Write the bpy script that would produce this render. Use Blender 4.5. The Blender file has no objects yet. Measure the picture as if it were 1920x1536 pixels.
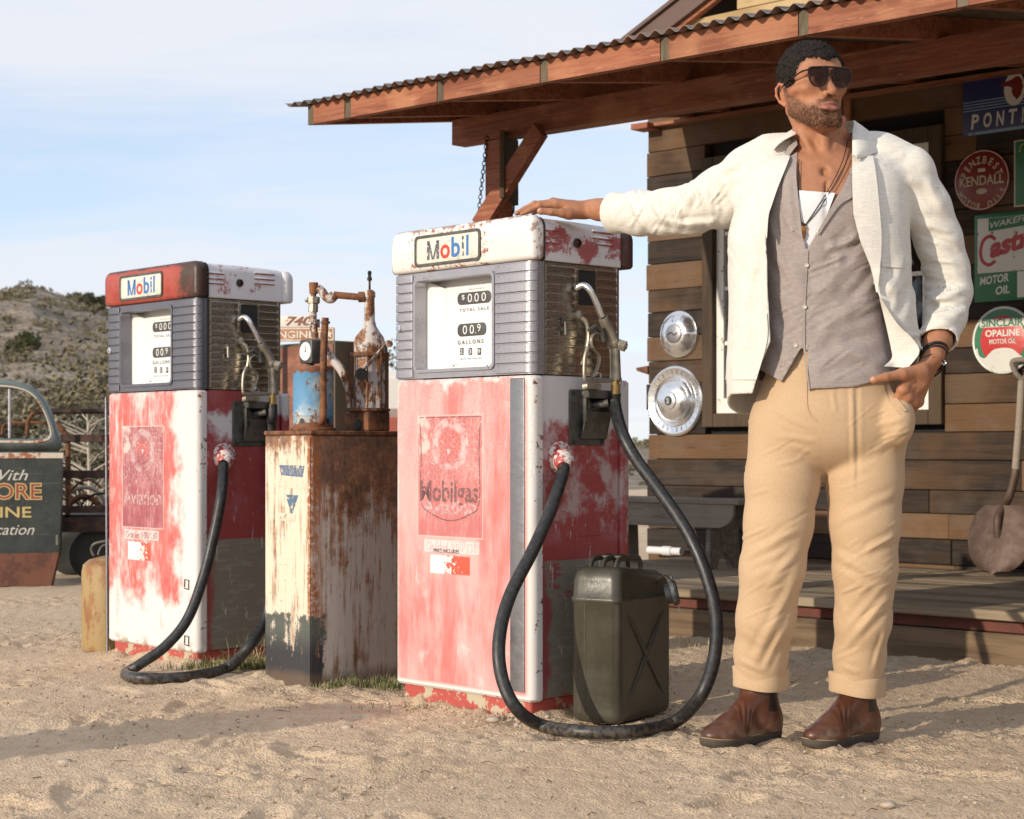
import bpy, math, random
import numpy as np
from mathutils import Vector, Matrix, Euler

F = 3300.0; HC = 0.80; YH = 845.0       # focal length in photo pixels, eye height (m), horizon row
def at(px, py, Y):
    """world point seen at a photo pixel at depth Y"""
    return Vector(((px-960)/F*Y, Y, HC+(YH-py)/F*Y))
def gnd(px, py, z=0.0):
    return at(px, py, (HC-z)*F/(py-YH))

SC = bpy.context.scene
# ---------------------------------------------------------------- camera, world, sun, exposure
cam_d = bpy.data.cameras.new('camera'); cam = bpy.data.objects.new('camera', cam_d)
SC.collection.objects.link(cam); SC.camera = cam
cam.location = (0, 0, HC); cam.rotation_euler = (math.radians(90), 0, 0)
cam_d.sensor_width = 36; cam_d.lens = 36*F/1920; cam_d.shift_y = (YH-768)/1920
cam_d.clip_start = 0.05; cam_d.clip_end = 3000
cam_d.dof.use_dof = True; cam_d.dof.focus_distance = 4.75; cam_d.dof.aperture_fstop = 9.0

SUN_H = Vector((-.77, -.638, 0)).normalized(); SUN_EL = math.radians(16.3)
sun_dir = Vector((SUN_H.x*math.cos(SUN_EL), SUN_H.y*math.cos(SUN_EL), math.sin(SUN_EL)))
sl = bpy.data.lights.new('sun', 'SUN'); sl.energy = 3.05; sl.angle = math.radians(0.5); sl.color = (1.0, .875, .70)
so = bpy.data.objects.new('sun', sl); SC.collection.objects.link(so); so.location = sun_dir*50
so.rotation_euler = sun_dir.to_track_quat('Z', 'Y').to_euler()

SC.view_settings.view_transform = 'Standard'; SC.view_settings.look = 'None'
SC.view_settings.exposure = 0.32; SC.view_settings.gamma = 1.0; SC.view_settings.use_curve_mapping = False
SC.cycles.max_bounces = 6; SC.cycles.diffuse_bounces = 3; SC.cycles.glossy_bounces = 4
SC.cycles.transmission_bounces = 4; SC.cycles.transparent_max_bounces = 8
SC.cycles.use_denoising = True

# ---------------------------------------------------------------- node shorthand
def lin(h):
    h = h.lstrip('#'); o = []
    for i in (0, 2, 4):
        c = int(h[i:i+2], 16)/255; o.append(c/12.92 if c <= .04045 else ((c+.055)/1.055)**2.4)
    return tuple(o)
class S:
    def __init__(s, g, sock): s.g = g; s.s = sock
    def __add__(a, b): return a.g.m('ADD', a, b)
    __radd__ = __add__
    def __mul__(a, b): return a.g.m('MULTIPLY', a, b)
    __rmul__ = __mul__
    def __sub__(a, b): return a.g.m('SUBTRACT', a, b)
    def __rsub__(a, b): return a.g.m('SUBTRACT', b, a)
    def __neg__(a): return a.g.m('MULTIPLY', a, -1.0)
    def __truediv__(a, b): return a.g.m('DIVIDE', a, b)
class G:
    """a node tree under construction"""
    def __init__(g, nt): g.nt = nt; nt.nodes.clear()
    def n(g, t, **k):
        x = g.nt.nodes.new(t)
        for a, b in k.items(): setattr(x, a, b)
        return x
    def put(g, sock, v):
        if isinstance(v, S): g.nt.links.new(v.s, sock)
        elif isinstance(v, (tuple, list)):
            sock.default_value = tuple(v)+(1.0,) if (len(v) == 3 and len(sock.default_value) == 4) else tuple(v)
        else: sock.default_value = v
    def m(g, op, a, b=0.0, c=0.0, clamp=False):
        x = g.n('ShaderNodeMath', operation=op, use_clamp=clamp)
        g.put(x.inputs[0], a); g.put(x.inputs[1], b); g.put(x.inputs[2], c); return S(g, x.outputs[0])
    def mx(g, a, b): return g.m('MAXIMUM', a, b)
    def mn(g, a, b): return g.m('MINIMUM', a, b)
    def abs(g, a): return g.m('ABSOLUTE', a)
    def ss(g, x, a, b, lo=0.0, hi=1.0):
        k = g.n('ShaderNodeMapRange', interpolation_type='SMOOTHSTEP', clamp=True)
        g.put(k.inputs[0], x)
        if a > b: a, b, lo, hi = b, a, hi, lo
        k.inputs[1].default_value = a; k.inputs[2].default_value = b
        k.inputs[3].default_value = lo; k.inputs[4].default_value = hi
        return S(g, k.outputs[0])
    def co(g):
        if not hasattr(g, '_co'):
            g._co = S(g, g.n('ShaderNodeTexCoord').outputs['Object'])
            x = g.n('ShaderNodeSeparateXYZ'); g.put(x.inputs[0], g._co)
            g.x, g.y, g.z = (S(g, o) for o in x.outputs)
        return g._co
    def vec(g, x, y, z):
        k = g.n('ShaderNodeCombineXYZ'); g.put(k.inputs[0], x); g.put(k.inputs[1], y); g.put(k.inputs[2], z)
        return S(g, k.outputs[0])
    def sc(g, sx, sy, sz, v=None, off=(0, 0, 0), rot=(0, 0, 0)):
        k = g.n('ShaderNodeMapping'); g.put(k.inputs[0], v or g.co())
        k.inputs[1].default_value = off; k.inputs[2].default_value = rot
        k.inputs[3].default_value = (sx, sy, sz); return S(g, k.outputs[0])
    def noise(g, scale, detail=4, rough=.55, v=None, dist=0.0):
        k = g.n('ShaderNodeTexNoise'); g.put(k.inputs['Vector'], v or g.co())
        k.inputs['Scale'].default_value = scale; k.inputs['Detail'].default_value = detail
        k.inputs['Roughness'].default_value = rough; k.inputs['Distortion'].default_value = dist
        return S(g, k.outputs[0])
    def vor(g, scale, feature='F1', v=None, out=0, rnd=1.0):
        k = g.n('ShaderNodeTexVoronoi', feature=feature); g.put(k.inputs['Vector'], v or g.co())
        k.inputs['Scale'].default_value = scale; k.inputs['Randomness'].default_value = rnd
        return S(g, k.outputs[out])
    def mix(g, f, a, b):
        k = g.n('ShaderNodeMix', data_type='RGBA'); g.put(k.inputs[0], f); g.put(k.inputs[6], a); g.put(k.inputs[7], b)
        return S(g, k.outputs[2])
    def attr(g, name, out=0):
        k = g.n('ShaderNodeAttribute', attribute_name=name); return S(g, k.outputs[out])
    def rnd(g):
        return S(g, g.n('ShaderNodeObjectInfo').outputs['Random'])
    def hsv(g, c, h=.5, s=1.0, v=1.0):
        k = g.n('ShaderNodeHueSaturation'); g.put(k.inputs[0], h); g.put(k.inputs[1], s); g.put(k.inputs[2], v)
        g.put(k.inputs[4], c); return S(g, k.outputs[0])
    def rect(g, a, b, a0, a1, b0, b1, soft=.003):
        """1 inside a rectangle of two coordinate sockets"""
        return g.ss(a, a0-soft, a0+soft)*g.ss(a, a1+soft, a1-soft)*g.ss(b, b0-soft, b0+soft)*g.ss(b, b1+soft, b1-soft)
MATS = {}
def mat(name, build, **kw):
    """build(g) -> dict(color, rough, metal, bump=(height socket, distance), ...)"""
    if name in MATS: return MATS[name]
    m = bpy.data.materials.new(name); m.use_nodes = True; g = G(m.node_tree)
    r = build(g) if callable(build) else dict(color=build); r.update(kw)
    b = g.n('ShaderNodeBsdfPrincipled'); o = g.n('ShaderNodeOutputMaterial')
    g.nt.links.new(b.outputs[0], o.inputs[0])
    g.put(b.inputs['Base Color'], r.get('color', (.5, .5, .5))); g.put(b.inputs['Roughness'], r.get('rough', .6))
    g.put(b.inputs['Metallic'], r.get('metal', 0.0))
    for k, s in (('spec', 'Specular IOR Level'), ('coat', 'Coat Weight'), ('sheen', 'Sheen Weight'), ('sss', 'Subsurface Weight'),
                 ('trans', 'Transmission Weight'), ('alpha', 'Alpha'), ('ior', 'IOR'), ('aniso', 'Anisotropic')):
        if k in r: g.put(b.inputs[s], r[k])
    if 'sss' in r:
        b.inputs['Subsurface Radius'].default_value = (1, .35, .2); b.inputs['Subsurface Scale'].default_value = .006
    if 'bump' in r:
        h, d = r['bump']; k = g.n('ShaderNodeBump'); k.inputs['Distance'].default_value = d; k.inputs['Strength'].default_value = 1.0
        g.put(k.inputs['Height'], h); g.nt.links.new(k.outputs[0], b.inputs['Normal'])
    MATS[name] = m; return m

# ---------------------------------------------------------------- world
W = bpy.data.worlds.new('World'); SC.world = W; W.use_nodes = True
g = G(W.node_tree)
sky = g.n('ShaderNodeTexSky', sky_type='NISHITA'); sky.sun_disc = False
sky.sun_elevation = SUN_EL+math.radians(6); sky.sun_rotation = math.atan2(SUN_H.x, SUN_H.y)
sky.air_density = 1.0; sky.dust_density = 1.0; sky.ozone_density = 1.2; sky.altitude = 1200
tc = g.n('ShaderNodeTexCoord'); sp = g.n('ShaderNodeSeparateXYZ'); g.nt.links.new(tc.outputs['Generated'], sp.inputs[0])
sx, sy, sz = (S(g, o) for o in sp.outputs)
dz = g.mx(sz, 0.0)+.16
cv = g.vec(sx/dz, sy/dz, 0.0)
c1 = g.noise(1.0, 5, .52, v=g.sc(.62, 1.35, 1, v=cv, rot=(0, 0, .32), off=(.35, 3.1, 0)), dist=.6)
c2 = g.noise(1.0, 7, .60, v=g.sc(1.8, 4.6, 1, v=cv, rot=(0, 0, .22), off=(2.2, .6, 0)), dist=.7)
cm = g.ss(c1*.78+c2*.26, .36, .60)*.90
skc = g.mix(.58, S(g, sky.outputs[0]), (3.7, 4.3, 5.3))
col = g.mix(cm, skc, (4.6, 4.72, 5.05))
col = g.mix(g.ss(sz, -.02, -.10), col, (1.2, 1.0, .8))
bg = g.n('ShaderNodeBackground'); g.put(bg.inputs[0], col); bg.inputs[1].default_value = .15
wo = g.n('ShaderNodeOutputWorld'); g.nt.links.new(bg.outputs[0], wo.inputs[0])

# ---------------------------------------------------------------- objects
def link(o, parent=None):
    SC.collection.objects.link(o)
    if parent is not None: o.parent = parent
    return o
def tag(o, label=None, cat=None, group=None, kind=None):
    if label: o['label'] = label
    if cat: o['category'] = cat
    if group: o['group'] = group
    if kind: o['kind'] = kind
    return o
def empty(name, loc=(0, 0, 0), rz=0.0, **k):
    o = bpy.data.objects.new(name, None); o.location = loc; o.rotation_euler = (0, 0, rz); o.empty_display_size = .1
    link(o); return tag(o, **k)

def rr(x0, x1, y0, y1, r=.005, n=3):
    """rounded rectangle outline, anticlockwise; r may be four radii (x0y0, x1y0, x1y1, x0y1)"""
    R = list(r) if isinstance(r, (tuple, list)) else [r]*4
    pts = []
    for (cx, cy, sxx, syy, a0), q in zip(((x0, y0, 1, 1, math.pi), (x1, y0, -1, 1, 1.5*math.pi), (x1, y1, -1, -1, 0), (x0, y1, 1, -1, .5*math.pi)), R):
        q = max(q, 1e-4); m = n if q > 1e-3 else 1
        for i in range(m+1):
            a = a0+.5*math.pi*i/m
            pts.append((cx+sxx*q+math.cos(a)*q, cy+syy*q+math.sin(a)*q))
    return pts
def catmull(pts, n=8, closed=False):
    P = [np.array(p, float) for p in pts]; out = []
    m = len(P); rng = range(m if closed else m-1)
    for i in rng:
        a, b, c, d = (P[(i-1) % m], P[i], P[(i+1) % m], P[(i+2) % m]) if closed else (P[max(i-1, 0)], P[i], P[i+1], P[min(i+2, m-1)])
        for k in range(n):
            t = k/n; out.append(.5*((2*b)+(c-a)*t+(2*a-5*b+4*c-d)*t*t+(3*b-a-3*c+d)*t**3))
    if not closed: out.append(P[-1])
    return out
class MB:
    def __init__(s): s.v = []; s.f = []; s.mi = []; s.cur = 0
    def add(s, vs, fs):
        b = len(s.v); s.v.extend(tuple(v) for v in vs); s.f.extend(tuple(i+b for i in f) for f in fs); s.mi.extend([s.cur]*len(fs)); return s
    def loft(s, rings, closed=True, caps=True):
        n = len(rings[0]); vs = [p for r in rings for p in r]; fs = []
        for k in range(len(rings)-1):
            for i in range(n if closed else n-1):
                j = (i+1) % n; fs.append((k*n+i, k*n+j, (k+1)*n+j, (k+1)*n+i))
        if caps and closed: fs.append(tuple(range(n-1, -1, -1))); fs.append(tuple((len(rings)-1)*n+i for i in range(n)))
        return s.add(vs, fs)
    def stack(s, outs):
        return s.loft([[(p[0], p[1], z) for p in o] for o, z in outs])
    def rbox(s, x0, x1, y0, y1, z0, z1, r=.006, b=.003, n=3):
        """box with rounded upright edges and a small bevel on top and bottom"""
        R = list(r) if isinstance(r, (tuple, list)) else [r]*4
        b = min(b, (x1-x0)*.3, (y1-y0)*.3, (z1-z0)*.3)
        o = rr(x0, x1, y0, y1, [max(q, b) for q in R], n); i = rr(x0+b, x1-b, y0+b, y1-b, [max(q-b, b*.3) for q in R], n)
        if len(i) != len(o): i = [((p[0]-(x0+x1)/2)*(1-2*b/(x1-x0))+(x0+x1)/2, (p[1]-(y0+y1)/2)*(1-2*b/(y1-y0))+(y0+y1)/2) for p in o]
        return s.stack([(i, z0), (o, z0+b), (o, z1-b), (i, z1)])
    def box(s, x0, x1, y0, y1, z0, z1, b=0.0):
        if b > 0: return s.rbox(x0, x1, y0, y1, z0, z1, b, b, 1)
        return s.loft([[(x0, y0, z), (x1, y0, z), (x1, y1, z), (x0, y1, z)] for z in (z0, z1)])
    def tube(s, pts, r, n=10, caps=True, flat=None):
        P = [Vector(p) for p in pts]; m = len(P); R = [r]*m if not hasattr(r, '__len__') else list(r)
        t0 = (P[1]-P[0]).normalized(); up = Vector((0, 0, 1)) if abs(t0.z) < .9 else Vector((1, 0, 0))
        nx = t0.cross(up).normalized(); rings = []
        for i in range(m):
            t = (P[min(i+1, m-1)]-P[max(i-1, 0)]).normalized()
            nx = (nx-t*nx.dot(t)).normalized(); ny = t.cross(nx)
            rings.append([P[i]+nx*math.cos(2*math.pi*k/n)*R[i]+ny*math.sin(2*math.pi*k/n)*R[i]*(flat or 1) for k in range(n)])
        return s.loft(rings, caps=caps)
    def lathe(s, prof, c=(0, 0, 0), ax='z', n=24, caps=True):
        rings = []
        for r, h in prof:
            q = []
            for k in range(n):
                a = 2*math.pi*k/n; u, w = r*math.cos(a), r*math.sin(a)
                q.append({'z': (c[0]+u, c[1]+w, c[2]+h), 'y': (c[0]+u, c[1]+h, c[2]-w), 'x': (c[0]+h, c[1]+u, c[2]+w)}[ax])
            rings.append(q)
        return s.loft(rings, caps=caps)
    def sph(s, c, r, n=10, sq=(1, 1, 1)):
        rings = []
        for i in range(n//2+1):
            a = math.pi*(i+.001)/(n//2+.002); rings.append([(c[0]+r*sq[0]*math.sin(a)*math.cos(2*math.pi*k/n), c[1]+r*sq[1]*math.sin(a)*math.sin(2*math.pi*k/n), c[2]-r*sq[2]*math.cos(a)) for k in range(n)])
        return s.loft(rings)
    def poly(s, pts, off):
        """flat outline (3-D points) given thickness by the vector off"""
        a = [Vector(p) for p in pts]; b = [p+Vector(off) for p in a]; n = len(a)
        return s.add(a+b, [tuple(range(n)), tuple(range(2*n-1, n-1, -1))]+[(i, n+i, n+(i+1) % n, (i+1) % n) for i in range(n)])
    def grid(s, fn, nu, nv):
        vs = [fn(i/(nu-1), j/(nv-1)) for j in range(nv) for i in range(nu)]
        return s.add(vs, [(j*nu+i, j*nu+i+1, (j+1)*nu+i+1, (j+1)*nu+i) for j in range(nv-1) for i in range(nu-1)])
    def xf(s, M):
        s.v = [tuple(M @ Vector(v)) for v in s.v]; return s
    def mesh(s, name, m=None, smooth=True, angle=35):
        me = bpy.data.meshes.new(name); me.from_pydata(s.v, [], s.f)
        for q in (m if isinstance(m, (list, tuple)) else [m]):
            if q: me.materials.append(q)
        import bmesh
        bm = bmesh.new(); bm.from_mesh(me); bmesh.ops.recalc_face_normals(bm, faces=bm.faces); bm.to_mesh(me); bm.free()
        if any(s.mi): me.polygons.foreach_set('material_index', s.mi)
        if smooth:
            me.polygons.foreach_set('use_smooth', [True]*len(me.polygons))
            try: me.set_sharp_from_angle(angle=math.radians(angle))
            except Exception: pass
        me.update(); return me
    def obj(s, name, m=None, parent=None, smooth=True, angle=35, **k):
        o = bpy.data.objects.new(name, s.mesh(name, m, smooth, angle)); link(o, parent); return tag(o, **k)
def npmesh(name, V, Fc, m, parent=None, smooth=True, col=None, **k):
    """a mesh from numpy arrays (quads)"""
    me = bpy.data.meshes.new(name); V = np.asarray(V, np.float32); Fc = np.asarray(Fc, np.int32)
    me.vertices.add(len(V)); me.vertices.foreach_set('co', V.ravel())
    n = Fc.shape[1]; me.loops.add(Fc.size); me.loops.foreach_set('vertex_index', Fc.ravel())
    me.polygons.add(len(Fc)); me.polygons.foreach_set('loop_start', np.arange(0, Fc.size, n, dtype=np.int32))
    me.update(calc_edges=True); me.validate()
    if smooth: me.polygons.foreach_set('use_smooth', [True]*len(me.polygons))
    if m: me.materials.append(m)
    if col is not None:
        a = me.color_attributes.new('Col', 'FLOAT_COLOR', 'POINT')
        c = np.ones((len(V), 4), np.float32); c[:, :col.shape[1]] = col; a.data.foreach_set('color', c.ravel())
    o = bpy.data.objects.new(name, me); link(o, parent); return tag(o, **k)

def text_mesh(s, bold=0.0, shear=0.0, res=3):
    c = bpy.data.curves.new('t', 'FONT'); c.body = s; c.offset = bold; c.shear = shear; c.resolution_u = res
    o = bpy.data.objects.new('t', c); SC.collection.objects.link(o)
    dg = bpy.context.evaluated_depsgraph_get(); me = bpy.data.meshes.new_from_object(o.evaluated_get(dg))
    V = [v.co.copy() for v in me.vertices]; Fs = [tuple(p.vertices) for p in me.polygons]
    bpy.data.objects.remove(o); bpy.data.curves.remove(c); bpy.data.meshes.remove(me)
    return V, Fs
def lettering(parts, m, parent, place, name='lettering', **k):
    """parts: (text, u0, u1, w0, w1, bold, shear); place(u, w) -> 3-D point on the surface"""
    b = MB()
    for p in parts:
        s, u0, u1, w0, w1 = p[:5]; V, Fs = text_mesh(s, p[5] if len(p) > 5 else 0, p[6] if len(p) > 6 else 0)
        if not V: continue
        ax, bx = min(v.x for v in V), max(v.x for v in V)
        ay, by = (min(v.y for v in V), max(v.y for v in V)) if not (len(p) > 7) else p[7]
        b.add([place(u0+(v.x-ax)/(bx-ax)*(u1-u0), w0+(v.y-ay)/(by-ay)*(w1-w0)) for v in V], Fs)
    return b.obj(name, m, parent, smooth=False, **k)
def arc_text(s, cx, cz, r, a0, a1, h, wd, m, parent, y, sz=1.0, inward=False, name='lettering', bold=.02):
    b = MB(); n = len(s)
    for i, ch in enumerate(s):
        if ch == ' ': continue
        a = math.radians(a0+(a1-a0)*(i/(n-1))); V, Fs = text_mesh(ch, bold)
        mxx = max(v.x for v in V); mnx = min(v.x for v in V); c, sn = math.cos(a), math.sin(a); vs = []
        for v in V:
            u = (v.x-(mxx+mnx)/2)*wd; w = (v.y/.7-.5)*h
            if inward: rx, rz = (r-w)*c-u*(-1)*(-sn), (r-w)*sn-u*(-1)*c*1
            else: rx, rz = (r+w)*c+u*sn, (r+w)*sn-u*c
            if inward: rx, rz = (r-w)*c-u*sn, (r-w)*sn+u*c
            vs.append((cx+rx, y, cz+rz*sz))
        b.add(vs, Fs)
    return b.obj(name, m, parent, smooth=False)

# ---------------------------------------------------------------- numpy noise and signed-distance modelling
def _h(i, j, k):
    n = (i*374761393+j*668265263+k*2147483647+1013904223) & 0xffffffff
    n = ((n ^ (n >> 13))*1274126177) & 0xffffffff
    return ((n ^ (n >> 16)) & 0xffff)/65535.0
def vnoise(P):
    P = np.asarray(P, np.float64); I = np.floor(P).astype(np.int64); f = P-I; f = f*f*(3-2*f); o = 0
    for a in (0, 1):
        for b in (0, 1):
            for c in (0, 1):
                w = (f[:, 0] if a else 1-f[:, 0])*(f[:, 1] if b else 1-f[:, 1])*(f[:, 2] if c else 1-f[:, 2])
                o = o+w*_h(I[:, 0]+a, I[:, 1]+b, I[:, 2]+c)
    return o*2-1
def fbm(P, oct=4, gain=.5):
    P = np.asarray(P, float); o = 0; a = 1; s = 1
    for q in range(oct): o = o+a*vnoise(P*s+q*17.3); a *= gain; s *= 2.03
    return o
class SDF:
    def __init__(s): s.p = []; s.warp = None
    def _a(s, fn, c, R, k, op): s.p.append((fn, np.array(c, float), R, k, op)); return s
    def ell(s, c, r, k=.02, op='u', rot=None):
        c = np.array(c, float); r = np.array(r if hasattr(r, '__len__') else (r, r, r), float)
        Rm = None if rot is None else np.array(Euler([math.radians(a) for a in rot]).to_matrix()).T
        def fn(P):
            q = P-c
            if Rm is not None: q = q @ Rm.T
            k0 = np.sqrt(((q/r)**2).sum(1)); k1 = np.sqrt(((q/(r*r))**2).sum(1))+1e-9
            return np.where(k0 < 1e-6, -r.min(), k0*(k0-1)/k1)
        return s._a(fn, c, r.max(), k, op)
    def cap(s, a, b, ra, rb=None, k=.02, op='u'):
        a = np.array(a, float); b = np.array(b, float); rb = ra if rb is None else rb; d = b-a; L = (d*d).sum()+1e-12
        def fn(P):
            q = P-a; t = np.clip((q @ d)/L, 0, 1); return np.sqrt(((q-t[:, None]*d)**2).sum(1))-(ra+(rb-ra)*t)
        return s._a(fn, (a+b)/2, math.sqrt(L)/2+max(ra, rb), k, op)
    def chain(s, pts, k=.02):
        """pts: (point, radius)"""
        for (a, ra), (b, rb) in zip(pts, pts[1:]): s.cap(a, b, ra, rb, k)
        return s
    def fnp(s, fn, c, R, k=.01, op='u'): return s._a(fn, c, R, k, op)
    def ev(s, P, c=None, r=0):
        d = np.full(len(P), 1.0)
        for fn, pc, R, k, op in s.p:
            if c is not None and np.linalg.norm(c-pc) > R+r+.06: continue
            e = fn(P)
            if op == 'u':
                h = np.clip(.5+.5*(d-e)/k, 0, 1); d = d+(e-d)*h-k*h*(1-h)
            elif op == 's':
                h = np.clip(.5-.5*(d+e)/k, 0, 1); d = d+(-e-d)*h+k*h*(1-h)
            elif op == 'i':
                h = np.clip(.5-.5*(d-e)/k, 0, 1); d = d+(e-d)*h+k*h*(1-h)
        if s.warp is not None: d = d-s.warp(P)
        return d
    def mesh(s, lo, hi, h, B=12):
        """surface nets over sparse blocks -> vertices, quads"""
        lo = np.array(lo, float); hi = np.array(hi, float); nb = np.ceil((hi-lo)/(h*B)).astype(int)
        K, Pv, Q = [], [], []; N = nb*B+2; rb = h*B*.87
        def key(i, j, k): return ((i+1).astype(np.int64)*(N[1]+2)+(j+1))*(N[2]+2)+(k+1)
        ax = np.arange(B+1); gi, gj, gk = np.meshgrid(ax, ax, ax, indexing='ij'); base = np.stack([gi, gj, gk], -1).reshape(-1, 3)
        bb = np.stack(np.meshgrid(*[np.arange(q) for q in nb], indexing='ij'), -1).reshape(-1, 3)
        cc = lo+(bb*B+B/2)*h; vv = s.ev(cc); bb = bb[np.abs(vv) < rb*1.6+.014]
        for o in bb*B:
                    c = lo+(o+B/2)*h
                    D = s.ev(lo+(base+o)*h, c, rb).reshape(B+1, B+1, B+1)
                    neg = D < 0
                    if neg.all() or not neg.any(): continue
                    cn = np.zeros((B, B, B), int)
                    for a in (0, 1):
                        for b_ in (0, 1):
                            for c_ in (0, 1): cn += neg[a:a+B, b_:b_+B, c_:c_+B]
                    I, J, Kk = np.nonzero((cn > 0) & (cn < 8))
                    if len(I):
                        acc = np.zeros((len(I), 3)); cnt = np.zeros(len(I))
                        for e in range(12):
                            d = e//4; p, q = (e % 4)//2, e % 2; A = [0, 0, 0]; A[(d+1) % 3] = p; A[(d+2) % 3] = q; Bq = list(A); Bq[d] = 1
                            va = D[I+A[0], J+A[1], Kk+A[2]]; vb = D[I+Bq[0], J+Bq[1], Kk+Bq[2]]; mk = (va < 0) != (vb < 0)
                            t = np.where(mk, va/np.where(mk, va-vb, 1), 0)
                            pt = np.tile(np.array(A, float), (len(I), 1)); pt[:, d] = t
                            acc += pt*mk[:, None]; cnt += mk
                        idx = np.stack([I, J, Kk], 1)+o
                        Pv.append(lo+(idx+acc/cnt[:, None])*h); K.append(key(idx[:, 0], idx[:, 1], idx[:, 2]))
                    for d in range(3):
                        sl = [slice(0, B)]*3; sh = [slice(0, B)]*3; sh[d] = slice(1, B+1)
                        a = neg[tuple(sl)]; b_ = neg[tuple(sh)]; I, J, Kk = np.nonzero(a != b_)
                        if not len(I): continue
                        flip = a[I, J, Kk]; g0 = np.stack([I, J, Kk], 1)+o; e1 = np.zeros(3, int); e2 = np.zeros(3, int); e1[(d+1) % 3] = 1; e2[(d+2) % 3] = 1
                        c4 = [g0-e1-e2, g0-e2, g0, g0-e1]
                        q = np.stack([key(x[:, 0], x[:, 1], x[:, 2]) for x in c4], 1); q[~flip] = q[~flip][:, ::-1]; Q.append(q)
        K = np.concatenate(K); Pv = np.concatenate(Pv); Q = np.concatenate(Q); od = np.argsort(K); Ks = K[od]; Pv = Pv[od]
        ix = np.clip(np.searchsorted(Ks, Q), 0, len(Ks)-1); ok = (Ks[ix] == Q).all(1)
        return Pv, ix[ok]
# ================================================================ shared materials
rng = random.Random(7)
def wood(name, c0, c1, c2, gs=(1.2, 40, 40), rough=.8, var=.35, red=False, bumpd=.004, knots=True, greyed=0.0):
    def b(g):
        g.co(); r = g.rnd(); v = g.vec(g.x+r*37.0, g.y+r*11.0, g.z+r*23.0)
        n1 = g.noise(1.0, 8, .62, v=g.sc(*gs, v=v), dist=.8); n2 = g.noise(1.0, 6, .7, v=g.sc(gs[0]*2.5, gs[1]*4, gs[2]*4, v=v))
        big = g.noise(2.2, 3, .5, v=v)
        k = g.ss(g.vor(1.0, v=g.sc(1.5, 5, 5, v=v)), .13, .03) if knots else g.ss(n1, 2, 3)
        c = g.mix(g.ss(n1, .36, .64), c0, c1); c = g.mix(g.ss(big+(r-.5)*.7, .38, .68)*.7, c, c2)
        c = g.mix(g.ss(n2, .56, .70)*.55, c, tuple(q*.35 for q in c0)); c = g.mix(k*.7, c, tuple(q*.25 for q in c0))
        if greyed: c = g.mix(g.ss(g.noise(5, 4, .6, v=v), .45, .62)*greyed, c, (.20, .185, .165))
        c = g.hsv(c, v=r*var*2+(1-var))
        return dict(color=c, rough=rough, bump=(n1*.6+n2*.5-k*.3, bumpd))
    return mat(name, b)
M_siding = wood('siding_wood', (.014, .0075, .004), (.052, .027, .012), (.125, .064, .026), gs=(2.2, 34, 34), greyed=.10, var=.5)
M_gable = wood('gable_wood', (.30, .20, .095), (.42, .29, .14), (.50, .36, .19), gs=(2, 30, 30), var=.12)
M_deck = wood('deck_wood', (.16, .115, .07), (.26, .195, .125), (.33, .26, .18), gs=(1.6, 60, 40), var=.2)
M_timber = wood('timber_wood', (.10, .062, .033), (.19, .125, .072), (.24, .17, .10), gs=(1.6, 20, 20), var=.15)
M_bench = wood('bench_wood', (.15, .125, .10), (.25, .21, .17), (.31, .26, .21), gs=(3, 40, 40), var=.1, knots=False)
M_rend = wood('rafter_end_wood', (.085, .065, .038), (.15, .12, .075), (.17, .14, .09), gs=(30, 20, 6), var=.15, knots=False)
def _redwood(g):
    g.co(); r = g.rnd(); v = g.vec(g.x+r*31.0, g.y+r*7.0, g.z+r*13.0)
    n1 = g.noise(1, 8, .6, v=g.sc(3, 28, 46, v=v), dist=1.0); n2 = g.noise(1, 5, .6, v=g.sc(14, 40, 90, v=v)); big = g.noise(4, 4, .5, v=v)
    ins = g.vor(1.0, v=g.sc(60, 60, 150, v=v)); k = g.ss(g.vor(1.0, v=g.sc(2.0, 6, 9, v=v)), .10, .03)
    c = g.mix(g.ss(n1, .38, .62), (.21, .062, .030), (.33, .120, .060)); c = g.mix(g.ss(big, .5, .7)*.55, c, (.47, .215, .11))
    c = g.mix(g.ss(ins, .22, .10)*.4, c, (.16, .04, .02)); c = g.mix(k*.6, c, (.10, .035, .018))
    c = g.mix(g.ss(n2, .60, .72)*.4, c, (.60, .36, .22))
    return dict(color=g.hsv(c, v=r*.24+.88), rough=.75, bump=(n1*.5+n2*.5-k*.3, .003))
M_red = mat('red_stained_wood', _redwood)
M_dark = mat('interior_dark', lambda g: dict(color=(.012, .010, .009), rough=.9))
def _black(g):
    g.co(); n = g.noise(30, 4)
    return dict(color=g.mix(n, (.012, .012, .013), (.028, .027, .026)), rough=.55, bump=(g.noise(300, 3), .0006))
M_black = mat('black_metal', _black)
M_iron = mat('dark_iron', lambda g: dict(color=g.mix(g.ss(g.noise(60, 4), .45, .65), (.02, .018, .017), (.09, .05, .03)), rough=.6, metal=.5))
def _white(g):
    g.co(); n = g.noise(14, 6, .65)
    c = g.mix(g.ss(n, .60, .68), (.78, .77, .73), (.40, .36, .28)); c = g.mix(g.ss(g.noise(40, 4), .66, .70), c, (.20, .10, .05))
    return dict(color=c, rough=.55, bump=(n, .001))
M_white = mat('white_window_paint', _white)
M_text_w = mat('text_white', lambda g: dict(color=g.mix(g.ss(g.noise(60, 4, .7), .60, .66), (.72, .70, .66), (.30, .24, .20)), rough=.5))
M_text_k = mat('text_black', lambda g: dict(color=g.mix(g.ss(g.noise(90, 3, .7), .62, .68), (.02, .02, .02), (.5, .48, .42)), rough=.5))

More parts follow.
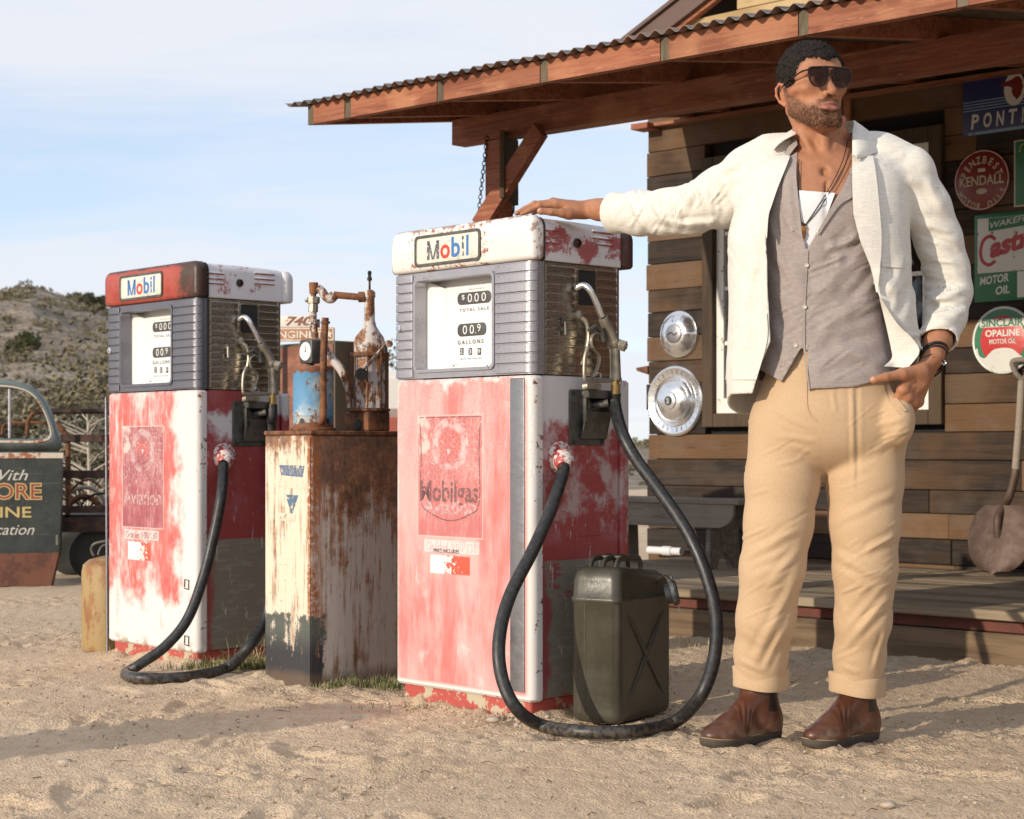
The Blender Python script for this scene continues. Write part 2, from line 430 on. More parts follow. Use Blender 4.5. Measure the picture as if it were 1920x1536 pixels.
# ================================================================ ground
def build_ground():
    def ax(a, b, st, far, k):
        m = np.arange(a, b, st); e = [];  d = st; x = 0
        for _ in range(k):
            d *= 1.42; x += d; e.append(x)
            if x > far: break
        e = np.array(e); return np.concatenate([(a-e)[::-1], m, b+e-st])
    xs = ax(-2.9, 2.9, .0125, 1400, 60); ys = ax(3.25, 9.6, .0145, 1400, 60)
    X, Y = np.meshgrid(xs, ys); P = np.stack([X.ravel(), Y.ravel(), np.zeros(X.size)], 1)
    near = np.clip(1-np.maximum(np.abs(P[:, 0])-2.8, 0)/1.2, 0, 1)*np.clip(1-np.maximum(P[:, 1]-9.2, 0)/2.5, 0, 1)*np.clip((P[:, 1]-2.0)/.8, 0, 1)
    z = .010*fbm(P*1.1+3, 3)*np.clip(1-np.abs(P[:, 0])/60, 0, 1)
    rough = np.clip(.5+.9*fbm(P*1.6+40, 2), .12, 1)
    z += near*rough*(.0105*fbm(P*9+7, 4)+.0058*fbm(P*34+1, 2))
    z += near*.0040*vnoise(P*66)
    q = P @ np.array([[.95, .31, 0], [-.31, .95, 0], [0, 0, 1]])
    z -= near*.010*np.clip(1-np.abs(fbm(q*np.array([4.0, 11, 1])+9, 3))*6, 0, 1)*rough
    R = random.Random(3)
    for i in range(78):                                        # footprints: a sole-shaped dent with a pushed-up rim and tread
        cx, cy = R.uniform(-2.3, 2.6), R.uniform(3.35, 6.6); a = R.uniform(-.6, .6)+R.choice([.3, 1.1, 2.6]); L, w = R.uniform(.11, .15), R.uniform(.042, .055)
        dx, dy = P[:, 0]-cx, P[:, 1]-cy; m = (np.abs(dx) < .26) & (np.abs(dy) < .26)
        u = dx[m]*math.cos(a)+dy[m]*math.sin(a); v = -dx[m]*math.sin(a)+dy[m]*math.cos(a)
        d = np.sqrt((u/L)**2+(v/(w*(1-.22*np.cos(u/L*2.2+.6))))**2); dep = R.uniform(.007, .015)
        z[m] += -dep*np.clip((1.0-d)*4, 0, 1)+dep*.75*np.exp(-((d-1.22)/.17)**2)+np.where(d < .95, .0016*np.sin(u*2*math.pi/.016), 0)*R.choice([0, 1])
    for (x0, y0, x1, y1) in ((-2.6, 3.9, .1, 4.35), (.3, 3.6, 2.6, 4.1), (-2.8, 5.2, -1.3, 4.5), (1.5, 4.6, 2.8, 4.8), (-2.7, 3.55, -.9, 3.7)):   # tyre marks
        d = np.array([x1-x0, y1-y0]); L = np.linalg.norm(d); d /= L
        u = (P[:, 0]-x0)*d[0]+(P[:, 1]-y0)*d[1]; v = -(P[:, 0]-x0)*d[1]+(P[:, 1]-y0)*d[0]+.05*np.sin(u*1.7)
        m = (u > 0) & (u < L); e = np.clip((.075-np.abs(v))*60, 0, 1)*m*np.clip(.4+fbm(P*5+2, 2)*1.6, 0, 1)
        z += e*(-.003+.0022*np.sin((u+np.abs(v)*.8)*2*math.pi/.028))+m*.004*np.exp(-((np.abs(v)-.09)/.014)**2)*(e.max() > 0)
    for (x, y, r) in ((-.16, 5.45, .20), (-1.4, 6.75, .28), (.88, 4.72, .20), (1.15, 4.72, .2)):
        z -= 0
    def rect(cx, cy, rz, hx, hy, hgt, wd):
        c_, n_ = math.cos(-rz), math.sin(-rz); dx, dy = P[:, 0]-cx, P[:, 1]-cy; u, v = np.abs(dx*c_-dy*n_)-hx, np.abs(dx*n_+dy*c_)-hy
        d = np.hypot(np.maximum(u, 0), np.maximum(v, 0)); return hgt*np.exp(-(d/wd)**2)*np.clip(.55+.9*fbm(P*14+cx*9, 3), .1, 1.4)
    rzp = math.atan2(-.733, .68)
    for cx, cy, rz, hx, hy, hgt, wd in ((-.003, 5.634, rzp, .30, .20, .020, .07), (-1.233, 6.914, rzp, .30, .20, .022, .08), (-.563, 6.22, rzp, .13, .28, .020, .07), (.318, 5.27, math.radians(-32), .08, .17, .010, .04),
            (.63, 4.81, math.radians(40), .14, .035, .012, .035), (.90, 4.80, math.radians(40), .14, .035, .012, .035)):
        z += rect(cx, cy, rz, hx, hy, hgt, wd)
    P[:, 2] = z-.004
    nx, ny = len(xs), len(ys); i = np.arange((nx-1)*(ny-1)); r, c = i//(nx-1), i % (nx-1); a = r*nx+c
    Fc = np.stack([a, a+1, a+nx+1, a+nx], 1)
    def b(g):
        g.co(); n1 = g.noise(1.3, 5, .6); n2 = g.noise(14, 5, .7); n3 = g.noise(170, 3, .6); st = g.vor(95); st2 = g.vor(210)
        c = g.mix(g.ss(n1, .35, .65), (.54, .395, .255), (.62, .47, .315)); c = g.mix(g.ss(n2, .42, .66)*.6, c, (.46, .33, .21))
        c = g.mix(g.ss(n3, .50, .66)*.5, c, (.62, .50, .38)); c = g.mix(g.ss(st, .20, .10)*.55, c, (.66, .56, .45))
        c = g.mix(g.ss(g.vor(70), .13, .07)*.6, c, (.24, .17, .12))
        return dict(color=c, rough=.95, bump=(n2*.4+n3*.35-st*.45-st2*.3, .0065))
    return npmesh('ground', P, Fc, mat('sand', b), kind='structure')
ground = build_ground()

def ico(sub=0):
    import bmesh
    bm = bmesh.new(); bmesh.ops.create_icosphere(bm, subdivisions=max(sub, 1), radius=1)
    V = np.array([v.co[:] for v in bm.verts]); Fc = np.array([[v.index for v in f.verts] for f in bm.faces]); bm.free(); return V, Fc
def scatter(name, pts, sizes, m, seed=1, flat=.7, **k):
    V, Fc = ico(1); R = np.random.RandomState(seed); vs, fs, n = [], [], 0
    for p, s in zip(pts, sizes):
        a = R.uniform(0, 6.28); c, sn = math.cos(a), math.sin(a); q = V*(1+R.uniform(-.28, .28, (len(V), 1)))*np.array([1, R.uniform(.6, 1), flat*R.uniform(.6, 1)])
        q = q @ np.array([[c, sn, 0], [-sn, c, 0], [0, 0, 1]])*s+np.array(p); vs.append(q); fs.append(Fc+n); n += len(V)
    return npmesh(name, np.concatenate(vs), np.concatenate(fs), m, smooth=False, **k)
M_stone = mat('pebble_stone', lambda g: dict(color=g.mix(g.ss(g.noise(9, 3), .4, .6), (.30, .22, .15), (.50, .42, .34)), rough=.9, bump=(g.noise(200, 4), .002)))
R = random.Random(11); pp, ss_ = [], []
for i in range(9000):
    y = 3.3+5.0*R.random()**1.3; x = R.uniform(-.34, .34)*y*1.15; s = .0018+.0050*R.random()**3
    pp.append((x, y, .001)); ss_.append(s)
for (cx, cy, sd, n, smx) in ((-.05, 5.27, .10, 30, .011), (-.32, 5.5, .07, 22, .010), (.10, 5.2, .12, 24, .012), (-.72, 5.85, .10, 20, .008), (-1.35, 6.5, .12, 16, .011), (.5, 5.25, .06, 10, .007)):
    for i in range(n): pp.append((R.gauss(cx, sd), R.gauss(cy, sd*.4), .002)); ss_.append(R.uniform(.003, smx))
scatter('pebbles', pp, ss_, M_stone, 5, kind='stuff')
for i, (px, py, s, lb) in enumerate(((830, 1282, .024, 'small pinkish stone in the sand between the rusty cabinet and the near fuel pump'), (925, 1352, .018, 'small flat stone lying on open sand before the near fuel pump'),
        (1300//1*1-650, 1366, .014, 'small pale stone on open sand in front of the rusty cabinet'), (1665, 1512, .015, 'pale stone nearest the bottom edge of the photo, ahead of the boots'), (120, 1432, .016, 'small grey stone on sand at the lower left'))):
    p = gnd(px, py); V, Fc = ico(2); Rn = np.random.RandomState(i)
    V = V*(1+.16*fbm(V*1.7+i*5, 2)[:, None])*np.array([1.3, .9, .62]); o = npmesh('stone', V*s, Fc, M_stone, smooth=False, label=lb, cat='stone'); o.location = (p.x, p.y, s*.25)

M_stick = mat('dead_stick', lambda g: dict(color=g.mix(g.noise(30, 2), (.10, .065, .04), (.22, .16, .10)), rough=.9))
R = random.Random(17); tb_ = MB()
for i in range(190):
    y = 3.4+4.2*R.random()**1.2; x = R.uniform(-.33, .33)*y*1.1; a = R.uniform(0, 6.28); l = R.uniform(.012, .05); b_ = R.uniform(-.5, .5)
    tb_.tube([(x, y, .002), (x+math.cos(a)*l*.5, y+math.sin(a)*l*.5, .004+R.uniform(0, .004)), (x+math.cos(a+b_)*l, y+math.sin(a+b_)*l, .002)], [.0011, .0013, .0007], 4)
tb_.obj('dry_twigs', M_stick, kind='stuff')

# ================================================================ hill and far scrub
def hill_z(X, Y):
    r = np.hypot(X, Y); pxx = 960+F*X/np.maximum(Y, 1)
    cr = np.interp(pxx, [-2500, -1200, -300, 0, 60, 130, 210, 400, 600, 740, 1190, 1700, 2600, 5000], [.05, .085, .098, .0945, .0965, .0915, .0855, .070, .054, .044, .017, .013, .02, .02])
    t = np.clip((r-34)/(118-34), 0, 1); s = t*t*(3-2*t)*.55+t*.45
    P = np.stack([X, Y, X*0], -1).reshape(-1, 3)
    cr = cr-.013
    n = (fbm(P*.045, 4)*1.3*np.clip(t*2.0*(1.15-t), 0, 1).ravel()+fbm(P*.3+5, 3)*.35*np.clip(t*3, 0, 1).ravel()).reshape(X.shape)
    z = cr*118*s+n*cr/.09+HC*np.clip(t*2, 0, 1); over = np.clip((r-122)/80, 0, 1); return z*(1-over)-.3*(1-t)*0
az = np.radians(np.linspace(-42, 42, 420)); rr_ = np.concatenate([np.linspace(30, 124, 190), np.linspace(126, 230, 20)])
A, Rr = np.meshgrid(az, rr_); X = np.sin(A)*Rr; Y = np.cos(A)*Rr; Z = hill_z(X, Y)-.05
nx, ny = len(az), len(rr_); i = np.arange((nx-1)*(ny-1)); r, c = i//(nx-1), i % (nx-1); a = r*nx+c
def _hill(g):
    g.co(); n = g.noise(.35, 6, .65); n2 = g.noise(2.2, 5, .7)
    c = g.mix(g.ss(n, .4, .62), (.26, .20, .145), (.38, .31, .235)); c = g.mix(g.ss(n2, .46, .60)*.75, c, (.10, .085, .062))
    c = g.mix(g.ss(g.noise(5, 4, .7), .60, .68)*.5, c, (.42, .34, .26))
    return dict(color=c, rough=1.0, bump=(n2*.7+n*.5, .5))
npmesh('hill', np.stack([X, Y, Z], -1).reshape(-1, 3), np.stack([a, a+1, a+nx+1, a+nx], 1), mat('hill_earth', _hill), kind='structure')

def leaf_mat(name, c0, c1, c2):
    def b(g):
        g.co(); n = g.noise(2.2, 3, .6); n2 = g.noise(17, 2)
        c = g.mix(g.ss(n, .35, .65), c0, c1); c = g.mix(g.ss(n2, .52, .68)*.7, c, c2)
        return dict(color=c, rough=.85, spec=.2)
    return mat(name, b)
M_scrub = leaf_mat('scrub_leaves', (.135, .112, .064), (.215, .185, .115), (.29, .255, .17))
M_green = leaf_mat('green_leaves', (.045, .052, .022), (.085, .090, .038), (.13, .125, .055))
M_grey = leaf_mat('sage_leaves', (.17, .165, .125), (.24, .23, .175), (.32, .31, .25))
M_twig = mat('grey_twigs', lambda g: dict(color=g.mix(g.noise(20, 3), (.13, .10, .075), (.24, .20, .16)), rough=.9))
M_pale = mat('bleached_twigs', lambda g: dict(color=(.46, .41, .34), rough=.9))
def clump(nl, rx, ry, rz, size, seed, lobes=7, tall=1.8):
    """leaf-sized faces spread through a few overlapping lobes"""
    R = np.random.RandomState(seed); L = [(R.uniform(-.62, .62)*rx, R.uniform(-.62, .62)*ry, R.uniform(.15, .85)*rz, R.uniform(.28, .52)) for _ in range(lobes)]
    k = R.randint(0, lobes, nl); C0 = np.array([l[:3] for l in L])[k]; rad = np.array([l[3] for l in L])[k]
    d = R.normal(size=(nl, 3)); d /= np.linalg.norm(d, axis=1)[:, None]; d *= (R.uniform(.35, 1.12, nl)**.6)[:, None]
    P = C0+d*rad[:, None]*np.array([rx, ry, rz*.9]); P[:, 2] = np.abs(P[:, 2])
    u = R.normal(size=(nl, 3)); u[:, 2] *= .6; u[:, 2] += .5; u /= np.linalg.norm(u, axis=1)[:, None]; w = np.cross(u, R.normal(size=(nl, 3))); w /= np.linalg.norm(w, axis=1)[:, None]
    s = size*R.uniform(.5, 1.3, (nl, 1)); a, b_, c_, d_ = P-w*s*.5, P+u*s*tall*.5-w*s*.1, P+w*s*.5, P-u*s*tall*.5
    V = np.stack([a, b_, c_, d_], 1).reshape(-1, 3); return V, np.arange(nl*4).reshape(-1, 4)
def bush(p, rx, ry, rz, n, size, m, seed, label, group=None, name='desert_bush', twigs=26, mt=None):
    e = empty(name, p, label=label, cat='bush', group=group)
    V, Fc = clump(n, rx, ry, rz, size, seed); npmesh('foliage', V, Fc, m, e, smooth=False)
    R = random.Random(seed); b = MB()
    for i in range(twigs):
        a = R.uniform(0, 6.28); q = R.uniform(.3, .95); e1 = (math.cos(a)*rx*q, math.sin(a)*ry*q, rz*R.uniform(.5, 1.12)); mid = tuple(c_*.45+R.uniform(-.06, .06)*rx for c_ in e1)
        b.tube([(e1[0]*.05, e1[1]*.05, -.05), mid, e1], [.016, .009, .003], 4)
    b.obj('stem', mt or M_twig, e); return e
# hillside scrub nobody could count
R = np.random.RandomState(4); Vs, Fs, n = [], [], 0; protos = [clump(60, 1, 1, .75, .26, s, 5, 1.2) for s in range(8)]
for i in range(2500):
    a_ = math.radians(R.uniform(-17.5, 17)); r_ = 36+84*R.random_sample()**.8
    if a_ > math.radians(-6) and R.random_sample() < .7: continue
    x, y = math.sin(a_)*r_, math.cos(a_)*r_; s = (.16+.40*R.random_sample()**2.6)*(.8+r_/240); V, Fc = protos[i % 8]; zz = float(hill_z(np.array([[x]]), np.array([[y]]))[0, 0])
    Vs.append(V*s+np.array([x, y, zz-.08])); Fs.append(Fc+n); n += len(V)
npmesh('hillside_scrub', np.concatenate(Vs), np.concatenate(Fs), M_scrub, smooth=False, kind='stuff')
def hillpt(px, r_):
    a_ = math.atan((px-960)/F); x, y = math.sin(a_)*r_, math.cos(a_)*r_; return (x, y, float(hill_z(np.array([[x]]), np.array([[y]]))[0, 0])-.1)
bush(hillpt(66, 117), 1.05, 1.0, .8, 1100, .14, M_green, 21, 'round dark bush on the skyline of the hill, furthest left', 'bushes standing out on the hill')
bush(hillpt(150, 113), 1.2, 1.0, 1.0, 1100, .14, M_green, 22, 'bush on the hill crest just left of the far fuel pump, below the skyline', 'bushes standing out on the hill')
bush(hillpt(38, 72), 1.0, .9, .85, 1300, .09, M_green, 23, 'dark green bush low on the hillside above the truck cab window', 'bushes standing out on the hill')
bush(hillpt(176, 96), .85, .8, .8, 900, .12, M_green, 24, 'small dark bush halfway up the hill beside the far fuel pump', 'bushes standing out on the hill')
# bushes behind the truck
M_brush = M_scrub
BB = [(-40, 17.5, 1.5, 1.25, M_scrub), (60, 19, 1.6, 1.2, M_scrub), (150, 16.5, 1.25, 1.15, M_grey), (215, 18, 1.3, 1.35, M_scrub), (110, 22, 1.7, 1.45, M_scrub), (-10, 24, 1.9, 1.6, M_scrub),
      (205, 23, 1.5, 1.65, M_scrub), (165, 14.2, .7, .70, M_grey), (90, 14.8, .9, .8, M_scrub), (300, 20, 1.8, 1.9, M_scrub), (730, 24, 1.7, 2.0, M_scrub), (-170, 19, 1.8, 1.9, M_scrub)]
LB = ['olive scrub bush at the left edge behind the truck cab roof', 'olive scrub bush seen through the truck door window', 'silvery grey bush above the truck bed rails, nearest the far pump', 'olive bush whose edge touches the far fuel pump',
      'taller loose bush behind the truck door bushes', 'tall pale scrub rising behind the cab roof at the left edge', 'tall bush behind the stake rails by the far pump', 'low silvery bush under the middle bed rail beside the far pump', 'low brushy scrub behind the truck bed',
      'bush mostly hidden behind the far fuel pump', 'dark bush peeking out between the hand pump and the near fuel pump', 'bush beyond the left edge behind the truck']
for i, ((px, Yd, rx, rz, m), lb) in enumerate(zip(BB, LB)):
    bush(((px-960)/F*Yd, Yd, -.05), rx, rx*.8, rz*1.0, 11500 if i != 10 else 7000, .022+.0008*Yd, m, 40+i, lb, 'scrub bushes behind the truck', twigs=46)
def dead_shrub(p, h, seed, label):
    R = random.Random(seed); e = empty('dead_sapling', p, label=label, cat='dead sapling'); b = MB(); b.tube([(0, 0, -.05), (.02, 0, h*.5), (.0, 0, h)], [.022, .014, .004], 6); b.obj('trunk', M_pale, e); b = MB()
    for i in range(54):
        z = h*R.uniform(.12, .97); a = R.uniform(0, 6.28); L = (h-z)*.34+.12; d = Vector((math.cos(a), math.sin(a)*.6, R.uniform(.25, .7)))
        b.tube([(0.01, 0, z), Vector((0, 0, z))+d*L*.5, Vector((R.uniform(-.04, .04), 0, z))+d*L], [.007, .005, .002], 4)
    b.obj('branches', M_pale, e)
dead_shrub(((163-960)/F*13.3, 13.3, 0), 1.12, 1, 'bleached leafless sapling standing behind the truck bed rails')

# ================================================================ the building
BLD = Vector((.79, 10.14, 0)); BRZ = math.atan2(-.6923, .7216)
bld = empty('wooden_building', BLD, BRZ, label='weathered brown plank building with a porch under a red timber roof', cat='building')
def hit(loc, rz, px, py, axis, val):
    """local point where the sight line of a photo pixel meets the plane axis = val of a frame"""
    c, s = math.cos(-rz), math.sin(-rz)
    o = (-loc[0], -loc[1]); d = ((px-960)/F, 1.0)
    ol = (o[0]*c-o[1]*s, o[0]*s+o[1]*c, HC-loc[2]); dl = (d[0]*c-d[1]*s, d[0]*s+d[1]*c, (YH-py)/F)
    i = 'xyz'.index(axis); t = (val-ol[i])/dl[i]; return Vector((ol[0]+dl[0]*t, ol[1]+dl[1]*t, ol[2]+dl[2]*t))
def bw(px, py, y=0.0): return hit(BLD, BRZ, px, py, 'y', y)
WX0, WX1, WZ0, WZ1 = .42, 1.92, .93, 2.43; ZD = .208; WTOP = 2.74
R = random.Random(5)
bk = MB(); bk.box(.03, WX0, .035, .08, ZD, 3.05); bk.box(WX1, 9.0, .035, .08, ZD, 3.05); bk.box(WX0, WX1, .035, .08, ZD, WZ0); bk.box(WX0, WX1, .035, .08, WZ1, 3.05)
bk.obj('wall_backing', M_dark, bld)
z = ZD-.12; row = 0
while z < WTOP:
    h = R.choice([.118, .128, .14, .15]); z1 = min(z+h, WTOP+.02); segs = []
    x = R.uniform(-.012, .012); xs_ = [x]
    while x < 9.0: x += R.uniform(.7, 2.3); xs_.append(min(x, 9.0))
    for xa, xb in zip(xs_, xs_[1:]):
        parts = [(xa, xb)]
        if z1 > WZ0 and z < WZ1: parts = [(xa, min(xb, WX0)), (max(xa, WX1), xb)]
        for pa, pb in parts:
            if pb-pa < .03: continue
            zz0, zz1 = z, z1
            pr = R.uniform(-.004, .005)
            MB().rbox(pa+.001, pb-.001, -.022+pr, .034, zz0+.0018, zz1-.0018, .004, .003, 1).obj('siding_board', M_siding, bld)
    z = z1
# other walls and main roof
sw = MB(); sw.box(0.0, .03, .08, 4.2, 0, 3.02); sw.box(8.97, 9.0, .08, 4.2, 0, 3.02); sw.box(.03, 8.97, 4.17, 4.2, 0, 3.02); sw.obj('side_walls', M_siding, bld)
MB().box(.03, 8.97, .08, 4.17, .12, .2).obj('interior_floor', M_dark, bld)
GE = 3.10; GS = .44; XR = 4.5
zr = 2.76
while zr < GE+GS*XR:
    z1 = zr+.155; xa = max(0.0, (zr+.155-GE)/GS)
    if 9-2*xa > .1:
        cuts = [xa, R.uniform(.8, 2.2)+xa*.5, R.uniform(3.2, 5.5), 9-xa]
        for a_, b_ in zip(cuts, cuts[1:]):
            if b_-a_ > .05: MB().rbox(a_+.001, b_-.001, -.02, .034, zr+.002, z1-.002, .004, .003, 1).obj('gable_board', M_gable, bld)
    zr = z1
M_trim = mat('maroon_trim', lambda g: dict(color=g.mix(g.noise(12, 4), (.085, .045, .036), (.12, .065, .05)), rough=.5))
for sgn in (0, 1):
    xe = -.22 if sgn == 0 else 6.22; ze = GE+GS*(-.22); X_ = lambda q: q if sgn == 0 else 9-q
    t = MB(); t.poly([(X_(-.22), -.10, ze-.02), (X_(-.22), -.10, ze+.09), (4.5, -.10, GE+GS*4.5+.09), (4.5, -.10, GE+GS*4.5-.02)], (0, .03, 0)); t.obj('rake_trim', M_trim, bld)
    t = MB(); t.poly([(X_(-.19), -.068, ze-.035), (X_(-.19), -.068, ze+.01), (4.5, -.068, GE+GS*4.5+.01), (4.5, -.068, GE+GS*4.5-.035)], (0, .04, 0)); t.obj('rake_board', M_red, bld)
    t = MB(); t.poly([(X_(-.24), -.12, ze+.092), (X_(-.24), -.12, ze+.115), (4.5, -.12, GE+GS*4.5+.115), (4.5, -.12, GE+GS*4.5+.092)], (0, 4.4, 0)); t.obj('main_roof', M_trim, bld)
# window
win = MB(); cw = .075
for (a_, b_, c_, d_) in ((WX0, WX0+cw, WZ0, WZ1), (WX1-cw, WX1, WZ0, WZ1), (WX0+cw, WX1-cw, WZ1-cw, WZ1), (WX0+cw, WX1-cw, WZ0, WZ0+cw)):
    win.rbox(a_, b_, -.052, .03, c_, d_, .004, .004, 1)
M_casing = wood('casing_wood', (.030, .019, .011), (.062, .038, .020), (.085, .054, .028), gs=(30, 30, 2.5), var=.1, knots=False)
win = win.obj('window', M_casing, bld)
sash = MB(); s0, s1, t0, t1 = WX0+cw, WX1-cw, WZ0+cw, WZ1-cw
for (a_, b_, c_, d_) in ((s0, s0+.052, t0, t1), (s1-.052, s1, t0, t1), (s0+.052, s1-.052, t0, t0+.085), (s0+.052, s1-.052, t1-.05, t1)):
    sash.rbox(a_, b_, -.018, .022, c_, d_, .003, .003, 1)
sash.obj('sash', M_white, win)
gx0, gx1, gz0, gz1 = s0+.052, s1-.052, t0+.085, t1-.05; nc, nr = 3, 4; mw = .022
for i in range(1, nc):
    x = gx0+(gx1-gx0)*i/nc; MB().rbox(x-mw/2, x+mw/2, -.012, .014, gz0, gz1, .003, .002, 1).obj('muntin', M_white, win)
for j in range(1, nr):
    for i in range(nc):
        xa = gx0+(gx1-gx0)*i/nc+(mw/2 if i else 0); xb = gx0+(gx1-gx0)*(i+1)/nc-(mw/2 if i < nc-1 else 0); zz = gz0+(gz1-gz0)*j/nr
        MB().rbox(xa, xb, -.010, .013, zz-mw/2, zz+mw/2, .003, .002, 1).obj('muntin', M_white, win)
M_glass = mat('old_window_glass', lambda g: dict(color=(.75, .8, .8), rough=.03, trans=1.0, ior=1.45, bump=(g.noise(4, 2), .006)))
for j in range(nr):
    for i in range(nc):
        xa = gx0+(gx1-gx0)*i/nc; xb = gx0+(gx1-gx0)*(i+1)/nc; za = gz0+(gz1-gz0)*j/nr; zb = gz0+(gz1-gz0)*(j+1)/nr
        MB().box(xa+.012, xb-.012, .001, .004, za+.012, zb-.012).obj('pane', M_glass, win)
# a shelf of jars and a pale curtain inside the window
M_jar = mat('blue_tin', lambda g: dict(color=g.mix(g.ss(g.noise(20, 3), .45, .55), (.05, .10, .28), (.45, .47, .5)), rough=.4))
MB().box(s0, s1, .09, .30, WZ0+.06, WZ0+.082).obj('window_shelf', M_siding, bld)
for i, (px, lb, r_, h_) in enumerate(((1380, 'blue tin on the sill inside the window, left of the man', .038, .11), (1398, 'grey squat jar inside the window beside the blue tin', .045, .08))):
    p = bw(px, 745, .16); q = empty('jar' if i else 'tin_can', bld.matrix_basis @ Vector((p.x, .16, WZ0+.084)), BRZ, label=lb, cat='jar' if i else 'tin')
    MB().lathe([(r_*.9, 0), (r_, .005), (r_, h_*.85), (r_*.8, h_*.93)]).obj('container', M_jar if not i else M_bench, q); MB().lathe([(r_*.84, h_*.93), (r_*.84, h_*1.03), (r_*.7, h_*1.05)]).obj('lid', M_white if i else M_jar, q)
cu = MB(); cu.grid(lambda u, v: (s0+.05+u*.5, .12+.02*math.sin(u*26), t0+.32+v*(t1-t0-.34)), 40, 3)
tag(cu.obj('curtain', mat('curtain_cloth', lambda g: dict(color=(.42, .40, .36), rough=.9)), None), 'pale grey curtain hanging inside the building window', 'curtain'); SC.objects['curtain'].location = BLD; SC.objects['curtain'].rotation_euler = (0, 0, BRZ)
# vertical red trim on the wall behind the man's head
MB().rbox(bw(1590, 300).x, bw(1602, 300).x, -.045, -.024, 2.44, WTOP, .003, .003, 1).obj('trim_strip', M_red, bld)
# ---- porch
YD = -1.89; YF = YD-.907; PX0, PX1 = .35, 9.0
nb = 13; bwid = (0-.0-(YD-.03))/nb
for i in range(nb):
    ya = YD-.03+i*bwid; xs_ = [PX0+R.uniform(-.015, .015)]
    while xs_[-1] < PX1: xs_.append(min(xs_[-1]+R.uniform(1.6, 3.0), PX1))
    for a_, b_ in zip(xs_, xs_[1:]):
        if b_-a_ > .05: MB().rbox(a_+.0015, b_-.0015, ya+.003, ya+bwid-.003, ZD-.038, ZD+R.uniform(-.002, .002), .004, .004, 1).obj('deck_board', M_deck, bld)
MB().rbox(PX0+.02, PX1, YD+.012, YD+.045, ZD-.085, ZD-.040, .003, .003, 1).obj('red_rim_board', mat('dull_red_board', lambda g: dict(color=g.mix(g.ss(g.noise(9, 5, .7), .4, .65), (.15, .042, .028), (.10, .036, .026)), rough=.8)), bld)
for a_, b_ in ((PX0, 2.62), (2.62, 5.0), (5.0, PX1)):
    MB().rbox(a_+.002, b_-.002, YD-.012, YD+.10, -.08, ZD-.088, .008, .006, 2).obj('sill_timber', M_timber, bld)
MB().box(PX0+.05, PX1, YD+.11, -.01, -.05, ZD-.10).obj('deck_base', M_dark, bld)
SL = .150; ZF = 2.236; RX = [.32, .575, 1.16, 1.745, 2.35, 2.96, 3.57, 4.18, 4.79, 5.40, 6.01, 6.62, 7.23, 7.84, 8.45, 9.0]
tilt = lambda x: (2.34-x)*.012
def slope_board(x0, x1, ya, yb, za, h, name, m, prt=bld):
    """a member running up the roof slope from ya to yb"""
    zb = za+(yb-ya)*SL; t = MB(); dt = tilt((x0+x1)/2)
    t.loft([[(x0, ya, za+dt), (x1, ya, za+dt), (x1, ya, za+h+dt), (x0, ya, za+h+dt)], [(x0, yb, zb+dt), (x1, yb, zb+dt), (x1, yb, zb+h+dt), (x0, yb, zb+h+dt)]])
    return t.obj(name, m, prt, smooth=False)
for x in RX:
    slope_board(x, x+.040, YF+.003, -.03, ZF, .088, 'rafter', M_red)
    slope_board(x+.001, x+.039, YF-.0012, YF+.0025, ZF+.001, .086, 'rafter_end', M_rend)
for a_, b_ in zip(RX, RX[1:]):
    t = MB(); za, zb = ZF+tilt(a_+.02)+.001, ZF+tilt(b_+.02)+.001
    for (y0_, y1_) in ((YF-.004, YF+.036),):
        t.loft([[(a_+.0415, y0_, za), (a_+.0415, y1_, za), (a_+.0415, y1_, za+.087), (a_+.0415, y0_, za+.087)], [(b_-.0015, y0_, zb), (b_-.0015, y1_, zb), (b_-.0015, y1_, zb+.087), (b_-.0015, y0_, zb+.087)]])
    t.obj('blocking', M_red, bld, smooth=False)
def _roofm(g):
    g.co(); n = g.noise(7, 5, .6)
    return dict(color=g.mix(g.ss(n, .4, .65), (.16, .14, .13), (.24, .17, .13)), rough=.55, metal=.35)
M_roof = mat('corrugated_metal', _roofm)
wl = .0672; xx = RX[0]-.105; sh = 0
while xx < RX[-1]:
    xe = xx+wl*10.2; N = 84
    def rf(u, v, top=0):
        x = xx+(xe-xx)*u; y = YF-.05-.008*(sh % 2)+(2.83)*v; return (x, y, ZF+.0885+(y-YF)*SL+tilt(x)+.0095+.0095*math.sin(2*math.pi*x/wl)+.0014*(sh % 2)+top+.002*math.sin(x*9)*(1-v))
    t = MB(); t.grid(lambda u, v: rf(u, v), N, 3); k = len(t.v); t.grid(lambda u, v: rf(u, v, .0022), N, 3)
    for i in range(N-1): t.f.append((i, i+1, k+i+1, k+i)); t.mi.append(0)
    t.obj('roof_sheet', M_roof, bld, angle=60); xx += wl*10; sh += 1
# beams, posts, brace
zb = ZF+(YD-YF)*SL-.088
def tb(x0, x1, y0, y1, z0, z1, name='beam'):
    t = MB(); t.loft([[(x0, y0, z0+tilt(x0)), (x0, y1, z0+tilt(x0)), (x0, y1, z1+tilt(x0)), (x0, y0, z1+tilt(x0))], [(x1, y0, z0+tilt(x1)), (x1, y1, z0+tilt(x1)), (x1, y1, z1+tilt(x1)), (x1, y0, z1+tilt(x1))]]); return t.obj(name, M_red, bld, smooth=False)
tb(.36, 9.0, YD-.045, YD+.045, zb-.034, zb+.087)
tb(.06, 9.0, -.085, -.026, ZF+(0-.05-YF)*SL-.030, ZF+(0-.05-YF)*SL-.012, 'ledger')
tb(-.02, .10, -.14, -.026, ZF+(0-.05-YF)*SL-.045, ZF+(0-.05-YF)*SL-.012, 'plate_end')
p0 = bw(935, 405, YD)
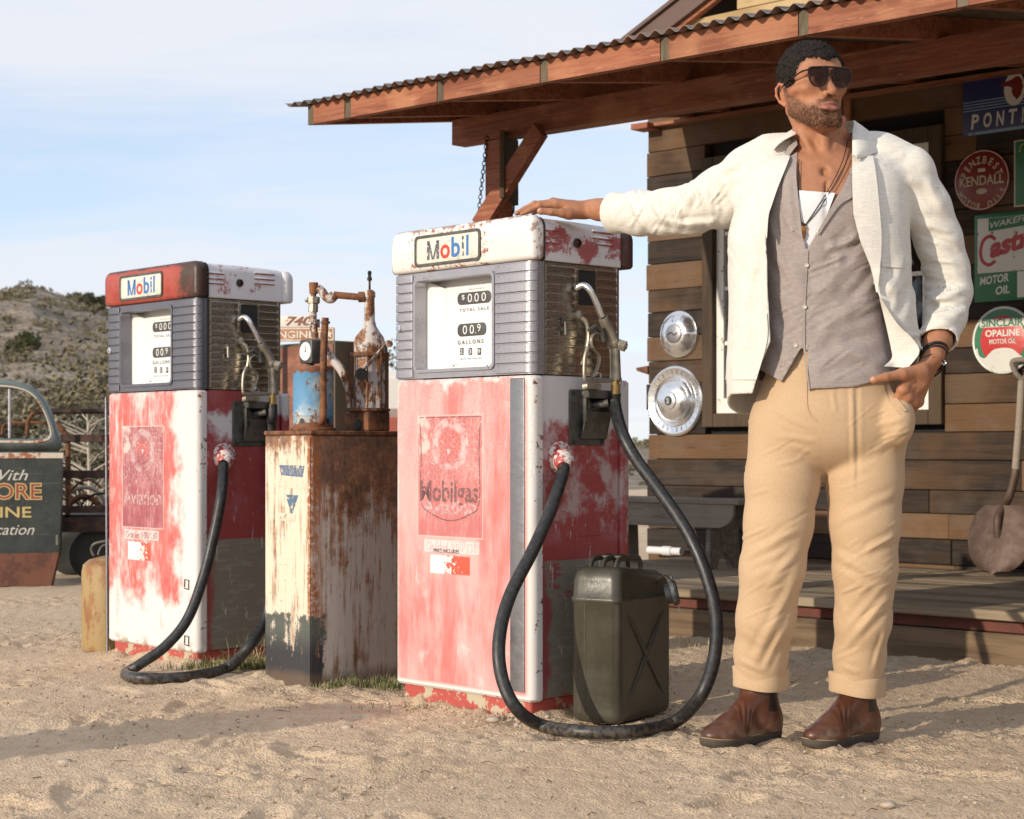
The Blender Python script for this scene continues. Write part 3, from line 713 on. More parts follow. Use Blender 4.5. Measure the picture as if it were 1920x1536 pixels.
for x in (p0.x, 4.9):
    MB().rbox(x-.052, x+.052, YD-.043, YD+.043, ZD, zb+tilt(x)-.036, .006, .004, 1).obj('post', M_red, bld)
a_ = bw(1012, 244, YD-.066); b_ = bw(906, 415, YD-.066); d = (b_-a_).normalized(); n_ = Vector((d.z, 0, -d.x))*.045; a_ = a_-d*.0; b_ = b_+d*.03
t = MB(); t.poly([a_+n_+Vector((.012, 0, .0)), a_-n_, b_-n_, b_+n_], (0, .042, 0)); t.xf(Matrix.Translation((0, -.022, 0))); t.obj('brace', M_red, bld, smooth=False)
# ================================================================ fuel pumps
def yprism(b, out, y0, y1, bev=.006):
    """outline in x-z extruded along y with softened ends"""
    cx = sum(p[0] for p in out)/len(out); cz = sum(p[1] for p in out)/len(out); wx = max(p[0] for p in out)-cx; wz = max(p[1] for p in out)-cz
    sc_ = lambda p, q: (cx+(p[0]-cx)*(1-q/wx), cz+(p[1]-cz)*(1-q/wz))
    L = [(y0, bev), (y0+bev*.35, bev*.35), (y0+bev, 0), (y1-bev, 0), (y1-bev*.35, bev*.35), (y1, bev)]
    return b.loft([[(sc_(p, q)[0], y, sc_(p, q)[1]) for p in out] for y, q in L])
def ring(b, o, i, y0, y1):
    """frame between two x-z outlines with the same number of points"""
    n = len(o); vs = [(p[0], y0, p[1]) for p in o]+[(p[0], y0, p[1]) for p in i]+[(p[0], y1, p[1]) for p in o]+[(p[0], y1, p[1]) for p in i]; fs = []
    for k in range(n):
        j = (k+1) % n; fs += [(k, j, n+j, n+k), (2*n+k, 3*n+k, 3*n+j, 2*n+j), (k, 2*n+k, 2*n+j, j), (n+k, n+j, 3*n+j, 3*n+k)]
    return b.add(vs, fs)
WHITE = (.70, .68, .66); WHITE2 = (.62, .615, .63); FRED = (.56, .145, .13); DRED = (.30, .030, .036); OLV = (.23, .215, .175); RUST = (.14, .050, .018)
def chips(g, c, amt=.66, col=RUST, sc=30):
    n = g.noise(sc, 6, .7); return g.mix(g.ss(n, amt, amt+.03), c, col)
def scratches(g, c, col, sx=90, sz=5, th=.70):
    return g.mix(g.ss(g.noise(1, 4, .7, v=g.sc(sx, sx, sz)), th, th+.05)*.8, c, col)
def front_mat(v):
    def b(g):
        g.co(); st = g.noise(1, 6, .62, v=g.sc(11, 11, 2.2, off=(v*3, 0, v))); fine = g.noise(1, 5, .7, v=g.sc(70, 70, 12)); big = g.noise(3.2, 4, .6, v=g.sc(1, 1, .8, off=(v*5.1, 2, 1)))
        blot = g.noise(9, 5, .65)
        if v == 0:                                              # near pump: red all over, rubbed pale in upright streaks, white edges
            m = g.ss(st*.55+big*.45+fine*.16, .66, .44)*.9
            edge = g.ss(g.x+g.noise(7, 4, .7)*.05, -.300, -.265)*g.ss(g.x, .318, .285)*g.ss(g.z+g.noise(12, 5, .7)*.20, 1.145, 1.09)*g.ss(g.z, .055, .075)
            m = m*.45+.55; m = g.mn(m, edge*1.0)
            c = g.mix(m, WHITE, FRED); c = g.mix(g.ss(big+st*.2, .66, .50)*.0, c, DRED)
            c = g.mix(g.ss(blot+st*.5, .84, 1.02)*.7, c, (.70, .60, .57)); c = g.mix(g.ss(st+fine*.2, .36, .28)*.5, c, (.60, .075, .055))
        else:                                                   # far pump: white with red showing round the decal
            dx = g.abs(g.x+.07)/.235; dz = g.abs(g.z-.64)/.36; d = g.mx(dx, dz); n = g.noise(6, 6, .68)
            m = g.ss(d+(n-.5)*1.2+(st-.5)*.7, 1.24, .90); m = m*g.ss(st*.6+fine*.5, .76, .50)
            m2 = g.ss(st*.6+n*.5, .60, .70)*.35*g.ss(g.z, .05, .15)
            c = g.mix(g.mx(m, m2), WHITE, FRED); c = g.mix(m*g.ss(blot, .5, .62)*.6, c, (.58, .07, .05))
        x0, x1, z0, z1 = ((-.208, .105, .527, .912) if v == 0 else (-.208, .095, .500, .895)); cx = (x0+x1)/2; hi_z = .818 if v == 0 else .80
        dec = g.rect(g.x, g.z, x0, x1, z0, z1); ins = g.rect(g.x, g.z, x0+.003, x1-.003, z0+.003, z1-.003, .001)
        ex, ez = (g.x-cx)/(.088), (g.z-hi_z)/(.083); e = g.m('POWER', ex*ex+ez*ez, .5); wob = (blot-.5)*.5
        rg = g.ss(e+wob*.3, 1.04, 1.0)*g.ss(e+wob, .62, .72); inr = g.ss(e+wob, .64, .56)
        base = (.50, .13, .13) if v == 0 else (.32, .075, .10)
        dcol = g.mix(g.ss(blot*.5+fine*.5, .45, .6)*.5, base, (.62, .33, .30)); dcol = g.mix(rg*g.ss(g.noise(24, 5, .7), .62, .42)*(.62 if v == 0 else .42), dcol, (.66, .60, .60)); dcol = g.mix(inr*g.ss(blot, .42, .5)*.5, dcol, (.56, .10, .08))
        cr = g.ss(g.vor(62, 'DISTANCE_TO_EDGE', v=g.sc(1, 1, .8, v=g.co())+g.vec(g.noise(9, 3)*.1, 0.0, g.noise(8, 3)*.1) if False else g.sc(1, 1, .8)), .035, .012)*g.ss(g.z, z0+.14, z0+.2)*.75; dcol = g.mix(cr, dcol, (.74, .64, .60))
        upz = g.ss(g.z, z0+.13, z0+.17); white_patch = g.ss(g.noise(11, 4, .6, v=g.sc(1, 1, 1, off=(4, 3, 2))), .55, .66)*upz; dcol = g.mix(white_patch*.75, dcol, (.72, .62, .56))
        c = g.mix(dec*(.88 if v == 0 else .95), c, dcol); c = g.mix((dec-ins)*.9, c, (.70, .55, .50))
        # two stuck-on labels below
        l1 = g.rect(g.x, g.z, (-.175 if v == 0 else -.19), (.088 if v == 0 else .06), (.478 if v == 0 else .455), (.518 if v == 0 else .492)); c = g.mix(l1*g.ss(fine, .62, .5)*.8, c, (.70, .62, .60))
        l2 = g.rect(g.x, g.z, (-.145 if v == 0 else -.165), (.045 if v == 0 else .005), (.412 if v == 0 else .375), (.470 if v == 0 else .445))
        c = g.mix(l2, c, g.mix(g.ss(g.noise(60, 4, .7)+(g.x+.06)*3.0, .50, .56), (.76, .73, .70), (.55, .09, .05)))
        c = g.mix(g.ss(g.noise(1, 3, .6, v=g.sc(160, 160, 9)), .70, .73)*.6, c, WHITE)
        c = scratches(g, c, (.74, .66, .62), 120, 6, .69); edg = g.mx(g.ss(g.abs(g.x), .312, .325), g.mx(g.ss(g.z, .066, .047), g.ss(g.z, 1.012, 1.026))); c = chips(g, c, .72, (.12, .06, .05), 46); c = g.mix(g.ss(g.noise(38, 6, .74)+edg*.12, .70, .73), c, (.13, .055, .028))
        if v == 1: c = g.mix(g.ss(g.z, .10, .05)*g.ss(g.noise(20, 4), .5, .6), c, (.40, .33, .26))
        return dict(color=c, rough=g.ss(st, .3, .7, .42, .62), bump=(fine*.5+cr*.6+g.noise(2.5, 2)*6, .0012))
    return mat('worn_red_and_white_front_%s' % ('a' if v == 0 else 'b'), b)
def side_mat(v):
    def b(g):
        g.co(); st = g.noise(1, 6, .66, v=g.sc(14, 14, 3, off=(2, 3+v, 1))); fine = g.noise(1, 5, .7, v=g.sc(120, 120, 30)); n = g.noise(6, 6, .66, v=g.sc(1, 1, .8, off=(v*2.2, 1, 0))); brush = g.noise(1, 5, .7, v=g.sc(12, 12, 60))
        if v == 0: red = g.ss(g.z+(n-.5)*.36+(st-.5)*.32, .895, .845); red = g.mx(red, g.ss(st, .62, .66)*.8*g.ss(g.z, .70, .8))
        else: red = g.ss(g.z+(n-.5)*.55, .93, .86); red = g.mx(red, g.ss(g.z+(n-.5)*.2, .93, .96)*g.ss(g.y+(n-.5)*.2, .06, .0))
        rub = g.ss(n*.6+g.noise(16, 5, .7)*.4, .46, .57)*g.ss(g.z, .50, .60)*(.8 if v == 0 else .10)
        c = g.mix(red, WHITE2, g.mix(fine, (.30, .040, .044), (.37, .075, .075))); c = g.mix(rub*red, c, (.50, .44, .44))
        low = g.ss(g.z+(fine-.5)*.012, .470, .462); ol = g.mix(g.ss(brush, .50, .62), OLV, (.29, .275, .235))
        wr = g.ss(brush*.6+n*.5, (.60 if v == 0 else .66), (.64 if v == 0 else .70)); wr = g.mx(wr, g.ss(g.y+(n-.5)*.16, -.125, -.150))
        ol = g.mix(wr*.85, ol, (.32, .050, .055)); c = g.mix(low, c, ol)
        c = g.mix(g.ss(g.noise(1, 4, .7, v=g.sc(60, 60, 8)), .64, .67)*.75, c, WHITE2); c = chips(g, c, .70, (.12, .09, .08), 60)
        return dict(color=c, rough=.42, bump=(fine+n*3, .0008))
    return mat('worn_side_paint_%s' % ('a' if v == 0 else 'b'), b)
def hoodfront_mat(v):
    def b(g):
        g.co(); n = g.noise(10, 7, .7); f = g.noise(45, 6, .7); ed = g.mx(g.ss(g.z, 1.485, 1.508), g.ss(g.abs(g.x), .30, .335))
        if v == 0:
            d = g.mx(g.abs(g.x+.05)/.17, g.abs(g.z-1.435)/.060); near = g.ss(d, 1.35, 1.0)
            c = g.mix(g.ss(f+near*.12+ed*.06, .66, .69), (.75, .72, .69), (.30, .11, .06)); c = g.mix(g.ss(n+ed*.22, .68, .72)*.8, c, (.22, .10, .06)); c = g.mix(g.ss(n, .3, .6)*.15, c, (.6, .5, .42))
        else:
            c = g.mix(g.ss(n, .4, .6), (.33, .050, .036), (.42, .085, .058)); c = g.mix(g.ss(n+ed*.28+g.ss(g.x, .14, .30)*.25+f*.15, .60, .86), c, (.055, .028, .020)); c = g.mix(g.ss(f, .70, .74)*.5, c, (.6, .4, .3))
        return dict(color=c, rough=.42 if v else .38, bump=(f*.6+n, .0012))
    return mat('hood_front_paint_%s' % ('a' if v == 0 else 'b'), b)
def hoodside_mat(v):
    def b(g):
        g.co(); n = g.noise(9, 7, .72, v=g.sc(1, 1, 1, off=(v*4., 0, 0))); f = g.noise(90, 5, .7)
        w = .15 if v == 0 else .06
        zone = g.ss(g.abs(g.z-1.432), .055, .02)*w+g.ss(g.y+.02, .15, -.18)*.05+g.ss(g.abs(g.y-.01), .04, .015)*g.ss(g.z, 1.43, 1.40)*w*.8
        c = g.mix(g.ss(n+zone+(f-.5)*.25, .62, .71)*.9, (.70, .69, .71), (.36, .055, .06)); c = chips(g, c, .72, (.15, .08, .07), 70)
        return dict(color=c, rough=.35, bump=(f+n*2, .0006))
    return mat('hood_side_paint_%s' % ('a' if v == 0 else 'b'), b)
def steel(name, base=(.62, .61, .62), rough=.22, dirt=.25):
    def b(g):
        g.co(); n = g.noise(8, 5, .6); f = g.noise(1, 4, .6, v=g.sc(30, 30, 160)); s = g.noise(110, 3)
        c = g.mix(g.ss(n, .45, .7)*dirt, base, tuple(q*.45 for q in base)); c = g.mix(g.ss(s+n*.3, .80, .86)*.8, c, (.16, .10, .06))
        return dict(color=c, metal=.92, rough=g.ss(n+f*.4, .4, .9, rough, rough+.2), bump=(n*2+f*.15, .0012))
    return mat(name, b)
M_alu = steel('brushed_aluminium', (.43, .42, .45), .34, .4); M_alud = steel('dull_grey_aluminium', (.22, .22, .25), .34, .4); M_chrome = steel('polished_steel', (.50, .46, .39), .09, .35); M_trimm = steel('scratched_corner_trim', (.34, .34, .36), .24, .8)
M_bright = steel('bright_chrome', (.75, .76, .78), .07, .08)
M_cast = mat('cast_alloy', lambda g: dict(color=g.mix(g.ss(g.noise(25, 5), .4, .65), (.36, .325, .265), (.24, .21, .165)), rough=.42, metal=.55, bump=(g.noise(220, 3), .0005)))
M_boot = mat('grey_casting', lambda g: dict(color=g.mix(g.ss(g.noise(22, 5), .4, .65), (.115, .112, .098), (.068, .066, .058)), rough=.5, metal=.3, bump=(g.noise(180, 3), .0006)))
M_brass = mat('brass', lambda g: dict(color=g.mix(g.noise(40, 3), (.60, .42, .16), (.40, .26, .09)), rough=.3, metal=.9))
M_dial = mat('dial_white', lambda g: dict(color=g.mix(g.ss(g.noise(30, 5, .7), .66, .70), (.78, .78, .77), (.66, .62, .55)), rough=.35))
M_cream = mat('cream_sign_plate', lambda g: dict(color=g.mix(g.ss(g.noise(26, 6, .7), .5, .72), (.68, .66, .58), (.42, .40, .34)), rough=.25, bump=(g.noise(40, 3), .0004)))
M_gask = mat('rubber_gasket', lambda g: dict(color=(.03, .032, .03), rough=.6))
def worn_ink(name, c, amt=.60, sc_=60):
    return mat(name, lambda g: dict(color=c, rough=.5, alpha=g.ss(g.noise(sc_, 5, .72), amt+.05, amt)))
M_iblue = worn_ink('sign_blue', (.045, .16, .42), .60); M_ired = worn_ink('sign_red', (.62, .045, .02), .70); M_igrey = worn_ink('sign_worn_grey', (.105, .11, .13), .55)
M_ipale = mat('faded_white_print', lambda g: dict(color=(.68, .50, .50), rough=.5, alpha=g.ss(g.noise(80, 5, .72), .60, .42)*.75)); M_idark = worn_ink('faded_dark_print', (.20, .10, .10), .52, 70)
def _hose(g):
    g.co(); n = g.noise(60, 4, .6); f = g.noise(9, 4)
    return dict(color=g.mix(g.ss(g.z, .05, .012)*g.ss(n, .38, .6)*.28+g.ss(g.noise(26, 5, .7), .62, .72)*.14, g.mix(g.ss(n, .4, .65), (.014, .014, .015), (.032, .032, .033)), (.26, .20, .14)), rough=g.ss(f, .3, .7, .32, .52), bump=(g.noise(420, 2)*.6+n, .0008))
M_hose = mat('hose_rubber', _hose)
M_cap = mat('socket_paint', lambda g: dict(color=g.mix(g.ss(g.noise(42, 6, .72), .49, .54), (.70, .65, .61), (.40, .07, .07)), rough=.45))
PNEAR = [Vector((.06, 5.25, 0)), Vector((-1.17, 6.53, 0))]; PZ = math.atan2(-.733, .68); EXL = Vector((.68, -.733, 0)); EYL = Vector((.733, .68, 0))
P2 = PNEAR[0]-EXL*.325+EYL*.215
def ph(px, py, axis, v): return hit(P2, PZ, px, py, axis, v)          # measured on the near pump, used for both
def make_pump(v):
    loc = PNEAR[v]-EXL*.325+EYL*.215
    e = empty('fuel_pump', loc, PZ, label=('tall red fuel pump nearest the camera, white top, with the man\'s hand resting on it' if v == 0 else 'white and red fuel pump further back at left with a rusty red top'), cat='fuel pump', group='old fuel pumps')
    FM, SM, HF, HS = front_mat(v), side_mat(v), hoodfront_mat(v), hoodside_mat(v)
    M_sk = mat('skirt_paint', lambda g: dict(color=g.mix(g.ss(g.noise(14, 6, .7), .52, .56), (.42, .075, .06), (.46, .40, .29)), rough=.6, bump=(g.noise(30, 4), .001)))
    MB().rbox(-.300, .300, -.198, .200, -.05, .052, .012, .004).obj('base_skirt', M_sk, e)
    MB().rbox(-.325, .325, -.215, -.166, .046, 1.026, (.024, .024, .004, .004), .008, 6).obj('front_cover', FM, e)
    MB().rbox(-.313, .313, -.1645, .1695, .052, 1.027, .003, .003, 1).obj('side_panel', SM, e)
    MB().rbox(-.325, .325, .171, .215, .046, 1.020, (.004, .004, .02, .02), .008, 5).obj('back_cover', SM, e)
    if v == 0: MB().rbox(.232, .294, -.2195, -.213, .075, 1.018, (.002, .0028, .001, .001), .002, 3).obj('corner_trim', M_trimm, e)
    # steel band
    BM = M_alu if v == 0 else M_alud
    MB().rbox(-.310, .310, -.110, .168, 1.0285, 1.370, .003, .002, 1).obj('band_core', M_black, e)
    fr = MB(); z0, z1 = 1.030, 1.3695
    fr.rbox(-.321, -.226, -.2095, -.166, z0, z1, (.012, .001, .001, .001), .001, 4); fr.rbox(.150, .321, -.2095, -.166, z0, z1, (.001, .026, .001, .001), .001, 5)
    fr.rbox(-.226, .150, -.2095, -.166, 1.3475, z1, .001, .001, 1); fr.rbox(-.226, .150, -.2095, -.166, z0, 1.0535, .001, .001, 1)
    fr.obj('band_frame', BM, e)
    rg = MB(); ring(rg, rr(-.2315, .1555, 1.0485, 1.3525, .022, 5), rr(-.2215, .1455, 1.0585, 1.3425, .016, 5), -.2155, -.166); rg.obj('window_rim', BM, e)
    nsl = 11; pz = (z1-z0-.004)/nsl
    sl_l = MB(); sl_l.rbox(-.3225, -.236, -.2150, -.2085, .0022, pz-.0016, (.010, .001, .001, .001), .0016, 4); lm = sl_l.mesh('slat', BM)
    sl_r = MB(); sl_r.rbox(.160, .323, -.2155, -.180, .0022, pz-.0016, (.001, .028, .001, .001), .0016, 5); rm = sl_r.mesh('slat', BM)
    for i in range(nsl):
        for me in (lm, rm):
            o = link(bpy.data.objects.new('slat', me), e); o.location.z = z0+.002+i*pz
    # latch disc on the left slats
    p = ph(748, 616, 'y', -.214); MB().lathe([(.011, 0), (.013, -.003), (.011, -.006), (.006, -.0065), (.005, -.003), (.0, -.003)], (p.x, -.2135, p.z), 'y', 20).obj('lock', M_bright, e)
    # recess and dial
    rc = MB()
    rc.box(-.232, .156, -.120, -.116, 1.048, 1.353); rc.box(-.232, -.224, -.166, -.120, 1.048, 1.353); rc.box(.148, .156, -.166, -.120, 1.048, 1.353); rc.box(-.224, .148, -.166, -.120, 1.347, 1.353); rc.box(-.224, .148, -.166, -.120, 1.048, 1.054)
    rc.obj('dial_recess', M_dial, e)
    w = MB(); w.poly([(-.2235, -.165, 1.055), (-.150, -.149, 1.055), (-.150, -.149, 1.319), (-.2235, -.165, 1.346)], (0, .004, 0)); w.obj('recess_cheek', M_dial, e, smooth=False)
    MB().rbox(-.148, .1475, -.152, -.122, 1.056, 1.322, .004, .003, 2).obj('dial_face', M_dial, e)
    yd = -.1525
    def dp(px, py): q = ph(px, py, 'y', yd); return q
    def win(px0, px1, py0, py1, nm='counter_window'):
        a, b_ = dp(px0, (py0+py1)/2), dp(px1, (py0+py1)/2); zc0, zc1 = dp((px0+px1)/2, py1).z, dp((px0+px1)/2, py0).z; b_x = min(b_.x, .147)
        t = MB(); h2 = (zc1-zc0)*.42; yprism(t, rr(a.x, b_x, zc0, zc1, (h2, h2 if b_.x < .146 else .001, h2 if b_.x < .146 else .001, h2), 5), yd-.0012, yd+.002, .0006); t.obj(nm, M_black, e); return a.x, b_x, zc0, zc1
    a0, a1, b0, b1 = win(858, 921, 547, 570)
    pl = lambda u, w_: (u, yd-.0022, w_); hh = b1-b0; M_num = mat('counter_digits', lambda g: dict(color=(.72, .72, .70), rough=.5))
    wd = (a1-a0)
    lettering([('$', a0+wd*.14, a0+wd*.23, b0+hh*.38, b0+hh*.84, 0)]+[('0', a0+wd*q, a0+wd*(q+.13), b0+hh*.16, b0+hh*.86, .0) for q in (.32, .52, .73)]+[('.', a0+wd*.475, a0+wd*.495, b0+hh*.2, b0+hh*.28, .02)], M_num, e, pl)
    a0, a1, b0, b1 = win(858, 912, 606, 630); hh = b1-b0; wd = a1-a0
    lettering([('0', a0+wd*q, a0+wd*(q+.15), b0+hh*.16, b0+hh*.86, .0) for q in (.20, .44)]+[('9', a0+wd*.70, a0+wd*.82, b0+hh*.3, b0+hh*.9), ('.', a0+wd*.63, a0+wd*.66, b0+hh*.18, b0+hh*.27, .02)], M_num, e, pl)
    def tx(s, px0, px1, py0, py1, m=M_text_k, bold=0):
        a = dp(px0, (py0+py1)/2); b_ = dp(px1, (py0+py1)/2); pm = (px0+px1)/2; return lettering([(s, a.x, min(b_.x, .146), dp(pm, py1).z, dp(pm, py0).z, bold)], m, e, pl)
    tx('T O T A L   S A L E', 862, 917, 577, 583, bold=.01); tx('G A L L O N S', 859, 907, 637, 645, bold=.01); tx('M O N E Y', 881, 909, 540, 542.5); tx('CENTS  PER  GALLON', 862, 903, 671, 674)
    tx('. - .. -- . - .. - .', 848, 918, 682, 684)
    for k, pxx in enumerate((866, 882, 899)):
        a = dp(pxx-3.2, 659); b_ = dp(pxx+3.2, 659); z0_, z1_ = dp(pxx, 665.5).z, dp(pxx, 652.5).z; MB().box(a.x, b_.x, yd-.001, yd+.002, z0_, z1_).obj('price_window', M_black, e)
        lettering([(('2', '3', '9')[k], a.x+.003, b_.x-.002, z0_+.004, z1_-.004)], M_num, e, pl)
    for pxx in (851, 914):
        q = dp(pxx, 686); MB().lathe([(.0030, 0), (.0025, -.002), (0, -.002)], (q.x, yd, q.z), 'y', 10).obj('screw', M_boot, e)
    gl = MB(); gl.box(-.2225, .1465, -.1695, -.1680, 1.0575, 1.3435); gl.obj('dial_glass', mat('clear_dial_glass', lambda g: dict(color=(.9, .9, .92), rough=.04, alpha=.03)), e)
    # side face of the band: ridges, nozzle opening, levers
    X0 = .312
    pr = MB(); pr.rbox(.3105, .3135, -.1635, .1695, 1.030, 1.3695, .0005, .0005, 1); pr.obj('side_sheet', M_chrome, e)
    y_a, y_b = ph(1080, 540, 'x', X0).y, ph(1113, 540, 'x', X0).y; zt, zb_ = ph(1096, 508, 'x', X0).z, ph(1096, 573, 'x', X0).z
    ns = 12; hz = (1.3695-1.030-.012)/ns
    def side_slat(ya, yb):
        t = MB(); t.loft([[(.3130, y, .002), (.3180, y, .0035), (.3165, y, hz-.006), (.3130, y, hz-.001)] for y in (ya, yb)]); return t.mesh('slat', M_chrome, angle=20)
    full = side_slat(-.146, .157); sa = side_slat(-.146, y_a-.010); sb = side_slat(y_b+.010, .157)
    for i in range(ns):
        zz = 1.036+i*hz; top = zz+hz
        if top > zb_-.004 and zz < zt+.004:
            for me in (sa, sb): link(bpy.data.objects.new('slat', me), e).location.z = zz
        else: link(bpy.data.objects.new('slat', full), e).location.z = zz
    t = MB(); o = rr(y_a-.005, y_b+.005, zb_-.006, zt+.006, .012, 4); i_ = rr(y_a, y_b, zb_, zt, .008, 4); n = len(o)
    vs = [(.3135, p[0], p[1]) for p in o]+[(.3215, p[0], p[1]) for p in o]+[(.3215, p[0], p[1]) for p in i_]+[(.3160, p[0], p[1]) for p in i_]
    t.add(vs, [(a*n+k, a*n+(k+1) % n, (a+1)*n+(k+1) % n, (a+1)*n+k) for a in range(3) for k in range(n)]); t.obj('nozzle_port_rim', M_chrome, e)
    t = MB(); t.poly([(.3150, p[0], p[1]) for p in i_], (.0012, 0, 0)); t.obj('nozzle_port', M_black, e, smooth=False)
    for sy in (-.156, .1635): MB().rbox(.3135, .3165, sy-.006, sy+.006, 1.030, 1.3695, .001, .001, 1).obj('band_edge', M_chrome, e)
    MB().rbox(.3115, .3215, -.1650, -.1570, 1.029, 1.3705, .002, .001, 2).obj('hinge_strip', M_gask if v else M_trimm, e)
    def side(px, py, x=.33): return ph(px, py, 'x', x)
    a = side(1088, 590); t = MB(); t.lathe([(.014, 0), (.014, .012), (.008, .016)], (.3165, a.y, a.z), 'x', 16)
    t.tube(catmull([side(1090, 596, .335), side(1100, 606, .345), side(1103, 630, .347), side(1098, 662, .345), side(1090, 684, .340)], 6), [.012]*7+[.0115]*10+[.008]*8, 10, flat=.6); t.obj('reset_lever', M_cast, e)
    a = side(1060, 603); t = MB(); t.lathe([(.010, 0), (.010, .008), (.006, .010)], (.3165, a.y, a.z), 'x', 14); t.tube([side(1060, 603, .328), side(1061, 628, .330)], .005, 8); t.obj('small_lever', M_boot if not v else M_cast, e)
    # hood
    hb = MB(); yprism(hb, rr(-.337, .337, 1.3715, 1.507, (.010, .010, .034, .034), 6), -.224, -.170, .014); hb.obj('hood_front', HF, e, angle=45)
    hb = MB(); yprism(hb, rr(-.330, .330, 1.3720, 1.505, (.006, .006, .034, .034), 6), -.1695, -.1635, .001); hb.obj('hood_gasket', M_gask, e, angle=45)
    hb = MB(); o = rr(-.320, .320, 1.3725, 1.503, (.004, .004, .032, .032), 6)
    hb.loft([[(p[0], y, p[1] if p[1] < 1.45 else 1.45+(p[1]-1.45)*(1-.10*max(0, (y+.05)/.22)**2)) for p in o] for y in np.linspace(-.163, .172, 9)]); hb.obj('hood_side', HS, e, angle=45)
    hb = MB(); yprism(hb, rr(-.334, .334, 1.3700, 1.494, (.010, .010, .034, .034), 6), .1735, .222, .012)
    M_back = mat('hood_back_paint_%s' % ('a' if v == 0 else 'b'), lambda g: dict(color=g.mix(g.ss(g.noise(8, 5, .7), .5, .62), (.075, .030, .026) if v == 0 else (.66, .65, .66), (.12, .05, .04) if v == 0 else (.60, .59, .60)), rough=.5))
    hb.obj('hood_back', M_back, e, angle=45)
    # sign plate
    x0, x1, z0s, z1s = -.208, .107, 1.385, 1.484
    t = MB(); ring(t, rr(x0, x1, z0s, z1s, .016, 5), rr(x0+.009, x1-.009, z0s+.009, z1s-.009, .010, 5), -.2290, -.2235); t.obj('sign_frame', M_boot, e)
    t = MB(); yprism(t, rr(x0+.008, x1-.008, z0s+.008, z1s-.008, .010, 5), -.2268, -.2225, .001); t.obj('sign_plate', M_cream, e)
    sp_ = lambda u, w_: (u, -.2275, w_); zb0, zc, zx = 1.4045, 1.4640, 1.4470
    u0, u1, st_ = -.147, -.088, .0125; t = MB(); wM = u1-u0
    for q in ([(u0, zb0), (u0+st_, zb0), (u0+st_, zc), (u0, zc)], [(u1-st_, zb0), (u1, zb0), (u1, zc), (u1-st_, zc)], [(u0+st_, zc), (u0+st_*.2, zc), (u0+wM/2-st_*.45, zb0), (u0+wM/2+st_*.1, zb0)][::-1], [(u1-st_, zc), (u1-st_*.2, zc), (u0+wM/2+st_*.45, zb0), (u0+wM/2-st_*.1, zb0)]): t.poly([(p[0], -.2270, p[1]) for p in q], (0, -.0006, 0))
    t.obj('letter', M_igrey if v == 0 else M_iblue, e, smooth=False)
    for s_, u0, u1, w0, w1, mm in (('o', -.082, -.036, zb0-.002, zx, M_ired), ('b', -.029, .012, zb0-.001, zc+.004, M_iblue), ('i', .020, .031, zb0, zc+.003, M_igrey if v == 0 else M_iblue), ('l', .041, .052, zb0, zc+.004, M_iblue)):
        lettering([(s_, u0, u1, w0, w1, .022)], mm, e, sp_)
    # louvres and lamp
    for (pa, pb) in ((1009, 1051), (1111, 1150)):
        for k, yy in enumerate((429, 441, 452)):
            dy = 4 if pa > 1100 else 0; qa, qb = ph(pa, yy+dy, 'x', .3205), ph(pb, yy+dy+1.5, 'x', .3205); zc_ = (qa.z+qb.z)/2
            t = MB(); n = 9; rings = []
            for q in range(n):
                u = q/(n-1); y = qa.y+(qb.y-qa.y)*u; h = .0075*math.sin(math.pi*min(1, max(.0, .04+u*.92)))**.35; rings.append([(.3195, y, zc_-.0045), (.3195+h, y, zc_-.0035), (.3195+h*.8, y, zc_-.0005), (.3195, y, zc_+.006)])
            t.loft(rings); t.obj('louvre', HS, e)
            t = MB(); t.box(.3196, .3206, qa.y, qb.y, zc_-.0085, zc_-.0045); t.obj('louvre_slot', M_sk, e, smooth=False)
    q = ph(1082, 456, 'x', .322); t = MB(); t.lathe([(.0145, -.003), (.0145, .006), (.012, .009), (.0095, .009), (.0095, .002), (0, .002)], (.3205, q.y, q.z), 'x', 24); t.obj('lamp_bezel', M_gask, e)
    t = MB(); t.lathe([(.0092, 0), (.007, .004), (0, .006)], (.3225, q.y, q.z), 'x', 18); t.obj('lamp_lens', mat('red_lens', lambda g: dict(color=(.10, .006, .006), rough=.15)), e)
    # nozzle boot casting
    def sp(px, py, x): return ph(px, py, 'x', x)
    ya, yb = sp(1068, 780, .318).y, sp(1134, 780, .318).y; zt, zb_ = sp(1100, 731, .318).z, sp(1100, 835, .318).z; H = zt-zb_; Wd = yb-ya
    def yzbox(b_, y0, y1, z0_, z1_, xa, xb, r=.005):
        o = rr(y0, y1, z0_, z1_, r, 3); i2 = rr(y0+.002, y1-.002, z0_+.002, z1_-.002, max(r-.002, .0005), 3); return b_.loft([[(x, p[0], p[1]) for p in oo] for x, oo in ((xa, o), (xb-.002, o), (xb, i2))])
    t = MB(); yzbox(t, ya, yb, zb_, zt, .3135, .319, .008); yzbox(t, ya+Wd*.27, yb-.002, zt-H*.16, zt-.002, .319, .358, .006); yzbox(t, ya+Wd*.27, ya+Wd*.36, zb_+H*.42, zt-H*.15, .319, .350, .003); yzbox(t, yb-Wd*.10, yb-.003, zb_+H*.42, zt-H*.15, .319, .345, .003)
    t.loft([[(.319, y, zb_+H*.10), (.319, y, zb_+H*.60), (.352, y, zb_+H*.60), (.330, y, zb_+H*.12)] for y in (ya+Wd*.27, yb-.004)]); t.obj('nozzle_boot', M_boot, e, angle=30)
    t = MB(); yzbox(t, ya+Wd*.37, yb-Wd*.12, zb_+H*.61, zt-H*.17, .319, .322, .004); t.obj('boot_hollow', M_black, e)
    t = MB(); t.tube([(.322, ya+Wd*.55, zt-H*.30), (.366, ya+Wd*.78, zt-H*.24)], [.011, .0125], 16); t.obj('boot_stub', M_boot, e)
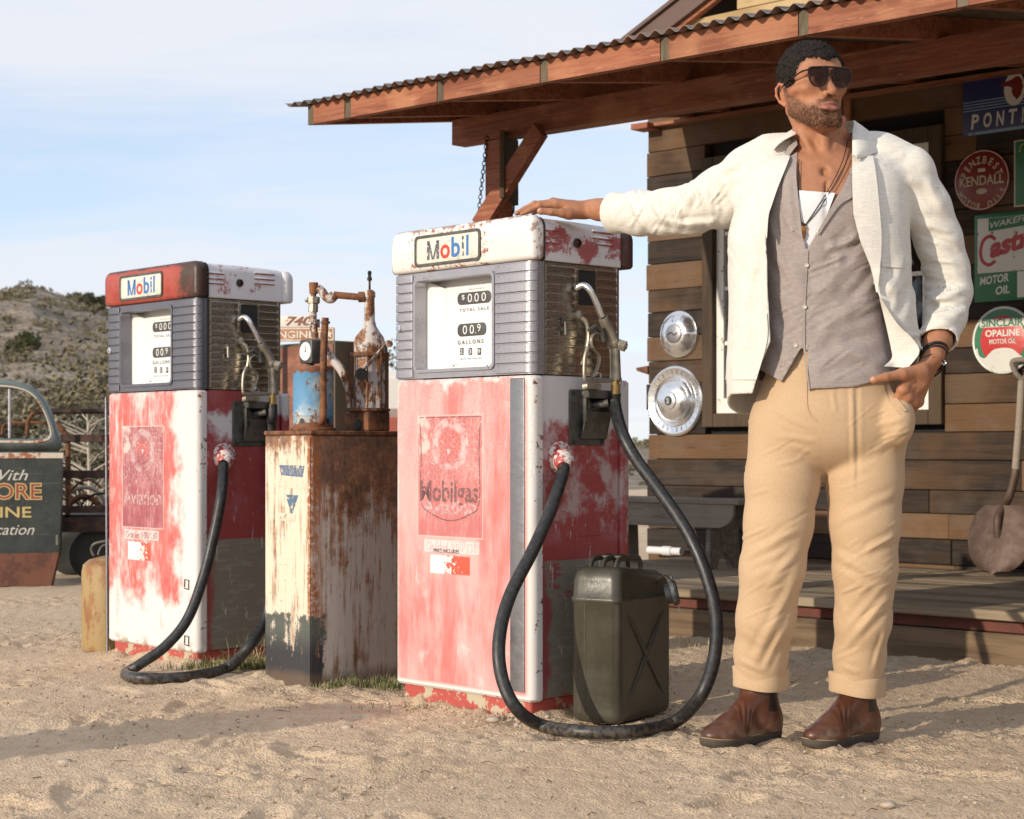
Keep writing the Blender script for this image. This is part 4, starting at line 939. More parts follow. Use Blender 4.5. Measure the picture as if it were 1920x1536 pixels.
    for fy, fz in ((.10, .06), (.10, .93), (.90, .06)):
        t = MB(); t.lathe([(.006, 0), (.006, .0025), (.004, .004), (0, .004)], (.319, ya+Wd*fy, zb_+H*fz), 'x', 10); t.obj('bolt', M_gask, e)
    # nozzle
    nz = MB(); N = lambda px, py, x=.372: sp(px, py, x)
    nz.tube(catmull([N(1131, 596), N(1140, 616), N(1149, 638)], 5), [.0155, .0163, .0168, .0172, .0176, .018, .0184, .0188, .0192, .0197, .0205], 16)
    nz.sph(N(1150, 643), .0225, 16); nz.tube([N(1150, 640), N(1166, 648, .392)], [.015, .015], 14)
    nz.tube([N(1152, 650), N(1153, 668), N(1154, 700), N(1154, 713)], [.0165, .0165, .0170, .0185], 16)
    nz = nz.obj('nozzle', M_cast, e)
    t = MB(); t.tube(catmull([N(1080, 541, .322), N(1094, 535, .345), N(1107, 545, .366), N(1119, 568, .372), N(1129, 593, .372)], 7), [.0105]*8+[.0108]*8+[.011]*8+[.0115]*5, 14); t.obj('spout', M_bright, nz)
    a = N(1163, 647, .388); b_ = N(1173, 650, .402); t = MB(); t.tube([a, b_], [.0190, .0190], 6); t.tube([b_, b_+(b_-a)*.25], [.0125, .009], 12); t.obj('hex_cap', M_cast, nz, smooth=False)
    t = MB(); t.tube(catmull([N(1164, 712), N(1130, 714), N(1102, 713), N(1096, 706), N(1097, 670), N(1103, 650)], 6), .0055, 8, flat=1.2); t.obj('guard', M_cast, nz)
    t = MB(); t.tube(catmull([N(1127, 628), N(1115, 625), N(1108, 638), N(1113, 655), N(1123, 668), N(1121, 688), N(1110, 708)], 6), .0062, 8, flat=.7); t.obj('trigger', M_cast, nz)
    t = MB(); t.tube(catmull([N(1116, 706), N(1120, 699), N(1126, 702), N(1126, 709)], 5), .0026, 8); t.obj('catch', M_bright, nz)
    t = MB(); t.tube([N(1104, 620), N(1116, 612), N(1126, 620), N(1130, 640)], [.006, .008, .010, .013], 10); t.obj('hold_block', M_boot, nz)
    t = MB(); t.tube([N(1153.6, 713), N(1153.6, 722)], [.0125, .0125], 6); t.tube([N(1153.6, 722), N(1153, 740)], [.0145, .0140], 18); t.obj('ferrule', M_brass, nz)
    t = MB(); t.loft([[(.355, p[0], p[1]) for p in rr(N(1099, 722).y, N(1125, 722).y, N(1110, 732).z, N(1110, 719).z, .006, 3)], [(.372, p[0], p[1]) for p in rr(N(1101, 722).y, N(1128, 722).y, N(1110, 729).z, N(1110, 719).z, .005, 3)]]); t.obj('boot_lip', M_cast, e)
    # hose socket
    q = sp(1050, 858, .3135); t = MB(); t.lathe([(.050, 0), (.050, .004), (.044, .010), (.030, .012)], (.3135, q.y, q.z), 'x', 28); t.obj('socket_flange', M_cap, e)
    a = Vector((.325, q.y, q.z+.004)); b_ = sp(1058, 885, .372); dv = (b_-a).normalized()
    t = MB(); t.tube([a, a+dv*.018, a+dv*.034, a+dv*.050, a+dv*.056], [.030, .034, .033, .027, .022], 20); t.obj('socket_elbow', M_cap, e)
    # cover catches
    for zc_ in ((.30,) if v else ()):
        for zz in (.30, .09):
            t = MB(); t.tube([(.245, -.217, zz-.016), (.275, -.219, zz-.018), (.277, -.2195, zz+.016), (.248, -.218, zz+.018), (.245, -.217, zz-.012)], .0022, 6); t.obj('catch', M_iron, e)
    # print on the cover
    fp = lambda u, w_: (u, -.2158, w_)
    if v == 0:
        lettering([('Mobilgas', -.195, .085, .618, .705, .02)], M_idark, e, fp); lettering([('Aviation', -.18, .075, .598, .650, .03)], M_ipale, e, lambda u, w_: (u, -.2155, w_))
        lettering([('Grades  100/130', -.165, .078, .483, .510, .0)], M_ipale, e, lambda u, w_: (u, -.2154, w_)); lettering([('PRICE INCLUDES', -.128, -.005, .478, .490, .01)], M_text_k, e, fp)
        t = MB(); sh = catmull([(-.196, .90), (-.190, .80), (-.19, .64), (-.14, .600), (-.05, .580), (.04, .600), (.088, .64), (.088, .80), (.094, .90)], 5)
        t.tube([(p[0], -.2153, p[1]) for p in sh], .0016, 4); t.tube([(-.198, -.2153, .905), (.098, -.2153, .905)], .0012, 4); t.obj('shield_outline', M_idark, e)
        # access plate on the side
        ya, yb = sp(1082, 950, .3135).y, sp(1128, 950, .3135).y; t = MB(); yzbox(t, ya, yb, sp(1100, 1006, .3135).z, sp(1100, 904, .3135).z, .3128, .3148, .004); t.obj('access_plate', SM, e)
    else:
        lettering([('Aviation', -.195, .08, .590, .650, .02)], M_ipale, e, fp); lettering([('Grades 100/130', -.18, .05, .460, .486, 0)], M_idark, e, lambda u, w_: (u, -.2155, w_))
    return e
pumps = [make_pump(0), make_pump(1)]
def to_local(e, p): return Matrix.Rotation(-PZ, 4, 'Z') @ (Vector(p)-e.location)
# hoses: each belongs to its pump
def Npt(v, px, py, x): return pumps[v].location+Matrix.Rotation(PZ, 3, 'Z') @ ph(px, py, 'x', x)
h0 = catmull([Npt(0, 1153, 738, .372), Npt(0, 1153, 760, .374), at(1166, 810, 5.33), at(1192, 860, 5.28), at(1240, 925, 5.20), at(1290, 1000, 5.12), at(1325, 1080, 5.06), at(1343, 1160, 5.0), at(1338, 1240, 4.95), at(1312, 1310, 4.93)+Vector((0, 0, .004)),
    (gnd(1262, 1355, .019)), gnd(1180, 1372, .019), gnd(1090, 1372, .019), gnd(1015, 1360, .019), at(968, 1328, 4.93), at(941, 1270, 4.96), at(936, 1200, 5.0), at(955, 1120, 5.06), at(1000, 1030, 5.13), at(1035, 950, 5.20), Npt(0, 1056, 885, .368), Npt(0, 1055, 877, .360)], 9)
MB().tube([to_local(pumps[0], p) for p in h0], .0190, 14).obj('hose', M_hose, pumps[0])
s1 = Npt(1, 1056, 885, .368); s1b = Npt(1, 1055, 877, .360); n1 = Npt(1, 1153, 738, .372)
h1 = catmull([n1, n1+Vector((.0, 0, -.05)), at(508, 800, n1.y+.02), at(512, 880, n1.y+.02), at(515, 1000, n1.y-.02), at(510, 1100, 6.42), at(496, 1165, 6.36), at(465, 1215, 6.25), gnd(425, 1253, .020), gnd(360, 1268, .020), gnd(300, 1272, .020), gnd(250, 1270, .020), at(236, 1263, 6.30), at(262, 1246, 6.33), at(310, 1212, 6.35), at(352, 1160, 6.38), at(382, 1080, 6.42), at(402, 1000, 6.45), at(415, 930, 6.47), s1, s1b], 8)
MB().tube([to_local(pumps[1], p) for p in h1], .0195, 14).obj('hose', M_hose, pumps[1])
# ================================================================ rusty oil cabinet and what stands on it
def _cab(g):
    g.co(); st = g.noise(1, 6, .68, v=g.sc(26, 26, 3.2)); n = g.noise(8, 7, .72); f = g.noise(50, 6, .7); st2 = g.noise(1, 5, .6, v=g.sc(60, 60, 4, off=(3, 1, 0)))
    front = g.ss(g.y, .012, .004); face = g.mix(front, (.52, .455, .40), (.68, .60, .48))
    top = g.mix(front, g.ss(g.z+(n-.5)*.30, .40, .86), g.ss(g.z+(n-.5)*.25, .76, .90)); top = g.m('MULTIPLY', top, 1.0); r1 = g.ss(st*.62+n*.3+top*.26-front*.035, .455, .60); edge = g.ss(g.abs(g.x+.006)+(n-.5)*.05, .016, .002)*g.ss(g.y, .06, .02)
    rustc = g.mix(g.ss(f, .35, .65), (.15, .055, .019), (.38, .150, .045)); rustc = g.mix(g.ss(n+top*.2, .55, .75)*.7, rustc, (.060, .026, .015))
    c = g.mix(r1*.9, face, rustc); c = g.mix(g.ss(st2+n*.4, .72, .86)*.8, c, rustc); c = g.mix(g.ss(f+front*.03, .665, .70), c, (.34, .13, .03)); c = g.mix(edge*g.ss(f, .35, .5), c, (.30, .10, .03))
    lowl = g.z+(g.noise(1, 4, .6, v=g.sc(40, 40, 2))-.5)*.07; dk = g.ss(lowl, .245, .238)*g.mx(front, g.ss(g.y+(n-.5)*.12, .06, .045)); dk = dk*g.ss(n*.55+st*.45+g.ss(g.z, .0, .2)*.06, .62, .56)
    c = g.mix(dk, c, g.mix(g.ss(g.z, .10, .20), (.030, .030, .034), (.085, .095, .082)))
    base = g.ss(g.z+(n-.5)*.06, .06, .02); c = g.mix(base*.6, c, (.16, .10, .06))
    return dict(color=c, rough=.62, bump=(f*.5+n*2+r1*.4, .0022))
M_cab = mat('rusted_cabinet_paint', _cab)
def _rusty(g):
    g.co(); n = g.noise(22, 7, .72); f = g.noise(80, 5, .7)
    c = g.mix(g.ss(n, .38, .6), (.075, .030, .016), (.22, .085, .032)); c = g.mix(g.ss(f, .58, .68)*.7, c, (.34, .17, .08)); return dict(color=c, rough=.75, bump=(f+n, .0018))
M_rust = mat('rust', _rusty)
def _wr(g):
    g.co(); n = g.noise(20, 7, .74); f = g.noise(70, 6, .7); st = g.noise(1, 5, .65, v=g.sc(50, 50, 12))
    r = g.ss(n*.6+st*.4, .475, .53); rc = g.mix(g.ss(f, .4, .62), (.10, .036, .018), (.32, .13, .045)); return dict(color=g.mix(r, (.56, .51, .48), rc), rough=.6, bump=(f-r*.6, .0014))
M_wrust = mat('white_paint_and_rust', _wr)
def _blue(g):
    g.co(); n = g.noise(30, 7, .76); big = g.noise(7, 3, .6); lo = g.mx(g.ss(g.z, .035, .015), g.ss(g.z, .195, .212)); r = g.ss(n+lo*.2+(big-.5)*.25, .56, .60)
    c = g.mix(g.ss(big, .42, .62), (.10, .27, .46), (.44, .49, .48)); return dict(color=g.mix(r, c, g.mix(g.ss(n, .6, .75), (.22, .085, .045), (.10, .04, .02))), rough=.55, bump=(n-r*.5, .0014))
M_blue = mat('chipped_blue_paint', _blue)
CL = gnd(583, 1290); cab = empty('oil_cabinet', CL, PZ, label='rust streaked cream and dark cabinet between the two fuel pumps', cat='cabinet')
MB().rbox(-.268, 0, 0, .56, -.03, .852, (.004, .005, .004, .004), .004, 3).obj('cabinet_body', M_cab, cab)
MB().rbox(-.272, .004, -.004, .564, .853, .868, .005, .003, 2).obj('lid', M_rust, cab)
MB().rbox(-.030, -.001, -.0035, -.0008, .02, .846, .001, .0006, 1).obj('corner_flange', M_cab, cab)
fpl = lambda u, w_: (u, -.0014, w_)
M_badge = worn_ink('badge_blue', (.10, .17, .26), .52, 60); M_lab = worn_ink('label_cream', (.66, .58, .46), .58, 60)
def cabp(px, py): return hit(CL, PZ, px, py, 'y', 0)
t = MB(); a = cabp(524, 872); b_ = cabp(571, 895); t.poly([(a.x, -.0005, a.z), (a.x+.01, -.0005, b_.z+.006), (b_.x-.01, -.0005, b_.z), (b_.x, -.0005, a.z-.002)], (0, -.0006, 0)); t.obj('badge', M_badge, cab, smooth=False); t = MB(); t.poly([(a.x+.035, -.0005, b_.z-.06), (b_.x-.035, -.0005, b_.z-.062), ((a.x+b_.x)/2, -.0005, b_.z-.13)], (0, -.0006, 0)); t.obj('badge_point', M_badge, cab, smooth=False)
t = MB(); t.poly([(a.x-.012, -.0005, b_.z-.006), (a.x-.004, -.0005, b_.z-.036), (b_.x+.004, -.0005, b_.z-.040), (b_.x+.012, -.0005, b_.z-.010)], (0, -.0006, 0)); t.obj('badge_banner', M_lab, cab, smooth=False)
lettering([('MOTOR OIL', a.x+.008, b_.x-.008, b_.z+.008, a.z-.006, .01)], M_ipale, cab, fpl)
a2, b2 = cabp(522, 962), cabp(554, 978); t = MB(); yprism(t, rr(a2.x, b2.x, b2.z, a2.z, .002, 2), -.0012, .0, .0003); t.obj('price_plate', M_lab, cab)
# -- blue canister with gauge
def cabz(px, py, Y): return at(px, py, Y)
Yc = 6.17; c0 = at(587, 800, Yc); c0.z = .869
can = empty('blue_canister', c0, PZ, label='chipped blue canister with a round white gauge on top of the rusty cabinet', cat='canister')
t = MB(); t.lathe([(.078, 0), (.080, .004), (.078, .010), (.070, .012)], n=32); t.obj('base_tray', M_rust, can)
t = MB(); t.lathe([(.0695, .010), (.0700, .012), (.0700, .050), (.0712, .053), (.0700, .056), (.0700, .205), (.072, .208), (.072, .222), (.069, .226)], n=40); t.obj('drum', M_blue, can)
for ang in (-70, 10):
    a_ = math.radians(ang); d = Vector((math.cos(a_), math.sin(a_), 0)); t = MB(); t.tube([d*.066+Vector((0, 0, .034)), d*.0706+Vector((0, 0, .034))], [.0095, .0095], 14); t.obj('hole', M_black, can)
q = Matrix.Rotation(-PZ, 3, 'Z') @ (at(573, 659, Yc-.02)-c0); GZ = q.z
t = MB(); yprism(t, rr(q.x-.036, q.x+.036, GZ-.042, GZ+.042, .008, 4), q.y, q.y+.045, .003); t.box(q.x-.01, q.x+.01, q.y+.01, q.y+.03, .222, GZ-.037); t.obj('gauge_housing', M_boot, can)
t = MB(); t.lathe([(.0325, .0), (.0325, -.002), (.0315, -.003), (.0305, -.0015), (0, -.001)], (q.x, q.y, GZ), 'y', 30); t.obj('gauge_dial', M_dial, can)
t = MB(); t.box(q.x-.0012, q.x+.0012, q.y-.0025, q.y-.0015, GZ-.004, GZ+.018); t.lathe([(.0035, -.0015), (.0025, -.003), (0, -.003)], (q.x, q.y, GZ), 'y', 10)
for k in range(10):
    a_ = math.pi*(1.25-1.5*k/9); u = Vector((math.cos(a_), 0, math.sin(a_))); s_ = Vector((u.z, 0, -u.x))*.0007; c_ = Vector((q.x, q.y-.0016, GZ)); t.poly([c_+u*.019-s_, c_+u*.019+s_, c_+u*.0235+s_, c_+u*.0235-s_], (0, -.0004, 0))
t.obj('needle', M_gask, can, smooth=False)
# -- hand pump
Yh = 6.28; hb0 = at(693, 806, Yh); hb0.z = .869
hp = empty('hand_pump', hb0, PZ, label='rusty white hand pump with pipework and crank on top of the cabinet', cat='hand pump'); Rl = Matrix.Rotation(-PZ, 3, 'Z')
L = lambda px, py, Y=Yh: Rl @ (at(px, py, Y)-hb0)
t = MB(); t.rbox(-.085, .055, -.05, .05, 0, .070, .006, .004, 2); t.obj('base_block', M_rust, hp)
t = MB(); t.lathe([(.072, .070), (.074, .074), (.074, .080), (.060, .082)], n=8); t.obj('lower_flange', M_rust, hp, smooth=False)
zc = lambda py: .869+0 if False else (HC+(YH-py)/F*Yh-.869)
zt_ = zc(665)
t = MB(); t.lathe([(.056, .080), (.056, zt_-.008)], n=8); t.obj('barrel', M_wrust, hp, smooth=False)
t = MB(); t.lathe([(.068, zt_-.008), (.070, zt_-.004), (.070, zt_+.004), (.060, zt_+.006)], n=8); t.obj('upper_flange', M_rust, hp, smooth=False)
t = MB(); t.lathe([(.056, zt_+.006), (.057, zc(645)), (.050, zc(632)), (.036, zc(622)), (.024, zc(612)), (.019, zc(600)), (.0175, zc(560)), (.021, zc(556)), (.020, zc(548)), (.012, zc(544))], n=28); t.obj('bottle_neck', M_wrust, hp)
for k in range(8):
    a_ = math.pi/4*k; t = MB(); t.tube([(.066*math.cos(a_), .066*math.sin(a_), .070), (.066*math.cos(a_), .066*math.sin(a_), zt_+.008)], .0028, 6); t.obj('tie_rod', M_rust, hp)
t = MB(); t.lathe([(.004, zc(545)), (.004, zc(527)), (.008, zc(526)), (.009, zc(522)), (.006, zc(519)), (.006, zc(514)), (.008, zc(512)), (.005, zc(508))], n=12); t.obj('vent_rod', M_iron, hp)
t = MB(); t.tube([L(684, 557), L(672, 557)], [.019, .019], 14); t.tube([L(672, 557), L(626, 553)], [.0125, .0125], 14); t.obj('cross_pipe', M_rust, hp)
t = MB(); t.tube(catmull([L(628, 553), L(622, 560), L(612, 558), L(603, 545), L(596, 540)], 5), [.016]*5+[.017]*5+[.0155]*5+[.0145]*6, 14); t.tube([L(627, 553), L(621, 558)], [.0185, .0185], 8); t.obj('elbow', M_wrust, hp)
t = MB(); t.tube([L(588, 530), L(588, 534), L(588, 551)], [.0165, .017, .015], 14); t.tube([L(588, 551), L(588, 557)], [.010, .010], 10); t.obj('tee_fitting', M_rust, hp)
t = MB(); t.tube([L(588, 557), L(588, 569)], [.0225, .0225], 8); t.tube([L(588, 569), L(587, 585)], [.0165, .0175], 8); t.tube([L(578, 562), L(572, 565)], [.006, .005], 8); t.obj('union_nut', M_cast, hp, smooth=False)
t = MB(); t.tube(catmull([L(587, 584), L(587, 600), L(589, 620), L(594, 645), L(600, 662)], 5), [.0135]*5+[.014]*5+[.0125]*5+[.011]*6, 12); t.tube([L(587, 604), L(587, 608)], [.0185, .0185], 10); t.obj('down_pipe', M_wrust, hp)
t = MB(); t.tube(catmull([L(606, 650, 6.33), L(622, 672, 6.33), L(640, 694, 6.32), L(652, 722, 6.32), L(659, 765, 6.32)], 6), [.016]*25, 12); t.obj('curved_pipe', M_wrust, hp)
t = MB(); t.tube(catmull([L(610, 596, 6.06), L(608, 640, 6.06), L(606, 700, 6.06), L(606, 760, 6.06), L(606, 782, 6.06), L(602, 792, 6.08)], 6), .0125, 14); t.tube([L(610, 603, 6.06), L(610, 607, 6.06)], [.0165, .0165], 12); t.obj('stand_pipe', M_rust, hp)
ya = Yh-.085; t = MB(); t.tube([L(731, 640, ya), L(722, 646, ya), L(676, 700, ya)], [.010, .0085, .0105], 10, flat=.6); t.tube([L(728, 644, ya+.07), L(730, 645, ya-.015)], [.012, .013], 12); t.obj('crank_arm', M_wrust, hp)
t = MB(); t.tube([L(676, 700, ya+.01), L(678, 702, ya-.035)], [.019, .022], 18); t.obj('crank_knob', M_gask, hp)
t = MB(); t.lathe([(.020, 0), (.018, -.006), (0, -.008)], (.0, -.051, .022), 'y', 16); t.obj('drain_plug', M_gask, hp)

# ================================================================ things behind
M_obox = mat('olive_box_paint', lambda g: dict(color=g.mix(g.ss(g.noise(9, 5, .7), .45, .6), (.085, .070, .042), (.12, .07, .04)), rough=.6)); M_rbox = mat('red_brown_paint', lambda g: dict(color=g.mix(g.ss(g.noise(9, 5, .7), .45, .62), (.20, .075, .045), (.30, .13, .08)), rough=.6))
bx = at(628, 700, 7.75); bx.z = 0; bb = empty('brown_cabinet', bx, PZ, label='tall olive brown metal box standing behind the blue canister', cat='cabinet')
MB().rbox(-.42, 0, 0, .30, 0, 1.285, .006, .006, 2).obj('box_body', M_obox, bb); MB().rbox(-.41, -.01, -.004, -.0005, .06, 1.27, .001, .001, 1).obj('door', M_rbox, bb)
for zz in (1.20, 1.12): 
    t = MB(); t.lathe([(.014, 0), (.014, .006), (0, .008)], (0.0005, .13, zz), 'x', 14); t.obj('knob', M_gask, bb)
M_signb = mat('tan_sign', lambda g: dict(color=g.mix(g.ss(g.noise(14, 6, .7), .55, .62), (.42, .20, .10), (.58, .42, .30)), rough=.6))
M_signc = mat('cream_sign_print', lambda g: dict(color=g.mix(g.ss(g.noise(30, 5, .7), .58, .64), (.76, .70, .62), (.5, .3, .2)), rough=.6))
sa = at(548, 636, 7.95); sg = empty('engine_sign', (sa.x, sa.y, 0), math.radians(-6), label='tan two-tier sign reading ENGINE T behind the blue canister', cat='sign'); z0 = sa.z-.01; wS = (628-548)/F*7.95
t = MB(); yprism(t, rr(-.12, wS, z0, z0+.062, .006, 3), 0, .012, .001); t.obj('lower_board', M_signb, sg)
t = MB(); yprism(t, rr(-.12, wS*.50, z0+.064, z0+.115, .005, 3), 0, .012, .001); t.obj('upper_board', M_signc, sg)
t = MB(); ring(t, rr(-.117, wS-.003, z0+.003, z0+.059, .005, 3), rr(-.113, wS-.007, z0+.007, z0+.055, .004, 3), -.001, 0); t.obj('border', M_signc, sg)
lettering([('ENGINE', -.09, wS*.52, z0+.014, z0+.046, .02), ('T', wS*.60, wS*.70, z0+.014, z0+.046, .02)], M_signc, sg, lambda u, w_: (u, -.0015, w_))
st = [(wS*.88+.017*(1 if k % 2 == 0 else .45)*math.sin(math.pi*k/5), -.0008, z0+.031+.020*(1 if k % 2 == 0 else .45)*math.cos(math.pi*k/5)) for k in range(10)]
t = MB(); t.poly(st, (0, -.0008, 0)); t.obj('star', M_signc, sg, smooth=False)
lettering([('740', -.03, wS*.47, z0+.070, z0+.112, .03, .3)], M_rbox, sg, lambda u, w_: (u, -.0012, w_))
t = MB(); t.box(-.10, -.07, .013, .04, 0, z0+.1); t.box(wS*.46, wS*.46+.03, .013, .04, 0, z0+.1); t.obj('sign_post', M_iron, sg)
# small red wagon far behind
wg = empty('red_wagon', at(625, 845, 20).to_2d().to_3d(), 0, label='red and white wagon far off between the hand pump and the near pump', cat='wagon')
MB().rbox(0, 2.9, 0, 1.5, .45, 1.18, .05, .03, 3).obj('wagon_body', mat('wagon_red', lambda g: dict(color=g.mix(g.noise(3, 4), (.34, .07, .04), (.28, .08, .05)), rough=.6)), wg); MB().rbox(.5, 2.7, .1, 1.4, 1.18, 1.72, .12, .1, 4).obj('canopy', mat('wagon_white', lambda g: dict(color=(.6, .58, .55), rough=.6)), wg)
for x in (.5, 2.3):
    for y in (-.02, 1.4):
        t = MB(); t.lathe([(.0, 0), (.30, 0), (.36, .02), (.36, .12), (.30, .14), (0, .14)], (x, y-.04, .36), 'y', 22); t.obj('wheel', M_gask, wg)
# propane cylinder
pc = Vector((-1.628, 7.20, 0)); pr_ = empty('gas_cylinder', pc, label='rusty yellow gas cylinder with a grey valve beside the far fuel pump', cat='gas cylinder')
M_cyl = mat('rusty_yellow_paint', lambda g: dict(color=g.mix(g.ss(g.noise(10, 7, .72, v=g.sc(1, 1, .5)), .46, .56), (.34, .235, .10), g.mix(g.noise(40, 3), (.20, .085, .03), (.34, .16, .06))), rough=.6, bump=(g.noise(60, 5), .001)))
t = MB(); t.lathe([(.10, -.02), (.125, -.01), (.130, .02), (.130, .305), (.124, .335), (.10, .355), (.055, .368), (.03, .370)], n=36); t.obj('tank', M_cyl, pr_)
t = MB(); t.lathe([(.018, .368), (.018, .395), (.011, .40), (.011, .425)], n=14); t.tube([(0, 0, .405), (.05, -.02, .41)], [.009, .011], 10); t.obj('valve', M_cast, pr_)
t = MB(); t.tube(catmull([(-.075, -.03, .372), (-.085, -.03, .40), (-.06, -.04, .425), (.03, -.05, .435), (.07, -.04, .42), (.075, -.03, .385)], 5), .006, 8); t.tube(catmull([(-.07, .02, .372), (-.05, .03, .41), (.03, .03, .415), (.06, .02, .385)], 5), .005, 8); t.obj('handle', M_boot, pr_)
# thin rod leaning at the far pump
a_ = at(200, 746, 7.06); t = MB(); t.tube([(0, 0, -.05), (-.006, 0, a_.z)], .0055, 8); o = t.obj('metal_rod', M_alud, None, label='thin upright metal rod at the left edge of the far fuel pump', cat='rod'); o.location = (a_.x+.004, a_.y, 0)

# ================================================================ old truck
TY = 10.45; TX = at(112, 900, TY).x
tr = empty('old_truck', (TX, TY, 0), math.radians(4), label='dark old truck cab with painted lettering and a stake bed at the left edge', cat='truck')
TZr = math.radians(4)
def tp(px, py, yl=0.0): return hit((TX, TY, 0), TZr, px, py, 'y', yl)
def _trk(g):
    g.co(); n = g.noise(5, 6, .7); f = g.noise(30, 5, .7); c = g.mix(g.ss(n, .4, .65), (.016, .021, .020), (.034, .040, .036)); up = g.ss(g.z+(n-.5)*.1, .80, .92)
    c = g.mix(up, c, (.14, .175, .17)); c = g.mix(g.ss(f+up*.05, .66, .72)*.8, c, (.16, .09, .05)); c = g.mix(g.ss(g.noise(1, 4, .7, v=g.sc(3, 3, 60)), .64, .70)*.4, c, (.15, .16, .15))
    return dict(color=c, rough=.45, bump=(f+n, .002))
M_truck = mat('truck_paint', _trk); M_tstripe = mat('truck_stripe', lambda g: dict(color=g.mix(g.ss(g.noise(14, 6, .7), .52, .58), (.55, .48, .40), (.30, .11, .05)), rough=.6))
M_sill = mat('truck_rusty_sill', lambda g: dict(color=g.mix(g.ss(g.noise(9, 6, .7), .45, .6), (.15, .055, .032), (.09, .035, .022)), rough=.8, bump=(g.noise(40, 4), .002)))
def PZl(px, py): q = tp(px, py); return (q.x, q.z)
out = [PZl(112, 1040), PZl(115, 980), PZl(116, 900), PZl(114, 850)]+[PZl(*p) for p in ((108, 812), (98, 782), (84, 752), (66, 731), (44, 719), (20, 713), (0, 711), (-60, 711), (-125, 713), (-160, 725), (-175, 760), (-180, 850), (-180, 1040))]
inn = [PZl(*p) for p in ((93, 812), (90, 796), (80, 770), (66, 748), (48, 735), (22, 729), (0, 728), (-60, 728), (-125, 730), (-140, 745), (-146, 790), (-144, 815), (-130, 822), (0, 822), (60, 823), (82, 822), (91, 818))]
belt = PZl(116, 846)[1]
# lower door panel
low = [p for p in out if p[1] <= belt+.001]; xr, xl = PZl(116, 846)[0], PZl(-180, 846)[0]
t = MB(); t.poly([(p[0], -.02, p[1]) for p in ([out[0], out[1], out[2], (xr, belt)]+[(xl, belt), out[-1]])], (0, .06, 0)); t.obj('door_panel', M_truck, tr, smooth=False)
# upper frame: resample both outlines by angle about the window centre
cx_, cz_ = (xr+xl)/2, PZl(0, 790)[1]
upo = [(xr, belt)]+[p for p in out[3:] if p[1] > belt]+[(xl, belt)]
def raycast(poly, a):
    d = (math.cos(a), math.sin(a)); best = None
    for (p, q) in zip(poly, poly[1:]+poly[:1]):
        ex, ez = q[0]-p[0], q[1]-p[1]; den = d[0]*ez-d[1]*ex
        if abs(den) < 1e-9: continue
        tt = ((p[0]-cx_)*ez-(p[1]-cz_)*ex)/den; uu = ((p[0]-cx_)*d[1]-(p[1]-cz_)*d[0])/den
        if tt > 0 and -1e-6 <= uu <= 1+1e-6 and (best is None or tt > best): best = tt
    return (cx_+d[0]*best, cz_+d[1]*best)
up2 = [(p[0], p[1]) for p in catmull(upo, 4)]; in2 = [(p[0], p[1]) for p in catmull(inn, 4, True)]; AN = [2*math.pi*k/96+.001 for k in range(96)]
O2 = [raycast(up2, a) for a in AN]; I2 = [raycast(in2, a) for a in AN]; mid = [(o[0]*.30+i[0]*.70, o[1]*.30+i[1]*.70) for o, i in zip(O2, I2)]; mid2 = [(o[0]*.62+i[0]*.38, o[1]*.62+i[1]*.38) for o, i in zip(O2, I2)]
t = MB(); n = 96; vs = []
for ou, y in ((O2, .05), (O2, -.005), (mid2, -.022), (mid, -.018), (I2, -.004), (I2, .05)): vs += [(p[0], y, p[1]) for p in ou]
t.add(vs, [(a*n+k, a*n+(k+1) % n, (a+1)*n+(k+1) % n, (a+1)*n+k) for a in range(5) for k in range(n)]); t.obj('window_frame', M_truck, tr, angle=50)
t = MB(); q1 = [(o[0]*.34+i[0]*.66, o[1]*.34+i[1]*.66) for o, i in zip(O2, I2)]; q2 = [(o[0]*.16+i[0]*.84, o[1]*.16+i[1]*.84) for o, i in zip(O2, I2)]; ring(t, q1, q2, -.0235, -.014); t.obj('window_trim', M_tstripe, tr)
a_, b_ = tp(118, 850, -.024), tp(-180, 860, -.024); MB().rbox(b_.x, a_.x+.003, -.028, -.0205, tp(60, 859.5).z, tp(60, 849).z, .001, .001, 1).obj('stripe', M_tstripe, tr)
q = tp(18, 775, -.005); MB().rbox(q.x-.007, q.x+.007, -.012, .006, tp(18, 822).z, tp(18, 729).z, .003, .001, 2).obj('vent_bar', M_alu, tr)
t = MB(); t.poly([(PZl(-180, 1041)[0], -.03, PZl(0, 1041)[1]), (PZl(112, 1041)[0], -.03, PZl(0, 1036)[1]), (PZl(98, 1063)[0], -.04, .0), (PZl(-180, 1063)[0], -.04, .0)], (0, .08, 0)); t.obj('sill', M_sill, tr, smooth=False)
t = MB(); q = tp(109, 1012, -.03); t.tube([(q.x, -.035, q.z-.03), (q.x, -.035, q.z+.03)], [.014, .014], 10); t.obj('door_hinge', M_boot, tr)
t = MB(); xb0 = xl; t.box(xb0, xr-.02, .12, 1.25, .10, belt-.02); t.obj('cab_interior', M_black, tr) if False else None
t = MB(); t.loft([[(xl+.05, y, PZl(0, 712)[1]-.02), (xr-.42, y, PZl(0, 712)[1]-.02), (xr-.42, y, PZl(0, 712)[1]+.01), (xl+.05, y, PZl(0, 712)[1]+.01)] for y in (.05, 1.25)]); t.obj('cab_roof', M_truck, tr)
t = MB(); t.poly([(p[0]-(.45 if p[0] > 0-.6 else 0), 1.25, p[1]) for p in ([out[0], out[1], out[2], (xr, belt), (xl, belt), out[-1]])], (0, .04, 0)); t.obj('far_door', M_truck, tr, smooth=False)
